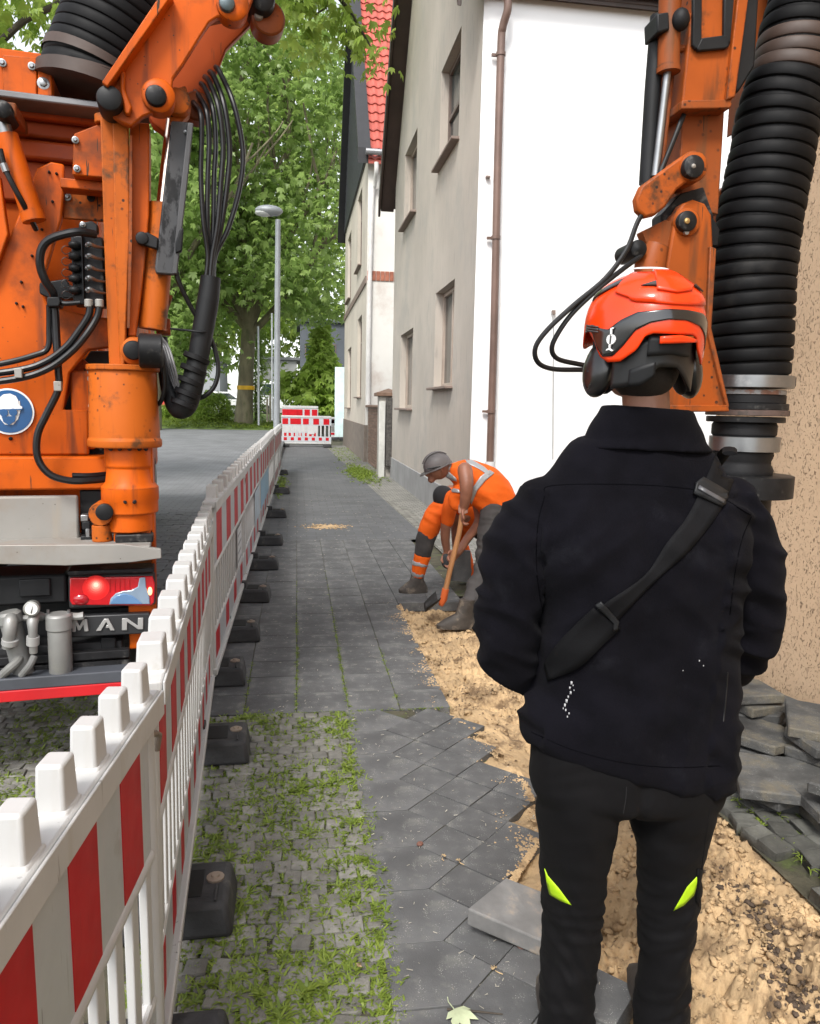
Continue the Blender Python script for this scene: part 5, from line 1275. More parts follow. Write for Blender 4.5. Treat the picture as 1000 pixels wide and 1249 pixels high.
apin('pin_boss', orange_s, 840, 270, 17, -.035, .1, arm); apin('pin', black_m, 840, 269, 12.5, -.055, .1, arm); apin('grease_cap', mat('brass', (.45, .3, .12), .4, metal=.8), 839, 269, 4, -.06, -.04, arm)
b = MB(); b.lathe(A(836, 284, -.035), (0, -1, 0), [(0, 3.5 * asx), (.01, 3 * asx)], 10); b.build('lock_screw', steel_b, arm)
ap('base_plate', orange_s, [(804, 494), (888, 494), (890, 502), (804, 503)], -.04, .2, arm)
# tilt ram in front of the link
ap('ram_lug', orange_d, [(783, 282), (812, 268), (826, 272), (820, 300), (806, 310), (792, 305)], .0, .05, arm)
apin('lug_pin', black_m, 780, 303, 11, -.04, .1, arm)
b = MB(); b.tube([A(790, 345, .02), A(793, 322, .02), A(800, 300, .02)], [.05, .055, .045], 18); b.build('tilt_ram', orange_d, arm)
# slewing ram with bright rod and the black tube behind it
b = MB(); b.cyl(A(818, -40, .02), A(815, 86, .02), .037, 20); b.cyl(A(815, 82, .02), A(815, 89, .02), .04, 20); rm = b.build('stroke_ram', orange_d, arm)
b = MB(); b.cyl(A(814, 87, .02), A(799, 215, .02), .0135, 16); b.build('ram_rod', steel_b, rm)
b = MB(); b.cyl(A(820, 87, .05), A(807, 205, .05), .008, 10); b.build('thin_rod', orange_d, rm)
b = MB(); b.tube([A(803, 20, .06), A(800, 60, .06), A(796, 110, .06), A(789, 225, .06)], .028, 16); b.build('black_tube', black_p, arm)
ap('ram_clamp', black_p, [(801, 16), (816, 14), (817, 36), (802, 40)], -.02, .08, arm, .006)
b = MB(); b.ball(A(830, 24, -.02), (.03, .03, .036), 14, 10); b.build('rubber_buffer', black_r, arm); b = MB(); b.cyl(A(820, 24, .02), A(848, 24, .02), .02, 12); b.cyl(A(824, 60, .03), A(840, 60, .03), .012, 10); b.build('ram_mount', orange_d, arm)
ap('boom_edge', orange_d, [(843, -40), (849, -40), (848, 60), (842, 60)], .02, .2, arm)
# hoses looping to the left
def atube(name, m, pts, r, par=None, n=10):
    b_ = MB(); b_.tube(spline([A(x, y, d) for x, y, d in pts], 6), r * asx, n); return b_.build(name, m, par or arm)
atube('hydraulic_hose', hose_m, [(834, 140, .03), (822, 170, .02), (808, 205, .0), (796, 240, -.02), (778, 270, -.04), (764, 305, -.05), (738, 340, -.06), (700, 372, -.06), (668, 402, -.05), (653, 424, -.04), (656, 442, -.03), (674, 450, -.02), (706, 451, .0), (730, 451, .03), (770, 449, .05), (800, 440, .03), (822, 425, .0)], 3.1)
atube('hydraulic_hose', hose_m, [(782, 312, -.03), (760, 328, -.05), (730, 352, -.06), (700, 380, -.05), (682, 404, -.04), (673, 424, -.03), (679, 437, -.02), (700, 443, .0), (730, 447, .03), (772, 444, .05), (800, 430, .03), (824, 410, .0)], 3.1)
# ---- suction hose on the right, built of its single flat rings
cx = [(1002, -60), (985, 0), (975, 40), (965, 90), (950, 140), (941, 190), (931, 240), (922, 290), (917, 340), (916, 400), (914, 460)]
dh = .12
path2 = [A(x, y, dh) for x, y in cx]
F0 = spline(path2, 10); Ls = [0]
for a, c in zip(F0[:-1], F0[1:]): Ls.append(Ls[-1] + (c - a).length)
An = np.array([p[:] for p in F0]); Ls = np.array(Ls); pitch = .0508; k = 0; s = 0.0
halfw = lambda py: np.interp(py, [0, 100, 200, 300, 400, 460], [46, 50, 51, 53, 51, 49])
def at_s(t): return Vector([np.interp(t, Ls, An[:, i]) for i in range(3)])
core = MB(); core.tube(F0, [halfw(y) * (AYD + dh) / FPX * .93 for _, y in [cx[0]] + cx[1:]], 32); sh = core.build('suction_hose', rub, arm)
prev = at_s(0)
while s < Ls[-1] - pitch:
    p = at_s(s + pitch * .5); q = at_s(s + pitch * .55); tdir = (at_s(min(s + pitch, Ls[-1])) - at_s(s)).normalized()
    fpy = s / Ls[-1] * 520 - 60
    r_ = halfw(fpy) * (AYD + dh) / FPX * random.uniform(.985, 1.01)
    h_ = pitch * .5
    b = MB(); b.lathe(p - tdir * h_, tdir, [(.001, r_ * .93), (.004, r_ * .975), (.010, r_), (pitch - .012, r_), (pitch - .006, r_ * .98), (pitch - .002, r_ * .93)], 40)
    py_here = (s / Ls[-1]) * 520 - 60
    b.build('hose_ring', rub_b if 28 < py_here < 84 else rub, sh); s += pitch; k += 1
# ---- nozzle head: bands, flange stack
def band(name, m, py0, py1, hw, cxp, d=dh, bev=.003, prof=None):
    a = A(cxp, py1, d); c = A(cxp, py0, d); r_ = hw * (AYD + d) / FPX; a.x = c.x; b_ = MB(); h = c.z - a.z
    b_.lathe((c.x, c.y, a.z), (0, 0, 1), prof and [(h * t, r_ * q) for t, q in prof] or [(0, r_ * .97), (.002, r_), (h - .002, r_), (h, r_ * .97)], 48); return b_.build(name, m, arm, smooth=40)
band('hose_clamp', steel_b, 459, 474, 55, 913)
b = MB(); c = A(964, 466, .09); b.box(c, (.03, .03, .036)); b.build('clamp_lug', black_m, arm, bevel=.003)
band('rust_ring', mat('rusty ring', (.20, .10, .07), .7, var=.4, vs=20, dirt=((.3, .3, .3), 14, .5, .6)), 476, 482, 47, 911)
band('rubber_ring', black_r, 482, 492, 47, 911); band('flange_ring', black_m, 492, 500, 50, 911)
band('flange_plate', mat('brown flange', (.07, .045, .038), .6, var=.3, vs=12, dirt=((.03, .025, .02), 20, .5, .65)), 500, 507, 51, 911); band('flange_plate', black_m, 508, 515, 48, 909)
band('rubber_sleeve', black_r, 515, 532, 40, 908, prof=[(0, .94), (.15, 1), (.8, 1), (1, .95)])
band('steel_band', steel_b, 532, 550, 43.5, 908)
band('rubber_sleeve', black_r, 550, 578, 40, 905, prof=[(0, .97), (.2, 1.0), (.45, .9), (.6, .9), (.85, .97), (1, .94)])
band('bottom_flange', black_m, 578, 604, 62, 906)
band('suction_tube', black_m, 604, 760, 36, 905)
band('nozzle_lip', steel_g, 756, 775, 40, 905)
# ---- the boom and hose overhead that join the two halves (outside the photograph's frame)
e0 = T(320, -20, .1); e1 = A(880, -40, .13); m1 = Vector((-.15, 2.95, 4.9)); m2 = Vector((1.0, 2.8, 5.3))
def beam(name, p, q, w, h, m):
    d = (q - p).normalized(); sdv = Vector((0, 1, 0)); sdv = (sdv - d * sdv.dot(d)).normalized(); u = sdv.cross(d)
    b_ = MB(); b_.box((p + q) / 2, ((q - p).length, w, h), Matrix((d, sdv, u)).transposed()); return b_.build(name, m, truck, bevel=.012)
beam('upper_boom', e0, m1, .2, .26, orange); beam('upper_boom', m1 - Vector((.05, .0, 0)), m2, .2, .24, orange); beam('upper_boom', m2, e1 + Vector((0, 0, .0)), .22, .2, orange_w)
for q in (m1, m2):
    b = MB(); b.lathe(q - Vector((0, .14, 0)), (0, 1, 0), [(0, .1), (.28, .1)], 20); b.build('boom_knuckle', black_m, truck)
hp = [T(250, -170, .58), Vector((-.55, 3.75, 5.0)), Vector((.3, 3.5, 5.75)), Vector((1.1, 3.1, 5.6)), Vector((1.72, 2.9, 4.6)), A(1002, -62, dh)]
ribbed('suction_hose', rub, hp, .165, .09, truck, .05, 24)
# ================================================================== BARRIER: red and white plastic panels on rubber feet
bar_w = mat('barrier white plastic', (.45, .45, .445), .42, var=.05, vs=5, bump=.0004, bs=60, dirt=((.36, .34, .30), 7, .58, .76), wear=((.38, .36, .32), .6, .82), scratch=(.22, .21, .2))
bar_s = mat('reflective white sheeting', (.40, .42, .44), .35, var=.05, vs=9, dirt=((.28, .27, .26), 8, .58, .8), scratch=(.2, .2, .2))
bar_r = mat('reflective red sheeting', (.42, .006, .012), .45, var=.12, vs=6, spec=.2, dirt=((.26, .02, .02), 8, .56, .78), scratch=(.16, .02, .02))
foot_m = mat('recycled rubber', (.022, .022, .024), .7, var=.35, vs=10, bump=.0015, bs=90, dirt=((.075, .07, .062), 12, .55, .75))
def panel(p0, p1, label, pitch=.205, sw=.135, zs=1.0, sheet_at=None, grid_pitch=.1, tooth=(.024, .031, .11), ph=.62):
    p0 = Vector((*p0, 0)); p1 = Vector((*p1, 0)); L_ = (p1 - p0).length
    root = empty('safety_barrier', (0, 0, 0), label, 'barrier', 'red and white barrier panels along the pavement')
    Z = lambda z: z * zs
    def bx(name, m, x0, x1, y0, y1, z0, z1, bev=.004, par=None):
        b = MB(); b.bb(x0, x1, y0, y1, Z(z0), Z(z1)); return b.build(name, m, par or root, bevel=bev)
    bx('top_rail', bar_w, -.033, .033, .0, L_, .965, 1.0, .006)
    bx('rail_lip', bar_w, .0335, .039, .0, L_, .945, .998, .002)
    bx('board', bar_s, -.012, .012, .02, L_ - .02, .655, .963, 0)
    bx('rail_skirt', bar_w, -.036, -.031, .0, L_, .945, .998, .002)
    for xx in (-1,): pass
    b = MB(); b.cyl((.0, .02, Z(.645)), (.0, L_ - .02, Z(.645)), .019, 12); b.build('middle_rail', bar_w, root)
    bx('bottom_rail', bar_w, -.03, .03, .0, L_, .10, .135, .006)
    bx('lower_board', bar_s, -.01, .01, .02, L_ - .02, .137, .30, 0)
    b = MB(); b.cyl((.0, .02, Z(.31)), (.0, L_ - .02, Z(.31)), .014, 10); b.build('lower_rail', bar_w, root)
    for y in (.022, L_ - .022):
        b = MB(); b.cyl((0, y, Z(.09)), (0, y, Z(.99)), .021, 14); b.build('end_post', bar_w, root)
    b = MB()
    for z in (.93, .64): b.cyl((-.0, L_ - .0, Z(z)), (-.0, L_ + .03, Z(z)), .008, 8)
    b = MB(); b.tube([(.0, L_ - .02, Z(.9)), (.018, L_ + .005, Z(.9)), (.018, L_ + .03, Z(.885)), (.012, L_ + .03, Z(.85))], .007, 8); b.build('hook', mat('rusty hook', (.25, .2, .16), .6, metal=.5) if 'rusty hook' not in MATS else MATS['rusty hook'], root)
    # teeth along the top: share one mesh
    b = MB(); w2, l2, h2 = tooth
    b.add([(-w2, -l2, 0), (w2, -l2, 0), (w2, l2, 0), (-w2, l2, 0), (-w2 * .88, -l2 * .9, h2), (w2 * .88, -l2 * .9, h2), (w2 * .88, l2 * .9, h2), (-w2 * .88, l2 * .9, h2)], [(3, 2, 1, 0), (4, 5, 6, 7), (0, 1, 5, 4), (1, 2, 6, 5), (2, 3, 7, 6), (3, 0, 4, 7)])
    b.bb(-w2 - .004, w2 + .004, -l2 - .004, l2 + .004, -.006, .006)
    t0 = b.build('tooth', bar_w, root, bevel=.006, seg=3); n = max(2, round(L_ / pitch)); t0.location = (0, L_ / n * .5, Z(1.0))
    for k in range(1, n):
        c = t0.copy(); COL.objects.link(c); c.location = (0, L_ / n * (k + .5), Z(1.0))
    # upright slats of the open grid
    b = MB(); b.bb(-.009, .009, -.02, .02, Z(.32), Z(.632)); s0_ = b.build('slat', bar_w, root, bevel=.003); n = max(3, round(L_ / grid_pitch)); s0_.location = (0, L_ / n * .5, 0)
    for k in range(1, n): c = s0_.copy(); COL.objects.link(c); c.location = (0, L_ / n * (k + .5), 0)
    # red fields of the sheeting, both faces
    b = MB(); b.bb(-.0135, .0135, -sw / 2, sw / 2, Z(.662), Z(.955)); r0 = b.build('red_field', bar_r, root); n = max(2, round(L_ / (2 * sw))); r0.location = (0, L_ / n * ph, 0)
    b = MB(); b.bb(-.0115, .0115, -sw * .36, sw * .36, Z(.15), Z(.29)); r1 = b.build('red_reflector', bar_r, root, bevel=.004); r1.location = (0, L_ / n * .4, 0)
    for k in range(1, n):
        if L_ / n * (k + ph) + sw / 2 < L_ - .01: c = r0.copy(); COL.objects.link(c); c.location = (0, L_ / n * (k + ph), 0)
        c = r1.copy(); COL.objects.link(c); c.location = (0, L_ / n * (k + .4), 0)
    if sheet_at:
        for (y0, y1, z0, z1, m_) in sheet_at: bx('notice_sheet', m_, .0205, .0225, y0, y1, z0, z1, 0)
        if m_ is paper:
            for q in range(4): bx('print_line', prn, .0227, .0232, y0 + .04, y1 - .05 - .04 * (q % 2), z0 + .04 + q * .06, z0 + .055 + q * .06, 0)
    d = (p1 - p0).normalized(); root.rotation_euler.y = random.uniform(-.012, .012); root.location = p0; root.rotation_euler.z = math.atan2(-d.x, d.y)
    return root
paper = mat('notice white', (.55, .56, .57), .5, var=.02); ltblue = mat('pale blue sheet', (.25, .42, .56), .5, var=.06, vs=2)
prn = mat('notice print', (.25, .26, .28), .6)
panel((-.468, -.42), (-.308, 1.60), 'large barrier panel in the lower left corner of the photo, closest to the camera', .132, .125, tooth=(.0225, .028, .075), ph=.36)
panel((-.325, 1.645), (-.472, 4.10), 'barrier panel seen nearly edge-on beside the truck tail lamp', .208, .13, tooth=(.031, .047, .07))
ks = [(-.462, 4.15), (-.452, 6.6), (-.442, 9.05), (-.43, 11.5), (-.415, 13.9), (-.40, 16.2), (-.385, 18.4)]
lb = ['barrier panel with a white notice on its grid, just past the truck', 'barrier panel between the white notice and the pale blue sheet', 'barrier panel hung with a pale blue sheet', 'barrier panel right behind the pale blue one', 'barrier panel next to last before the street lamp', 'farthest panel of the barrier row, ending at the street lamp']
for k in range(6):
    sh_ = None
    if k == 0: sh_ = [(1.55, 1.95, .34, .62, paper)]
    if k == 1: sh_ = [(1.4, 2.3, .32, .63, mat('pale sheet', (.42, .49, .55), .5))]
    if k == 2: sh_ = [(.1, 2.3, .32, .64, ltblue)]
    r = panel(ks[k], (ks[k + 1][0] - .001, ks[k + 1][1] - .04), lb[k], .31, .28, 1.075, sh_, .13, (.031, .05, .075))
    if k == 0:
        pass
# rubber feet
def foot_proto():
    root = empty('rubber_ballast_block', (0, 0, 0), 'x', 'barrier foot', 'black rubber feet under the barrier')
    b = MB(); l, w, h = .66, .27, .105
    b.add([(-l, 0, 0), (0, 0, 0), (0, w, 0), (-l, w, 0), (-l + .02, .02, h), (-.02, .02, h), (-.02, w - .02, h), (-l + .02, w - .02, h)], [(3, 2, 1, 0), (4, 5, 6, 7), (0, 1, 5, 4), (1, 2, 6, 5), (2, 3, 7, 6), (3, 0, 4, 7)])
    b.build('block', foot_m, root, bevel=.018, seg=3)
    b = MB(); b.bb(-.19, -.10, .06, .20, h - .004, h + .003); b.build('hand_hole', mat('hole black', (.006, .006, .006), .9), root, bevel=.003)
    b = MB(); b.lathe((-.065, .15, h), (0, 0, 1), [(-.003, .028), (.006, .028), (.008, .014), (.014, .012)], 12); b.build('socket_ring', MATS['rusty hook'], root)
    b = MB(); b.bb(-.06, -.052, .03, .11, h, h + .008); b.build('rib', foot_m, root, bevel=.002)
    b = MB(); b.bb(-.30, -.20, .10, .17, h, h + .05); b.build('post_socket', foot_m, root, bevel=.006)
    return root
fp = foot_proto()
nm = ['cut by the lower edge of the photo', 'on the weedy cobbles, large and rusty-ringed', 'at the far end of the weedy cobbles', 'first on the grey slabs', 'second one on the grey slabs', 'third one on the grey slabs', 'fourth one on the grey slabs, level with the digging worker', 'fifth one on the grey slabs', 'near the start of the dark far paving', 'second one on the dark far paving', 'third one on the dark far paving', 'last one before the street lamp']
fy = [(-.15, 1.52), (-.188, 2.151), (-.206, 3.283), (-.285, 4.249), (-.24, 5.066), (-.216, 6.102), (-.172, 7.34), (-.156, 8.647), (-.14, 10.811), (-.13, 13.715), (-.19, 17.5)]
nm = nm[:9] + nm[9:10] + nm[11:]
for k, (x, y) in enumerate(fy):
    c = fp if k == 0 else copy_tree(fp); c.location = (x, y, 0); c.rotation_euler.z = random.uniform(-.05, .05)
    c['label'] = 'black rubber barrier foot ' + nm[k]
# cross barrier closing the pavement, and the taller one behind it
def cross(x0, x1, Y, z0, zt, label, grid=True):
    root = empty('cross_barrier', (0, 0, 0), label, 'barrier')
    def bx(name, m, a, c, d0, d1, e, f, bev=.01): b = MB(); b.bb(a, c, d0, d1, e, f); return b.build(name, m, root, bevel=bev)
    h = zt - z0; n = 6; W2 = x1 - x0
    bx('frame_top', bar_w, x0, x1, -.03, .03, z0 + h * .93, zt); bx('frame_bottom', bar_w, x0, x1, -.03, .03, z0, z0 + h * .07)
    bx('board', bar_s, x0, x1, -.015, .015, z0 + h * .66, z0 + h * .93, 0); bx('lower_board', bar_s, x0, x1, -.015, .015, z0 + h * .08, z0 + h * .27, 0)
    for k in range(5):
        u = x0 + W2 * (.08 + k * .205); wq = .11 if k != 1 else .2
        bx('red_field', bar_r, u - wq, u + wq, -.021, .021, z0 + h * .69, z0 + h * .90, .004)
    for k in range(7):
        u = x0 + W2 * (.08 + k * .14); bx('red_reflector', bar_r, u - .06, u + .06, -.02, .02, z0 + h * .12, z0 + h * .23, .004)
    if grid:
        for k in range(12): bx('slat', bar_w, x0 + W2 * (k + .3) / 12, x0 + W2 * (k + .66) / 12, -.012, .012, z0 + h * .27, z0 + h * .66, .004)
        bx('notice_sheet', bar_w, x0 + W2 * .55, x0 + W2 * .66, -.03, -.022, z0 + h * .35, z0 + h * .62, 0)
    else: bx('centre_board', bar_w, x0, x1, -.012, .012, z0 + h * .27, z0 + h * .66, 0)
    for u in (x0 + .15, x1 - .15): bx('foot', foot_m, u - .15, u + .15, -.35, .35, z0 - .12, z0 - .005, .02)
    root.location = (0, Y, 0); return root
BY = 29.2
cross(AY(343, 520, BY).x, AY(404, 520, BY).x, BY, .12, AY(370, 507, BY).z, 'red and white barrier standing across the far end of the pavement')
B2 = 31.5
cross(AY(344, 500, B2).x, AY(388, 500, B2).x, B2, .12, AY(366, 495, B2).z, 'taller barrier standing behind the one across the pavement', False)
B3 = 36
cross(AY(404, 500, B3).x, AY(421, 500, B3).x, B3, .1, AY(412, 509, B3).z, 'narrow red and white barrier beside the cream house')
# ================================================================== PEOPLE
def fuse(b, voxel, smooth=4, fac=.5):
    me = bpy.data.meshes.new('tmp'); me.from_pydata([Vector(v) for v in b.v], [], b.f); o = bpy.data.objects.new('tmp', me); COL.objects.link(o)
    m = o.modifiers.new('r', 'REMESH'); m.mode = 'VOXEL'; m.voxel_size = voxel
    if smooth: s = o.modifiers.new('s', 'SMOOTH'); s.iterations = smooth; s.factor = fac
    dg = bpy.context.evaluated_depsgraph_get(); ev = o.evaluated_get(dg); out = bpy.data.meshes.new_from_object(ev)
    bpy.data.objects.remove(o); bpy.data.meshes.remove(me); out.shade_smooth(); return out
def displace(me, fn):
    n = len(me.vertices); co = np.empty(n * 3, np.float32); me.vertices.foreach_get('co', co); nr = np.empty(n * 3, np.float32); me.vertices.foreach_get('normal', nr)
    co = co.reshape(-1, 3); nr = nr.reshape(-1, 3); d = np.array([fn(Vector(p)) for p in co], np.float32)
    me.vertices.foreach_set('co', (co + nr * d[:, None]).ravel()); me.update()
def bvh(me):
    return BVHTree.FromPolygons([v.co[:] for v in me.vertices], [p.vertices[:] for p in me.polygons])
def put(name, me, m, parent):
    o0 = origin(parent); me.transform(Matrix.Translation(-o0)); me.materials.clear(); me.materials.append(m)
    o = bpy.data.objects.new(name, me); COL.objects.link(o); o.parent = parent; return o
def chain(b, pr, n=14, sub=5, ell=1.0):
    """limb through (point, radius) joints with rounded ends"""
    P = [Vector(p) for p, _ in pr]; q = spline(P, sub); rr = np.interp(np.linspace(0, 1, len(q)), np.linspace(0, 1, len(pr)), [r for _, r in pr])
    b.tube(q, list(rr), n, True, ell); b.ball(P[0], (pr[0][1],) * 3, 12, 8); b.ball(P[-1], (pr[-1][1],) * 3, 12, 8)
def oring(L_, R__, hd, yc=0, n=40, e=2.6):
    """closed body ring between two silhouette points"""
    c = (L_ + R__) / 2 + Vector((0, yc, 0)); hw_ = (R__ - L_) / 2; out = []
    for k in range(n):
        a = 2 * math.pi * k / n; ca, sa = math.cos(a), math.sin(a)
        out.append(c + hw_ * (abs(ca) ** (2 / e)) * (1 if ca > 0 else -1) + Vector((0, hd, 0)) * (abs(sa) ** (2 / e)) * (1 if sa > 0 else -1))
    return out
def loft(b, rings, sub=4):
    n = len(rings[0]); cols = [spline([r[k] for r in rings], sub) for k in range(n)]
    b.rings([[cols[k][i] for k in range(n)] for i in range(len(cols[0]))])
def hand(b, wrist, d, nrm, s=1.0, curl=.5, side=1):
    """palm with four bent fingers of different lengths and a thumb from the side of the palm"""
    d = Vector(d).normalized(); nrm = Vector(nrm); nrm = (nrm - d * nrm.dot(d)).normalized(); lat = d.cross(nrm) * side; w = Vector(wrist)
    rg = []
    for t, hw_, th in ((0, .026, .018), (.03, .034, .017), (.07, .041, .015), (.095, .040, .012)):
        rg.append([w + d * t * s + (lat * math.cos(a) * hw_ + nrm * math.sin(a) * th) * s for a in np.linspace(0, 2 * math.pi, 16, endpoint=False)])
    b.rings(rg)
    for k, (off, ln) in enumerate(((-.030, .066), (-.010, .078), (.011, .074), (.030, .058))):
        p = w + (d * .088 + lat * off) * s; dv = d.copy(); pts = [p]
        for j, f in enumerate((.45, .32, .23)):
            ax = lat; a = curl * (.55 + .35 * j); dv = (Matrix.Rotation(-a * (side), 3, ax) @ dv); p = p + dv * ln * f * s; pts.append(p)
        chain(b, [(q, r * s) for q, r in zip(pts, (.0098, .0092, .0085, .0074))], 8, 3)
    p = w + (d * .03 - lat * .034) * s; t1 = p + (d * .035 - lat * .022 - nrm * .01) * s; t2 = t1 + (d * .026 + lat * .004 - nrm * .014) * s
    chain(b, [(w + (d * .022 - lat * .02) * s, .014 * s), (p, .0125 * s), (t1, .011 * s), (t2, .009 * s)], 8, 3)
skin = mat('skin', (.27, .125, .078), .5, var=.08, vs=12, bump=.0005, bs=300)
skin_d = mat('tanned skin', (.27, .115, .07), .5, var=.12, vs=12, bump=.0005, bs=300)
fleece = mat('navy black fleece', (.0036, .0034, .0052), .95, var=.3, vs=7, bump=.0012, bs=330, sheen=.012, spec=.05, dirt=((.007, .007, .0095), 9, .55, .75))
trouser = mat('black work trousers', (.0042, .004, .0045), .75, var=.18, vs=7, bump=.0004, bs=500, sheen=.01, spec=.1, dirt=((.010, .011, .0105), 6, .6, .8))
webbing = mat('black webbing', (.0055, .0055, .0064), .8, var=.15, vs=20, bump=.0006, bs=500, spec=.12)
boot_m = mat('dark boot leather', (.05, .042, .036), .65, var=.25, vs=15, bump=.001, bs=90, dirt=((.16, .13, .10), 14, .52, .7))
# ---------------------------------------------------------------- the man in black seen from behind
MY = 1.66
def m(px, py, d=0.0): return AY(px, py, MY + d)
ms = MY / FPX
man_o = Vector((.745, MY, 0)); HY_ = 1.0   # which way his head is turned
body = MB()
chain(body, [(m(790, 560, .02), .058), (m(788, 500, .025), .054), (m(786, 460, .03), .054)])
body.ball(m(784, 420, .02), (.078, .098, .112), 20, 14, Matrix.Rotation(R_(HY_), 3, 'Z'))
hf = Vector((-math.sin(R_(HY_)), math.cos(R_(HY_)), 0)); hc = m(784, 420, .02)
chain(body, [(hc + hf * .085 + Vector((0, 0, -.005)), .010), (hc + hf * .108 + Vector((0, 0, -.03)), .013), (hc + hf * .098 + Vector((0, 0, -.04)), .011)], 8, 2)   # nose
body.ball(hc + hf * .07 + Vector((0, 0, -.085)), (.045, .04, .035)); body.ball(hc + hf * .088 + Vector((0, 0, -.066)), (.026, .014, .009))   # chin, mouth
loft(body, [oring(m(700, 592), m(870, 592), .07), oring(m(668, 700), m(880, 700), .1), oring(m(670, 830), m(878, 830), .1), oring(m(665, 950), m(868, 950), .1)])
for sx in (-1, 1):
    cxp = 700 if sx < 0 else 815
    chain(body, [(m(cxp, 960), .08), (m(cxp, 1100, .02), .055), (m(cxp - 6 * sx * -1, 1250), .042), (m(cxp, 1372, .01), .036)])
    if sx < 0: w = [(m(676, 628, .01), .034), (m(622, 785, .045), .036), (m(672, 835, .22), .03)]
    else: w = [(m(884, 628, .01), .034), (m(906, 780, .06), .034), (m(858, 825, .22), .03)]
    chain(body, w); e_ = w[-1][0]
    hand(body, e_, Vector((.75 if sx < 0 else -.75, .55, -.1)), Vector((0, 1, .1)), 1.0, .45, 1 if sx < 0 else -1)
bm_m = fuse(body, .0085, 2)
person = bpy.data.objects.new('person', bm_m); COL.objects.link(person); bm_m.transform(Matrix.Translation(-man_o)); person.location = man_o; bm_m.materials.append(skin)
tag(person, 'man in black fleece and orange-red helmet standing with his back to the camera', 'person')
# trousers
b = MB()
loft(b, [oring(m(656, 868), m(882, 868), .125), oring(m(650, 900), m(880, 905), .128), oring(m(649, 935), m(878, 940), .13), oring(m(650, 962), m(876, 965), .125), oring(m(660, 980), m(866, 982), .07)])
def leg(pts):   # (centre px, py, half width px, depth offset)
    rg = []
    for cx_, py, hw_, d in pts:
        c = m(cx_, py, d); rg.append([c + Vector((math.cos(a) * hw_ * ms, math.sin(a) * hw_ * ms * 1.12, 0)) for a in np.linspace(0, 2 * math.pi, 32, endpoint=False)])
    loft(b, rg)
leg([(704, 935, 50, -.01), (704, 975, 53, -.01), (703, 1000, 54.5, 0), (701, 1030, 48, 0), (699, 1065, 44, .01), (698, 1110, 40, .015), (694, 1160, 37.5, .01), (691, 1210, 36.5, 0), (690, 1260, 37, 0), (689, 1320, 39, .0), (688, 1362, 42, .0), (688, 1374, 42, .0)])
leg([(822, 935, 52, -.01), (819, 975, 54, -.01), (818, 1000, 54, 0), (817, 1030, 46, 0), (816, 1065, 42, .01), (814, 1110, 40, .015), (811, 1160, 38, .01), (808, 1210, 36.5, 0), (806, 1260, 36.5, 0), (805, 1320, 39, 0), (804, 1362, 42, 0), (804, 1374, 42, 0)])
tr_me = fuse(b, .0075, 6)
zk = m(700, 1110).z; zc = m(757, 995).z
def rid(v): return 1 - abs(v) * 2
def tf(p):
    q = p - man_o; n1 = noise.noise(Vector((q.x * 5 + 4, q.y * 5, q.z * 26 + .6 * math.sin(q.x * 20)))); n2 = noise.noise(Vector((q.x * 9, q.y * 9 + 3, q.z * 9)))
    kn = math.exp(-((p.z - zk + .05) / .16) ** 2) + .8 * math.exp(-((p.z - .12) / .15) ** 2) + .35
    dg = noise.noise(Vector((q.x * 4 + q.z * 16 * (1 if q.x > .0 else -1), q.y * 4, q.z * 7)))
    hp = math.exp(-((p.z - zc - .02) / .16) ** 2)
    crease = .010 * math.exp(-(((q.x - .035) / .012) ** 2)) * (1 if p.z > zc + .02 and q.y < 0 else 0)
    dg2 = noise.noise(Vector((q.x * 10, q.y * 6, q.z * 15 + q.x * 22 * (1 if q.x < 0 else -1))))
    return .0042 * kn * rid(n1) - .003 * kn + .005 * kn * rid(dg2) + .008 * hp * dg + .004 * n2 - crease
displace(tr_me, tf); tr_bvh = bvh(tr_me)
trs = put('trousers', tr_me, trouser, person)
def ray_hit(tree, px, py):
    d = ray(px, py).normalized(); h = tree.ray_cast(CAMP, d); return h[0], h[1], d
def decal(name, mtl, poly, tree, parent, off=.002, sub=3, thick=.0015):
    """flat piece of cloth or print lying on a body surface: polygon given by its outline, subdivided and laid on"""
    bm = bmesh.new(); vs = [bm.verts.new((x, y, 0)) for x, y in poly]; bm.faces.new(vs); bmesh.ops.triangulate(bm, faces=bm.faces[:])
    bmesh.ops.subdivide_edges(bm, edges=bm.edges[:], cuts=sub, use_grid_fill=True)
    o0 = origin(parent); ok = []; bad = []
    for v in bm.verts:
        h, n_, d = ray_hit(tree, v.co.x, v.co.y)
        (ok if h is not None else bad).append((v, v.co.copy(), h, d))
    if not ok: bm.free(); return None
    mean = sum((q_[2] for q_ in ok), Vector()) / len(ok)
    for v, p_, h, d in ok: 
        if (h - mean).length > .45: h = mean
        v.co = h - d * off - o0
    for v, p_, h, d in bad:
        k_ = min(ok, key=lambda q_: (q_[1] - p_).length); v.co = k_[0].co.copy()
    me = bpy.data.meshes.new(name); bm.to_mesh(me); bm.free(); me.shade_smooth(); o = link_mesh(name, me, mtl, parent)
    s = o.modifiers.new('s', 'SOLIDIFY'); s.thickness = thick; s.offset = 0; return o
neon = mat('neon yellow', (.38, .62, .008), .6, var=.04, emit=None)
decal('knee_flash', neon, [(664, 1059), (668, 1068), (681, 1083), (697, 1104), (684, 1099), (670, 1091), (667, 1078)], tr_bvh, trs)
decal('knee_flash', neon, [(855, 1063), (851, 1068), (838, 1082), (821, 1111), (834, 1104), (846, 1092), (850, 1080)], tr_bvh, trs)
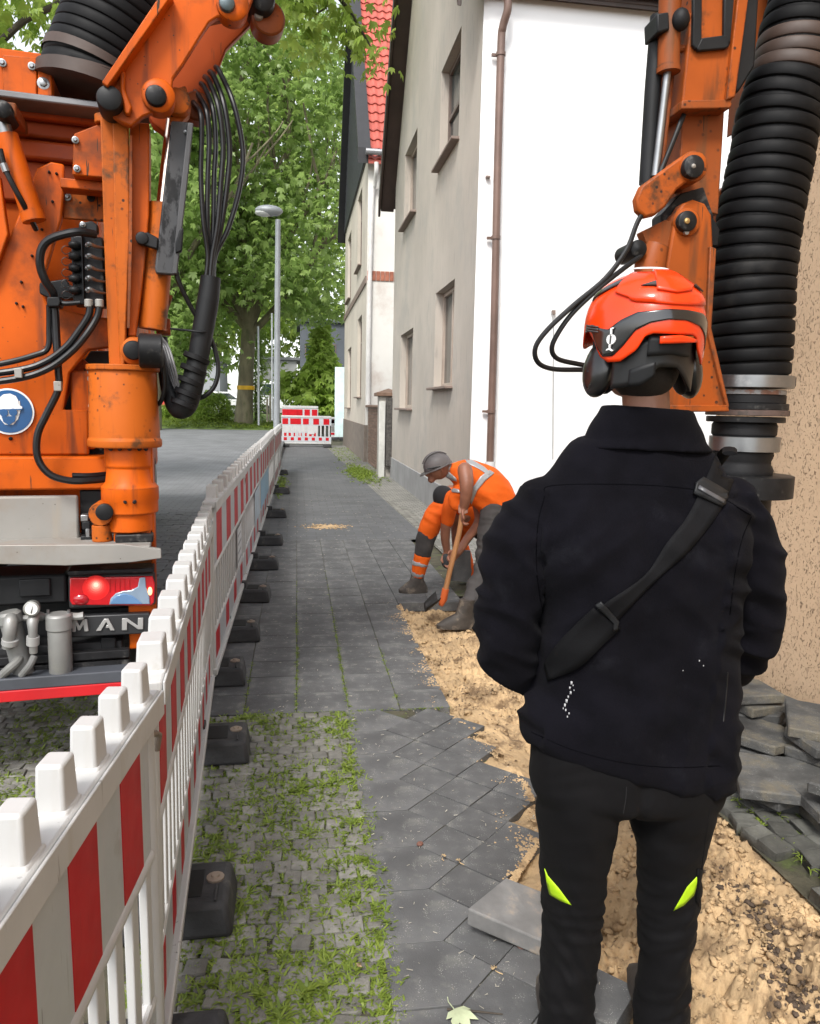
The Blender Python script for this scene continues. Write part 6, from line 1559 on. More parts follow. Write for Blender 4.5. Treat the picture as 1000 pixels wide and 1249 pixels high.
def seam(name, mtl, pts, tree, parent, r, off=0.0, sub=8):
    q = []
    for x, y in [tuple(p_[:2]) for p_ in spline([Vector((x, y, 0)) for x, y in pts], sub)]:
        h, n_, d = ray_hit(tree, x, y)
        if h is not None: q.append(h - d * (off - r * .45))
    if len(q) < 3: return None
    b_ = MB(); b_.tube(q, r * .8, 6); return b_.build(name, mtl, parent)
seam('side_seam', trouser, [(866, 985), (858, 1040), (852, 1085)], tr_bvh, trs, .0022)
seam('seat_seam', mat('seam black', (.006, .006, .007), .9), [(764, 960), (763, 975), (760, 992)], tr_bvh, trs, .0012)
decal('cargo_pocket', trouser, [(851, 1060), (860, 1062), (858, 1112), (849, 1100)], tr_bvh, trs, .006, 3, .004)
# boots
for cx_ in (688, 804):
    c = m(cx_, 1380); b = MB()
    b.rings([[Vector((c.x + math.cos(a) * .045 * sx_, MY + .01 + yo + math.sin(a) * ly, z_)) for a in np.linspace(0, 2 * math.pi, 18, endpoint=False)] for z_, sx_, ly, yo in ((.002, 1.05, .14, .06), (.03, 1.1, .145, .06), (.06, 1.0, .125, .045), (.09, .9, .08, .01), (.13, .9, .055, -.005))]); b.build('boot', boot_m, person)
# jacket
b = MB()
loft(b, [oring(m(652, 905), m(878, 952), .130), oring(m(641, 888), m(886, 930), .140), oring(m(643, 862), m(889, 885), .142), oring(m(658, 832), m(889, 838), .136), oring(m(662, 765), m(891, 765), .135), oring(m(655, 700), m(895, 700), .14, .0), oring(m(645, 650), m(903, 650), .135, .005), oring(m(647, 616), m(906, 616), .116, .01), oring(m(672, 582), m(884, 584), .096, .015), oring(m(690, 555), m(872, 560), .082, .02), oring(m(712, 533), m(858, 540), .07, .02)])
def sleeve(pts):
    chain(b, [(m(x, y, d), r * ms) for x, y, r, d in pts], 20, 6)
sleeve([(668, 614, 35, .01), (642, 652, 40, .01), (626, 700, 40, .015), (617, 755, 39, .03), (619, 793, 38, .05), (640, 815, 36, .11), (664, 830, 31, .19), (680, 838, 26, .235)])
sleeve([(890, 614, 33, .01), (907, 650, 36, .01), (915, 700, 37, .02), (915, 750, 36.5, .04), (907, 782, 35, .07), (888, 802, 32, .13), (866, 818, 28, .19), (850, 824, 25, .23)])
jk = fuse(b, .008, 7)
zw = m(770, 840).z; zsh = m(770, 600).z
def jf(p):
    q = p - man_o; n1 = noise.noise(Vector((q.x * 3.2, q.y * 3, q.z * 4.2 + 7))); n2 = noise.noise(Vector((q.x * 7 + q.z * 5, q.y * 7, q.z * 8)))
    arm_ = 1 if abs(q.x + .0) > .19 and p.z < zsh else 0
    el = noise.noise(Vector((q.x * 7, q.y * 7, q.z * 19 + q.x * 9)))
    w_ = math.exp(-((p.z - zw) / .1) ** 2)
    vf = noise.noise(Vector((q.x * 11, 0, q.z * 2.2 + 3)))
    ax_ = max(0.0, 1 - abs(abs(q.x) - .13) / .16) * math.exp(-((p.z - zsh + .14) / .17) ** 2)
    pull = noise.noise(Vector((q.x * 9 * (1 if q.x > 0 else -1) + q.z * 11, q.y * 5, q.z * 3)))
    return .012 * n1 + .008 * n2 + arm_ * (.017 * rid(el) - .006) + .009 * w_ * el + .008 * vf * (1 if p.z < zsh else .2) + .016 * ax_ * rid(pull) + .006 * rid(noise.noise(Vector((q.x * 4 + q.z * 6, 0, q.z * 5 - q.x * 6))))
displace(jk, jf); jk_bvh = bvh(jk)
jacket = put('jacket', jk, fleece, person)
# collar: a stand-up band of its own
b = MB(); rg = []
for (l, r_, yl, yr, hd) in ((702, 866, 546, 552, .088), (713, 858, 535, 541, .08), (722, 852, 516, 521, .076), (731, 846, 503, 509, .074), (736, 842, 494, 500, .072)): rg.append(oring(m(l, yl, .012), m(r_, yr, .012), hd, 0, 36, 2.2))
for (l, r_, yl, yr, hd) in ((752, 826, 496, 502, .054), (745, 832, 545, 549, .056)): rg.append(oring(m(l, yl, .012), m(r_, yr, .012), hd, 0, 36, 2.2))
rg.append(rg[0]); b.rings(rg, False); cm = fuse(b, .0055, 5); displace(cm, lambda p: .0045 * noise.noise(p * 11) + .002 * noise.noise(Vector((p.x * 8, p.y * 8, p.z * 40)))); put('collar', cm, fleece, jacket)
# seams, hem, zip pocket, scuff marks
seam_m = mat('seam thread', (.0022, .0022, .003), 1.0, spec=.02)
seam('yoke_seam', seam_m, [(664, 602), (667, 594), (700, 591), (760, 591), (820, 594), (870, 603), (915, 628)], jk_bvh, jacket, .0022)
seam('collar_seam', seam_m, [(716, 531), (740, 526), (790, 523), (830, 527), (856, 538)], jk_bvh, jacket, .0022)
seam('sleeve_seam', seam_m, [(664, 605), (656, 640), (654, 690), (660, 740)], jk_bvh, jacket, .002)
seam('sleeve_seam', seam_m, [(916, 630), (904, 660), (896, 700), (890, 750)], jk_bvh, jacket, .002)
seam('hem_seam', seam_m, [(648, 893), (700, 915), (760, 930), (820, 936), (878, 934)], jk_bvh, jacket, .0018)
seam('pocket_zip', black_p, [(882, 880), (885, 850), (887, 820)], jk_bvh, jacket, .003)
scuff = mat('pale scuff', (.35, .35, .36), .9)
for (x, y, s_) in [(697, 833, 2.2), (695, 839, 1.6), (696, 845, 2), (693, 850, 1.6), (691, 855, 2.4), (689, 860, 2), (690, 866, 1.5), (694, 870, 1.3), (692, 874, 1.2), (699, 836, 1), (700, 842, .9), (853, 806, 1.2), (858, 812, 1), (833, 818, .9), (687, 864, 1.1)]:
    decal('scuff_mark', scuff, [(x - s_ * .5, y - s_), (x + s_ * .6, y - s_ * .8), (x + s_ * .4, y + s_), (x - s_ * .6, y + s_ * .9)], jk_bvh, jacket, .001, 1, .0004)
# shoulder strap of the bag he carries
def ribbon(name, mtl, L_pts, R_pts, tree, parent, off=.004, thick=.003, sub=8):
    A_ = spline([Vector((*p_, 0)) for p_ in L_pts], sub); B_ = spline([Vector((*p_, 0)) for p_ in R_pts], sub); V = []; F = []; nw = 5; o0 = origin(parent); last = None
    for p, q in zip(A_, B_):
        for k in range(nw):
            c = p.lerp(q, k / (nw - 1)); h, n_, d = ray_hit(tree, c.x, c.y)
            if h is None: h = (last or m(c.x, c.y))
            last = h; V.append(h - d * off - o0)
    for i in range(len(A_) - 1):
        for k in range(nw - 1): F.append((i * nw + k, i * nw + k + 1, (i + 1) * nw + k + 1, (i + 1) * nw + k))
    me = bpy.data.meshes.new(name); me.from_pydata(V, [], F); me.shade_smooth(); o = link_mesh(name, me, mtl, parent)
    s = o.modifiers.new('s', 'SOLIDIFY'); s.thickness = thick; s.offset = 0; return o
strap = ribbon('shoulder_strap', webbing, [(876, 548), (858, 590), (838, 630), (812, 664), (786, 702), (740, 735), (700, 764), (676, 790), (664, 812)], [(904, 556), (893, 590), (876, 626), (840, 672), (800, 708), (752, 758), (738, 778), (706, 812), (668, 831)], jk_bvh, person)
# over the shoulder and round the front
b = MB(); pts_f = [m(890, 553, -.02), m(888, 548, .06), m(870, 570, .135), m(800, 660, .165), m(700, 790, .16), m(664, 822, .06)]
b.tube(spline(pts_f, 6), .016, 8, True, .35); b.build('front_strap', webbing, strap)
pad = ribbon('strap_pad', mat('pad black', (.0042, .0042, .0048), .85, spec=.12, bump=.0006, bs=300, var=.2), [(724, 742), (700, 764), (676, 790), (664, 810)], [(757, 766), (738, 784), (706, 814), (669, 830)], jk_bvh, strap, .008, .005)
decal('buckle', black_p, [(849, 588), (857, 582), (887, 600), (885, 612), (880, 618), (846, 602)], jk_bvh, strap, .010, 3, .008)
decal('buckle_bar', mat('buckle grey', (.06, .06, .065), .35), [(853, 592), (884, 610), (882, 614), (851, 596)], jk_bvh, strap, .016, 2, .004)
decal('slider', black_p, [(726, 738), (733, 734), (755, 758), (753, 768), (748, 770), (748, 760)], jk_bvh, strap, .013, 3, .005)
# ---- helmet
HC = m(784, 406, .015); HR = Matrix.Rotation(R_(HY_), 3, 'Z') @ Matrix.Rotation(R_(5), 3, 'X')
hel_o = mat('helmet orange', (.72, .042, .003), .25, var=.03, coat=.25, spec=.35, dirt=((.5, .03, .006), 30, .68, .8))
hel_b = mat('helmet black band', (.008, .008, .009), .15, coat=.8, var=.2)
ha, hb_, hh_ = .128, .150, .132
def hp_(th, el, off=0.0):
    """helmet surface: th from the back (0) round to the wearer's left (-) and right (+), el from -1 (rim) to 1 (crown)"""
    z = hh_ * el if el > 0 else .138 * el
    rr = math.sqrt(max(0, 1 - abs(el) ** 2.5)) if el > 0 else 1 - .015 * (-el) ** 2
    x = math.sin(th) * (ha * rr + off * (1 if rr > .05 else 0)); y = -math.cos(th) * (hb_ * rr + off); 
    return HC + HR @ Vector((x, y, z + (off if el > .5 else 0)))
def edge(th):
    a = abs(math.degrees(th)); k = [(0, -.02), (20, -.02), (27, -.06), (34, -.28), (48, -.46), (60, -.48), (70, -.40), (80, -.16), (90, -.02), (104, -.02), (116, -.24), (128, -.3), (150, -.22), (180, -.24)]
    return float(np.interp(a, [q[0] for q in k], [q[1] for q in k]))
def shellpatch(name, mtl, ths, lo, hi, off, par, thick, n=8):
    V = []; F = []; o0 = origin(par)
    for th in ths:
        a, c = lo(th), hi(th)
        for k in range(n + 1): V.append(hp_(th, a + (c - a) * k / n, off) - o0)
    w_ = n + 1
    for i in range(len(ths) - 1):
        for k in range(n): F.append((i * w_ + k, (i + 1) * w_ + k, (i + 1) * w_ + k + 1, i * w_ + k + 1))
    me = bpy.data.meshes.new(name); me.from_pydata(V, [], F); me.shade_smooth(); me.set_sharp_from_angle(angle=R_(50)); o = link_mesh(name, me, mtl, par)
    s = o.modifiers.new('s', 'SOLIDIFY'); s.thickness = thick; s.offset = -1; return o
full = list(np.linspace(-math.pi, math.pi, 145))
hel = shellpatch('helmet', hel_o, full, edge, lambda t: .995, 0, person, .004, 26)
dg = lambda k: (lambda th: float(np.interp(math.degrees(th), [q[0] for q in k], [q[1] for q in k])))
bt = dg([(-100, .06), (-84, .10), (-72, .04), (-62, .02), (-50, .18), (-36, .30), (-10, .36), (10, .36), (36, .32), (60, .16), (75, -.02), (100, -.06)])
bl_ = dg([(-100, -.02), (-84, -.02), (-74, -.26), (-66, -.40), (-55, -.38), (-46, -.22), (-36, .02), (-24, .14), (-8, .20), (10, .20), (30, .12), (46, -.04), (60, -.22), (75, -.34), (100, -.1)])
shellpatch('helmet_band', hel_b, list(np.linspace(R_(-98), R_(98), 80)), bl_, bt, .0022, hel, .003, 8)
# raised crown panel with vents
cr_lo = dg([(-180, .5), (-110, .45), (-70, .62), (-40, .47), (-5, .44), (8, .44), (45, .46), (80, .5), (180, .5)])
shellpatch('crown_panel', hel_o, list(np.linspace(R_(-64), R_(75), 50)), cr_lo, lambda t: .93, .005, hel, .006, 10)
shellpatch('crown_ridge', hel_o, list(np.linspace(R_(-20), R_(22), 20)), dg([(-20, .6), (0, .56), (22, .62)]), lambda t: .97, .009, hel, .006, 8)
vent = mat('vent black', (.02, .008, .006), .6)
def vpoly(pts, name, mtl, off):
    V = [hp_(R_(t), e, off) - origin(hel) for t, e in pts]; me = bpy.data.meshes.new(name); me.from_pydata(V, [], [tuple(range(len(V)))]); o = link_mesh(name, me, mtl, hel); s = o.modifiers.new('s', 'SOLIDIFY'); s.thickness = .003; return o
vpoly([(-36, .66), (-20, .74), (-8, .70), (-20, .66)], 'vent', vent, .0065); vpoly([(30, .70), (38, .73), (50, .62), (40, .64)], 'vent', vent, .0065)
shellpatch('vent_strip', hel_b, list(np.linspace(R_(-100), R_(-58), 16)), dg([(-100, .50), (-58, .80)]), dg([(-100, .60), (-58, .90)]), .0035, hel, .003, 4)
for k in range(3): shellpatch('grille_bar', mat('grille grey %d' % k, (.05, .05, .052), .4), list(np.linspace(R_(-96), R_(-74), 8)), dg([(-96, -.0 + k * .04), (-74, -.03 + k * .04)]), dg([(-96, .022 + k * .04), (-74, -.008 + k * .04)]), .004, hel, .002, 2)
# white ostrich emblem on the band, and the reflective chips
wht = mat('emblem white', (.75, .75, .75), .4)
def emb(pts, c0, s_):   # emblem drawn in degrees and elevation around a centre
    vpoly([(c0[0] + x * s_, c0[1] + y * s_ * .017) for x, y in pts], 'emblem', wht, .0052)
ec = (-57, -.13)
emb([(4.5 * math.cos(a) - .5, 4.6 * math.sin(a)) for a in np.linspace(0, 6.28, 14, endpoint=False)], ec, 1.0)
emb([(-1.0, 10), (1.6, 11), (1.8, 9.6), (.6, 9.2), (.6, 3), (-.6, 3)], ec, 1.0); emb([(-1.2, -4), (.6, -4), (.2, -8), (3.4, -9.8), (2.6, -10.6), (-.6, -9.2), (-3.6, -10.2), (-3.4, -9), (-1.0, -7.6)], ec, 1.0)
vpoly([(.1 - 57.6, -.05), (.5 - 57.3, -.05), (.5 - 57.3, -.20), (.1 - 57.6, -.20)], 'emblem_line', hel_b, .0058)
vpoly([(72, -.10), (77, -.14), (78, -.34), (73, -.36)], 'white_chip', wht, .0035)
shellpatch('white_tape', wht, list(np.linspace(R_(-70), R_(20), 14)), lambda t: .952, lambda t: .985, .0098, hel, .002, 3)
# cradle at the nape, adjuster clip, ear cups
shellpatch('nape_cradle', mat('cradle black', (.009, .0095, .0105), .45, var=.2), list(np.linspace(R_(-60), R_(56), 36)), dg([(-60, -.9), (-46, -.86), (-30, -.8), (-10, -.52), (12, -.52), (34, -.78), (50, -.9)]), dg([(-60, -.3), (-46, -.34), (-28, -.1), (0, .0), (28, -.1), (50, -.40)]), -.016, hel, .006, 6)
shellpatch('nape_pad', black_p, list(np.linspace(R_(-24), R_(26), 16)), dg([(-24, -.36), (0, -.32), (26, -.36)]), lambda t: -.06, -.008, hel, .006, 4)
shellpatch('nape_wing', black_p, list(np.linspace(R_(-40), R_(-14), 10)), dg([(-40, -.84), (-28, -.82), (-14, -.66)]), dg([(-40, -.58), (-28, -.5), (-14, -.44)]), -.012, hel, .005, 4)
shellpatch('adjuster_clip', hel_o, list(np.linspace(R_(-14), R_(26), 10)), dg([(-14, -.17), (26, -.13)]), dg([(-14, -.06), (6, -.03), (26, -.09)]), .004, hel, .008, 3)
hair = MB(); hair.ball(m(785, 449, .022), (.075, .090, .076), 24, 14, Matrix.Rotation(R_(HY_), 3, 'Z')); hair.build('hair', mat('dark hair', (.018, .013, .01), .8, bump=.002, bs=150), person)
muff = mat('ear cup black', (.008, .008, .009), .3, coat=.35, var=.25)
for (x, y, d, sx_) in ((731, 450, .03, 1), (838, 452, .04, -1)):
    c = m(x, y, d); b = MB(); b.ball(c, (.030, .052, .066), 22, 14, Matrix.Rotation(R_(HY_ + 8 * sx_), 3, 'Z') @ Matrix.Rotation(R_(10 * sx_), 3, 'Y')); cup = b.build('ear_cup', muff, hel)
    b = MB(); b.ball(c + Vector((.022 * sx_, -.004, 0)), (.018, .047, .058), 18, 12, Matrix.Rotation(R_(HY_ + 8 * sx_), 3, 'Z') @ Matrix.Rotation(R_(10 * sx_), 3, 'Y')); b.build('ear_cushion', black_r, cup)
    b = MB(); b.tube([c + Vector((-.012 * sx_, 0, .06)), c + Vector((-.016 * sx_, 0, .03)), c + Vector((-.026 * sx_, -.006, -.01))], .006, 8); b.build('cup_arm', black_p, cup)
b = MB()
for sx_ in (-1, 1): b.ball(hc + Matrix.Rotation(R_(HY_), 3, 'Z') @ Vector((.03 * sx_, .088, .008)), (.012, .008, .008), 10, 8)
b.build('eyes', mat('eye', (.5, .48, .45), .2), person)

# ---------------------------------------------------------------- bending worker with the shovel
vest_o = mat('hi vis orange', (.78, .125, .012), .75, var=.08, vs=9, bump=.001, bs=60, spec=.2)
refl = mat('reflective tape', (.36, .37, .38), .35, metal=.2, var=.1)
grey_t = mat('grey work trousers', (.05, .046, .045), .85, var=.2, vs=9, bump=.001, bs=200, dirt=((.085, .072, .06), 9, .55, .75))
glove = mat('dark glove', (.035, .037, .04), .8, var=.2, vs=30)
glove_p = mat('pale glove', (.45, .25, .19), .8, var=.15, vs=30)
WY = 5.85
def w_(px, py, d=0.0): return AY(px, py, WY + d)
wsx = WY / FPX
def ch(b_, pts, n=14, ell=1.0): chain(b_, [(w_(x, y, d), r * wsx) for x, y, r, d in pts], n, 5, ell)
b = MB()
ch(b, [(606, 618, 19, .0), (588, 594, 20, .0), (566, 580, 17, .0), (553, 575, 9, -.01)]); ch(b, [(553, 576, 8, 0), (543, 572, 8, -.02), (536, 570, 8, -.02)])
b.ball(w_(532, 570, -.03), (.082, .072, .105), 18, 12, Matrix.Rotation(R_(-38), 3, 'Y'))
ch(b, [(522, 576, 1.8, -.03), (519, 578, 2.2, -.03), (521, 580, 1.8, -.03)], 8); b.ball(w_(526, 585, -.03), (.03, .03, .03)); b.ball(w_(539, 571, -.11), (.012, .012, .03))
# near arm down to the shovel grip, far arm reaching under the chest to the shaft
ch(b, [(567, 573, 9.5, -.19), (569, 590, 8.6, -.25), (568, 606, 7.2, -.24), (565, 621, 5.6, -.2)])
ch(b, [(575, 590, 8, .2), (585, 632, 7, .12), (570, 657, 5.6, -.05), (559, 674, 4.6, -.1)])
hand(b, w_(565, 619, -.2), Vector((-.1, -.1, -1)), Vector((-1, .3, 0)), 1.05, .9, 1); hand(b, w_(560, 672, -.1), Vector((-.7, -.2, -.6)), Vector((0, 1, 0)), 1.0, .9, 1)
# legs
ch(b, [(603, 622, 15, -.08), (592, 690, 10, -.14), (570, 742, 6, -.33)]); ch(b, [(612, 622, 15, .15), (604, 690, 10, .18), (596, 735, 6, .2)])
wm_ = fuse(b, .011, 3)
wo_ = G(575, 742); wo_.y = 5.7
worker = bpy.data.objects.new('person', wm_); COL.objects.link(worker); wm_.transform(Matrix.Translation(-wo_)); worker.location = wo_; wm_.materials.append(skin_d)
tag(worker, 'bending worker in orange reflective vest and grey cap helmet digging with a shovel', 'person')
b = MB(); ch(b, [(603, 622, 17, -.08), (597, 655, 15, -.12), (591, 690, 12.5, -.14), (580, 718, 10.5, -.24), (571, 738, 9.2, -.33)]); ch(b, [(612, 622, 17, .15), (608, 655, 14.5, .17), (603, 690, 12.5, .18), (598, 722, 10.5, .2), (596, 732, 10, .2)]); ch(b, [(608, 612, 21, .03), (604, 624, 19, .0)])
tm = fuse(b, .012, 4); displace(tm, lambda p: .012 * noise.noise(Vector((p.x * 8, p.y * 8, p.z * 16))) + .008 * rid(noise.noise(Vector((p.x * 5, p.y * 5, p.z * 26)))))
put('trousers', tm, grey_t, worker)
b = MB(); vp = [(611, 622, 25, .02), (600, 603, 27, .0), (586, 590, 26, .0), (570, 581, 22, .0), (558, 577, 15, .0), (552, 575, 11, .0)]
ch(b, vp, 24); ch(b, [(573, 597, 19, .0), (566, 604, 18, -.02), (560, 611, 14, -.02)], 18)
vm = fuse(b, .012, 4); displace(vm, lambda p: .012 * noise.noise(p * 9) + .01 * rid(noise.noise(Vector((p.x * 6 + p.z * 9, p.y * 6, p.z * 7)))) - .004)
vtree = bvh(vm); vest = put('vest', vm, vest_o, worker)
decal('reflective_band', refl, [(571, 609), (577, 594), (586, 581), (597, 573), (603, 577), (592, 586), (582, 598), (575, 615)], vtree, vest, .008, 4, .004)
decal('reflective_band', refl, [(566, 559), (576, 561), (590, 569), (599, 577), (596, 580), (584, 572), (570, 565)], vtree, vest, .008, 4, .004)
decal('reflective_band', refl, [(539, 566), (545, 561), (552, 560), (551, 566), (547, 575), (556, 583), (557, 587), (547, 586), (541, 577)], vtree, vest, .008, 4, .004)
decal('reflective_band', refl, [(546, 594), (560, 597), (561, 601), (548, 600)], vtree, vest, .010, 3, .004)
b = MB(); hu = Vector((-.42, 0, .91)).normalized(); hf2 = Vector((-.91, 0, -.42)).normalized(); hs2 = Vector((0, 1, 0)); hc2 = w_(533, 567, -.03)
rg = []
for t_ in (-.22, 0, .25, .5, .72, .88, .97, 1.0):
    q_ = math.sqrt(max(.0004, 1 - max(0, t_) ** 2)); rg.append([hc2 + hu * .098 * t_ + hf2 * math.cos(a) * .112 * q_ + hs2 * math.sin(a) * .094 * q_ for a in np.linspace(0, 2 * math.pi, 26, endpoint=False)])
b.rings(rg); b.tube([hc2 - hu * .02 + hf2 * math.cos(a) * .114 + hs2 * math.sin(a) * .096 for a in np.linspace(0, 2 * math.pi, 26)], .005, 6)
for sx_ in (-.03, 0, .03): b.tube([hc2 + hs2 * sx_ + hf2 * math.cos(a) * .112 + hu * math.sin(a) * .1 for a in np.linspace(.5, 2.6, 12)], .005, 5)
hm = mat('grey cap helmet', (.12, .11, .11), .5, var=.2, spec=.3)
cap = b.build('cap_helmet', hm, worker)
b = MB(); b.prism([hc2 - hu * .02 + hs2 * .088 + hf2 * .055, hc2 - hu * .025 + hs2 * .06 + hf2 * .135, hc2 - hu * .03 + hf2 * .158, hc2 - hu * .025 - hs2 * .06 + hf2 * .135, hc2 - hu * .02 - hs2 * .088 + hf2 * .055], hu * .007); b.build('peak', hm, cap)
b = MB(); b.tube([w_(521, 572, -.115), w_(527, 571, -.12), (w_(537, 569, -.12))], .006, 6); b.build('glasses', black_p, worker)
b = MB(); b.lathe(w_(565, 616, -.2), Vector((0, 0, -1)), [(0, .036), (.03, .038), (.06, .036)], 14); b.build('glove_cuff', glove_p, worker)
for (x, y, d, tx) in ((566, 752, -.36, 1), (592, 742, .2, 1)):
    c = G(x, 758 if d < 0 else 738); b = MB(); zf = c.z - .03 if d < 0 else .0
    c = w_(x, y, d); z0 = -.055 if d < 0 else .0
    b.rings([[Vector((c.x + xo + math.cos(a) * lx, c.y + math.sin(a) * ly, z0 + z_)) for a in np.linspace(0, 2 * math.pi, 16, endpoint=False)] for z_, lx, ly, xo in ((.0, .15, .052, -.06), (.03, .155, .055, -.06), (.07, .12, .05, -.035), (.11, .07, .05, .0), (.18, .062, .055, .015), (.22, .06, .055, .02))]); b.build('boot', boot_m, worker)
# shovel
so = w_(541, 740, -.2); shv = empty('shovel', so, 'long handled shovel with a brown wooden shaft in the worker\'s hands', 'shovel')
b = MB(); b.tube([w_(565.5, 618, -.21), w_(560, 650, -.21), w_(549, 695, -.21), w_(541, 730, -.2)], .021, 12); b.build('shaft', mat('ash wood', (.36, .17, .07), .5, var=.25, vs=6, stretch=(1, 1, .2)), shv)
b = MB(); b.tube([w_(543.5, 718, -.205), w_(541, 731, -.2), w_(537.5, 738, -.19)], [.027, .028, .02], 12); b.build('socket', mat('orange socket', (.6, .12, .03), .5), shv)
b = MB(); c = w_(534, 737, -.19); V = []; n = 7
for i in range(n):
    for j in range(n):
        u, v = i / (n - 1) - .5, j / (n - 1); V.append(c + Vector((-.02 - v * .10 + .02, u * .2 * (1 - .35 * v * v), .03 - v * .085 + .05 * (abs(u) * 2) ** 2)))
F = [(i * n + j, (i + 1) * n + j, (i + 1) * n + j + 1, i * n + j + 1) for i in range(n - 1) for j in range(n - 1)]
b.add(V, F); o = b.build('blade', mat('dark blade', (.03, .028, .027), .45, metal=.5), shv); o.modifiers.new('s', 'SOLIDIFY').thickness = .006

# ---------------------------------------------------------------- second worker, crouching behind him
KY = 6.35
def k_(px, py, d=0.0): return AY(px, py, KY + d)
ksx = KY / FPX
def ck(b_, pts, n=14, ell=1.0): chain(b_, [(k_(x, y, d), r * ksx) for x, y, r, d in pts], n, 5, ell)
b = MB()
ck(b, [(572, 628, 16, .1), (560, 612, 16, .1), (551, 602, 12, .08), (546, 604, 7, .05)]); b.ball(k_(542, 609, .0), (.085, .08, .105), 18, 12, Matrix.Rotation(R_(-30), 3, 'Y'))
b.ball(k_(536, 614, -.03), (.018, .014, .02))
ck(b, [(552, 606, 8, -.1), (545, 634, 7, -.16), (543, 655, 6, -.14), (545, 672, 4.6, -.12)]); ck(b, [(556, 606, 8, .25), (556, 640, 7, .2), (556, 672, 4.6, .1)])
hand(b, k_(545, 672, -.12), Vector((.1, -.1, -1)), Vector((0, 1, 0)), 1.0, .6, 1); hand(b, k_(556, 672, .1), Vector((0, -.1, -1)), Vector((0, 1, 0)), 1.0, .6, -1)
ck(b, [(566, 626, 13, .0), (526, 640, 11, .0), (508, 706, 6.5, .05)]); ck(b, [(572, 630, 13, .25), (560, 660, 10, .35), (575, 705, 6.5, .45)])
km = fuse(b, .011, 3); ko = G(540, 716); ko.y = KY + .05
kn = bpy.data.objects.new('person', km); COL.objects.link(kn); km.transform(Matrix.Translation(-ko)); kn.location = ko; km.materials.append(skin_d)
tag(kn, 'crouching worker in orange jacket, trousers and black cap, half hidden behind the bending one', 'person')
b = MB(); ck(b, [(572, 628, 17, .1), (556, 616, 16, .02), (540, 620, 14.5, -.01), (528, 634, 13.5, -.02), (522, 650, 12.5, -.01)]); ck(b, [(572, 630, 16, .25), (562, 655, 12, .33), (566, 680, 10, .4), (574, 700, 9, .45)])
t1_ = fuse(b, .012, 4); displace(t1_, lambda p: .012 * noise.noise(p * 9) + .01 * rid(noise.noise(Vector((p.x * 8 + p.z * 12, p.y * 6, p.z * 9)))) - .004); put('trousers', t1_, vest_o, kn)
def legpiece(name, mtl, pts):
    b_ = MB(); b_.tube([k_(x, y, d) for x, y, r, d in pts], [r * ksx for x, y, r, d in pts], 16); me_ = fuse(b_, .011, 2); displace(me_, lambda p: .006 * noise.noise(p * 14)); return put(name, me_, mtl, kn)
legpiece('knee_patch', grey_t, [(522, 648, 12.8, -.01), (519, 658, 12.6, -.0), (517, 668, 11.5, .0), (515, 677, 10.5, .01)])
legpiece('trouser_leg', vest_o, [(515.5, 676, 10.8, .01), (513, 686, 10.2, .02), (510.5, 697, 9, .03), (509.5, 703, 8.2, .04)])
legpiece('reflective_band', refl, [(513, 684, 10.6, .02), (512, 690, 10.2, .02)]); legpiece('reflective_band', refl, [(510.5, 696, 9.4, .03), (509.5, 702, 8.6, .04)])
legpiece('sock', glove, [(509, 702, 7.6, .04), (508.5, 711, 7, .05)])
c = k_(504, 716, .04); b = MB(); b.rings([[Vector((c.x + xo + math.cos(a) * lx, c.y + math.sin(a) * ly, z_)) for a in np.linspace(0, 2 * math.pi, 16, endpoint=False)] for z_, lx, ly, xo in ((.0, .125, .05, -.0), (.03, .13, .053, -.0), (.07, .10, .05, .015), (.11, .062, .05, .03), (.16, .055, .05, .035))]); b.build('boot', boot_m, kn)
c = k_(576, 712, .45); b = MB(); b.rings([[Vector((c.x + xo + math.cos(a) * lx, c.y + math.sin(a) * ly, z_)) for a in np.linspace(0, 2 * math.pi, 16, endpoint=False)] for z_, lx, ly, xo in ((.0, .125, .05, -.03), (.03, .13, .053, -.03), (.07, .10, .05, -.01), (.11, .062, .05, .01), (.16, .055, .05, .02))]); b.build('boot', boot_m, kn)
b = MB(); b.ball(k_(542, 608, -.01), (.096, .09, .118), 20, 14, Matrix.Rotation(R_(-30), 3, 'Y')); b.build('cap', mat('black cap', (.014, .014, .016), .85), kn)
b = MB(); ck(b, [(574, 626, 18, .06), (560, 616, 19, .02), (550, 608, 14, .03)]); ck(b, [(552, 607, 10, -.1), (548, 622, 9.5, -.15), (545.5, 636, 8.5, -.16)]); put('jacket', fuse(b, .012, 3), vest_o, kn)
for (x, y, d) in ((545, 680, -.12), (556, 680, .1)):
    b = MB(); b.ball(k_(x, y + 3, d), (.05, .038, .075), 14, 10); b.build('glove', glove, kn)
# grey slab he holds upright
pl = MB(); p4 = [k_(549, 672, -.02), k_(574, 672, .05), k_(575, 711, .05), k_(545, 708, -.06)]
pl.prism([Vector(q) for q in p4], (0, .05, 0)); tag(pl.build('paving_slab', slab_mat, bevel=.004, base=True), 'grey slab held on edge by the crouching worker', 'paving slab')
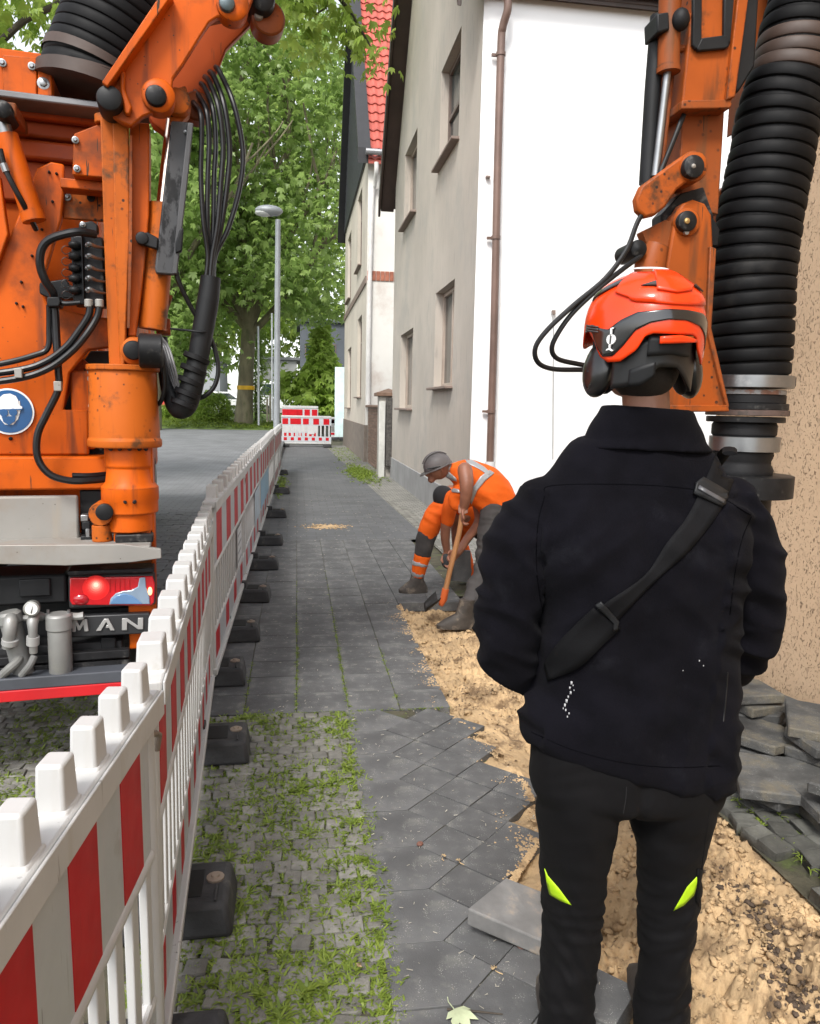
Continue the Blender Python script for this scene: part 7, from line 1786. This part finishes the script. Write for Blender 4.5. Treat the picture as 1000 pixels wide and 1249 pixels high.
# ================================================================== SLABS PILED BY THE WALL, LOOSE THINGS ON THE GROUND
pile_mat = mat('piled slab', (.062, .062, .06), .88, var=.3, vs=9, bump=.005, bs=60, rnd=.2, dirt=((.13, .115, .085), 7, .5, .7), specks=((.3, .3, .28), 160, .2))
def slab_mesh(kind, s=1.0):
    b = MB(); w = .175 * s
    if kind == 'sq': out = [(-w, -w, 0), (w, -w, 0), (w, w, 0), (-w, w, 0)]
    elif kind == 'hat': out = [(-w * .8, -w, 0), (w * .35, -w, 0), (w * 1.25, 0, 0), (w * .35, w, 0), (-w * .8, w, 0)]
    else: out = [(-w, -w * .55, 0), (-w * .3, -w, 0), (w, -w * .6, 0), (w * 1.05, w * .7, 0), (w * .2, w, 0), (-w * .95, w * .6, 0)]
    b.prism(out, (0, 0, .046)); me = b.build('paving_slab', pile_mat, bevel=.006, smooth=0, seg=1); return me
protos = {k: slab_mesh(k) for k in ('sq', 'hat', 'poly')}
def loose(kind, p, rz, tilt, label, sc=1.0):
    c = protos[kind].copy(); COL.objects.link(c); c.location = p; c.rotation_euler = (tilt[0], tilt[1], rz); c.scale = (sc, sc, 1)
    tag(c, label, 'paving slab', 'old slabs piled along the wall'); c.name = 'paving_slab'; return c
h = .0485
def pile(x, y, n, kinds, seed, words, jit=.035, z0=-.02, sc=1.0):
    r = random.Random(seed); lv = ['lowest', 'second', 'third', 'fourth', 'fifth', 'sixth']
    for k in range(n):
        pos = 'topmost' if k == n - 1 else lv[k] + (' from the ground' if k else '')
        loose(kinds[k % len(kinds)], (x + r.uniform(-jit, jit), y + r.uniform(-jit, jit), z0 + k * h), r.uniform(0, 6.28), (r.uniform(-.07, .07), r.uniform(-.07, .07)), 'grey slab %s, %s' % (words, pos), sc)
pile(2.36, 4.02, 6, ['sq', 'hat', 'sq'], 3, 'in the pile farthest along the wall')
pile(2.05, 4.12, 4, ['sq'], 9, 'in the low pile by the man\'s right elbow')
pile(2.20, 3.40, 6, ['hat', 'sq', 'poly', 'poly', 'sq', 'hat'], 5, 'in the tallest pile under the wall', .06)
pile(2.32, 2.92, 6, ['poly', 'hat', 'sq', 'poly', 'hat', 'sq'], 8, 'in the pile at the right edge of the photo', .06)
pile(2.02, 3.12, 4, ['hat', 'poly', 'sq', 'poly'], 12, 'in the pile between the tallest one and the sand', .06)
pile(1.98, 2.76, 3, ['poly', 'hat', 'sq'], 2, 'in the low pile nearest the sand', .05)
pile(2.14, 2.42, 5, ['sq', 'poly', 'hat', 'poly', 'sq'], 6, 'in the pile closest to the camera', .05)
for o in protos.values(): bpy.data.objects.remove(o)
# the slab lying tilted on the pavement beside the man's legs
b = MB(); q = [G(570, 1108, .10), G(617, 1070, .115), G(700, 1102, .06), G(668, 1150, .05)]
b.prism([Vector(v) for v in q], (0, 0, -.055)); tag(b.build('paving_slab', mat('worn slab', (.17, .168, .165), .5, var=.25, vs=8, bump=.001, bs=120, dirt=((.30, .25, .2), 9, .5, .66)), bevel=.005, smooth=0, base=True), 'single pale slab lying tilted on the pavement beside the man\'s left leg', 'paving slab')
# pebbles, leaf, twig, fallen leaves
def pebble(px, py, r, m_, label, fl=.55, cat='stone'):
    p = G(px, py); b_ = MB(); b_.ball((p.x, p.y, r * fl * .8), (r, r * .8, r * fl), 14, 8, Matrix.Rotation(random.uniform(0, 3), 3, 'Z')); tag(b_.build('pebble', m_, base=True), label, cat)
pebble(635, 1155, .017, mat('red pebble', (.25, .13, .1), .8, var=.2, vs=60), 'small reddish pebble in front of the tilted slab')
pebble(512, 1031, .014, mat('brown pebble', (.16, .07, .05), .7, var=.3, vs=60), 'small brown pebble alone on the grey slabs')
def flat_leaf(name, px, py, s, rz, m_, label, lob=True):
    p = G(px, py, .006); V, F = leaf_template('maple'); cr = math.cos(rz); sr = math.sin(rz)
    b_ = MB(); b_.add([(p.x + s * (v[0] * cr - v[1] * sr), p.y + s * (v[0] * sr + v[1] * cr), .014 + s * v[2] * .25 + .008 * random.random()) for v in V], [tuple(f) for f in F])
    b_.tube([(p.x, p.y, .012), (p.x - s * .5 * cr, p.y - s * .5 * sr, .012), (p.x - s * .8 * cr + .01, p.y - s * .8 * sr, .008)], .0015, 5)
    o = b_.build(name, m_, base=True); tag(o, label, 'leaf'); return o
flat_leaf('fallen_leaf', 556, 1236, .075, -1.2, mat('pale leaf', (.42, .47, .30), .6, var=.15, vs=20), 'pale lobed leaf fallen at the lower edge of the pavement')
tw = MB(); tw.tube(spline([G(545, 1231, .005), G(575, 1233, .007), G(613, 1237, .005)], 4), [.0035, .003, .002], 6); tag(tw.build('twig', bark_d, base=True), 'thin dark twig lying beside the pale leaf', 'twig')
dry = mat('dry leaf', (.42, .30, .16), .8, var=.3, vs=30)
sand_sp = MB(); p = G(398, 642, .004)
for k, (px, py) in enumerate(((540, 1048), (437, 1180), (604, 1186), (560, 1053))):
    flat_leaf('leaf_scrap', px, py, .018, random.uniform(0, 6), dry, ['pale brown leaf scrap to the right of the brown pebble', 'pale brown leaf scrap among the weeds near the slab edge', 'pale brown leaf scrap in front of the red pebble', 'pale brown leaf scrap beyond the tilted slab'][k])
# spilled sand on the far paving, petals and crumbs on the slabs
V = []; F = []
for k in range(420):
    x = p.x + random.gauss(0, .13); y = p.y + random.gauss(0, .10); s = random.uniform(.004, .014); b0 = len(V)
    V += [(x - s, y - s, .001), (x + s, y - s, .001), (x + s, y + s, .001), (x - s, y + s, .001), (x, y, s * .8)]; F += [(b0, b0 + 1, b0 + 4), (b0 + 1, b0 + 2, b0 + 4), (b0 + 2, b0 + 3, b0 + 4), (b0 + 3, b0, b0 + 4)]
o = link_mesh('spilled_sand', fast_mesh('spilled_sand', np.array(V), np.array(F)), sand_mat); o['kind'] = 'stuff'
V = []; F = []
for k in range(2000):
    y = .9 + 13 * random.random() ** 1.8; x = random.uniform(-.25, 1.4 if y > 6.2 else .95)
    if inside((x, y), PIT) or (x < .25 and y < 3.85): continue
    s = random.uniform(.0012, .0036) * (1 + y * .15); a = random.uniform(0, 6.28); l = s * random.uniform(.9, 2.4); b0 = len(V); ca, sa = math.cos(a), math.sin(a)
    for u, v in ((-l, -s * .4), (l, -s * .3), (l, s * .3), (-l, s * .4)): V.append((x + u * ca - v * sa, y + u * sa + v * ca, .0035 + random.uniform(0, .003)))
    F.append((b0, b0 + 1, b0 + 2, b0 + 3))
me = fast_mesh('litter', np.array(V), np.array(F)); o = link_mesh('litter', me, mat('pale blossom litter', (.34, .32, .27), .9, var=.4, vs=2)); o['kind'] = 'stuff'

# sand kicked over the slab edges along the trench, dark bark and leaf bits on the sand
V = []; F = []
edge_pts = [(.72, 2.03), (.70, 2.3), (.92, 2.6), (.97, 3.0), (.92, 3.4), (.84, 3.85), (.83, 4.6), (.82, 5.3), (.82, 6.08)]
for k in range(5200):
    i = random.randrange(len(edge_pts) - 1); t = random.random(); a_, b_ = edge_pts[i], edge_pts[i + 1]
    x = a_[0] + (b_[0] - a_[0]) * t; y = a_[1] + (b_[1] - a_[1]) * t
    off = abs(random.gauss(0, .055)) * (1.2 if fbm((x * 4, y * 4, 8)) > 0 else .3); x -= off - .02
    if fbm((x * 7, y * 7, 4)) < -.1: continue
    s_ = random.uniform(.002, .007) * (1.3 - min(1, off * 9) * .6); b0 = len(V)
    for q in range(5): an = q * 1.2566 + k; V.append((x + math.cos(an) * s_ * random.uniform(.7, 1.3), y + math.sin(an) * s_ * random.uniform(.7, 1.3), .0005))
    V.append((x, y, s_ * .9))
    for q in range(5): F.append((b0 + q, b0 + (q + 1) % 5, b0 + 5))
o = link_mesh('spilled_sand', fast_mesh('spilled_sand', np.array(V), np.array(F)), sand_mat); o['kind'] = 'stuff'
V = []; F = []
for k in range(900):
    y = random.uniform(1.5, 6.0) if k % 3 else random.uniform(3.4, 6.0); x = random.uniform(.86, 1.7)
    if not inside((x, y), PIT) or fbm((x * 3, y * 3, 5)) < -.05: continue
    z = sand_h(x, y) + .006; l = random.uniform(.004, .016); a_ = random.uniform(0, 6.28); ca, sa = math.cos(a_), math.sin(a_); b0 = len(V)
    for u, v, w in ((-l, 0, 0), (-.2 * l, .45 * l, .3 * l), (l, .1 * l, .1 * l), (0, -.45 * l, .2 * l)): V.append((x + u * ca - v * sa, y + u * sa + v * ca, z + w))
    F.append((b0, b0 + 1, b0 + 2, b0 + 3))
o = link_mesh('leaf_litter', fast_mesh('leaf_litter', np.array(V), np.array(F)), mat('brown litter', (.10, .06, .035), .9, var=.5, vs=4)); o['kind'] = 'stuff'
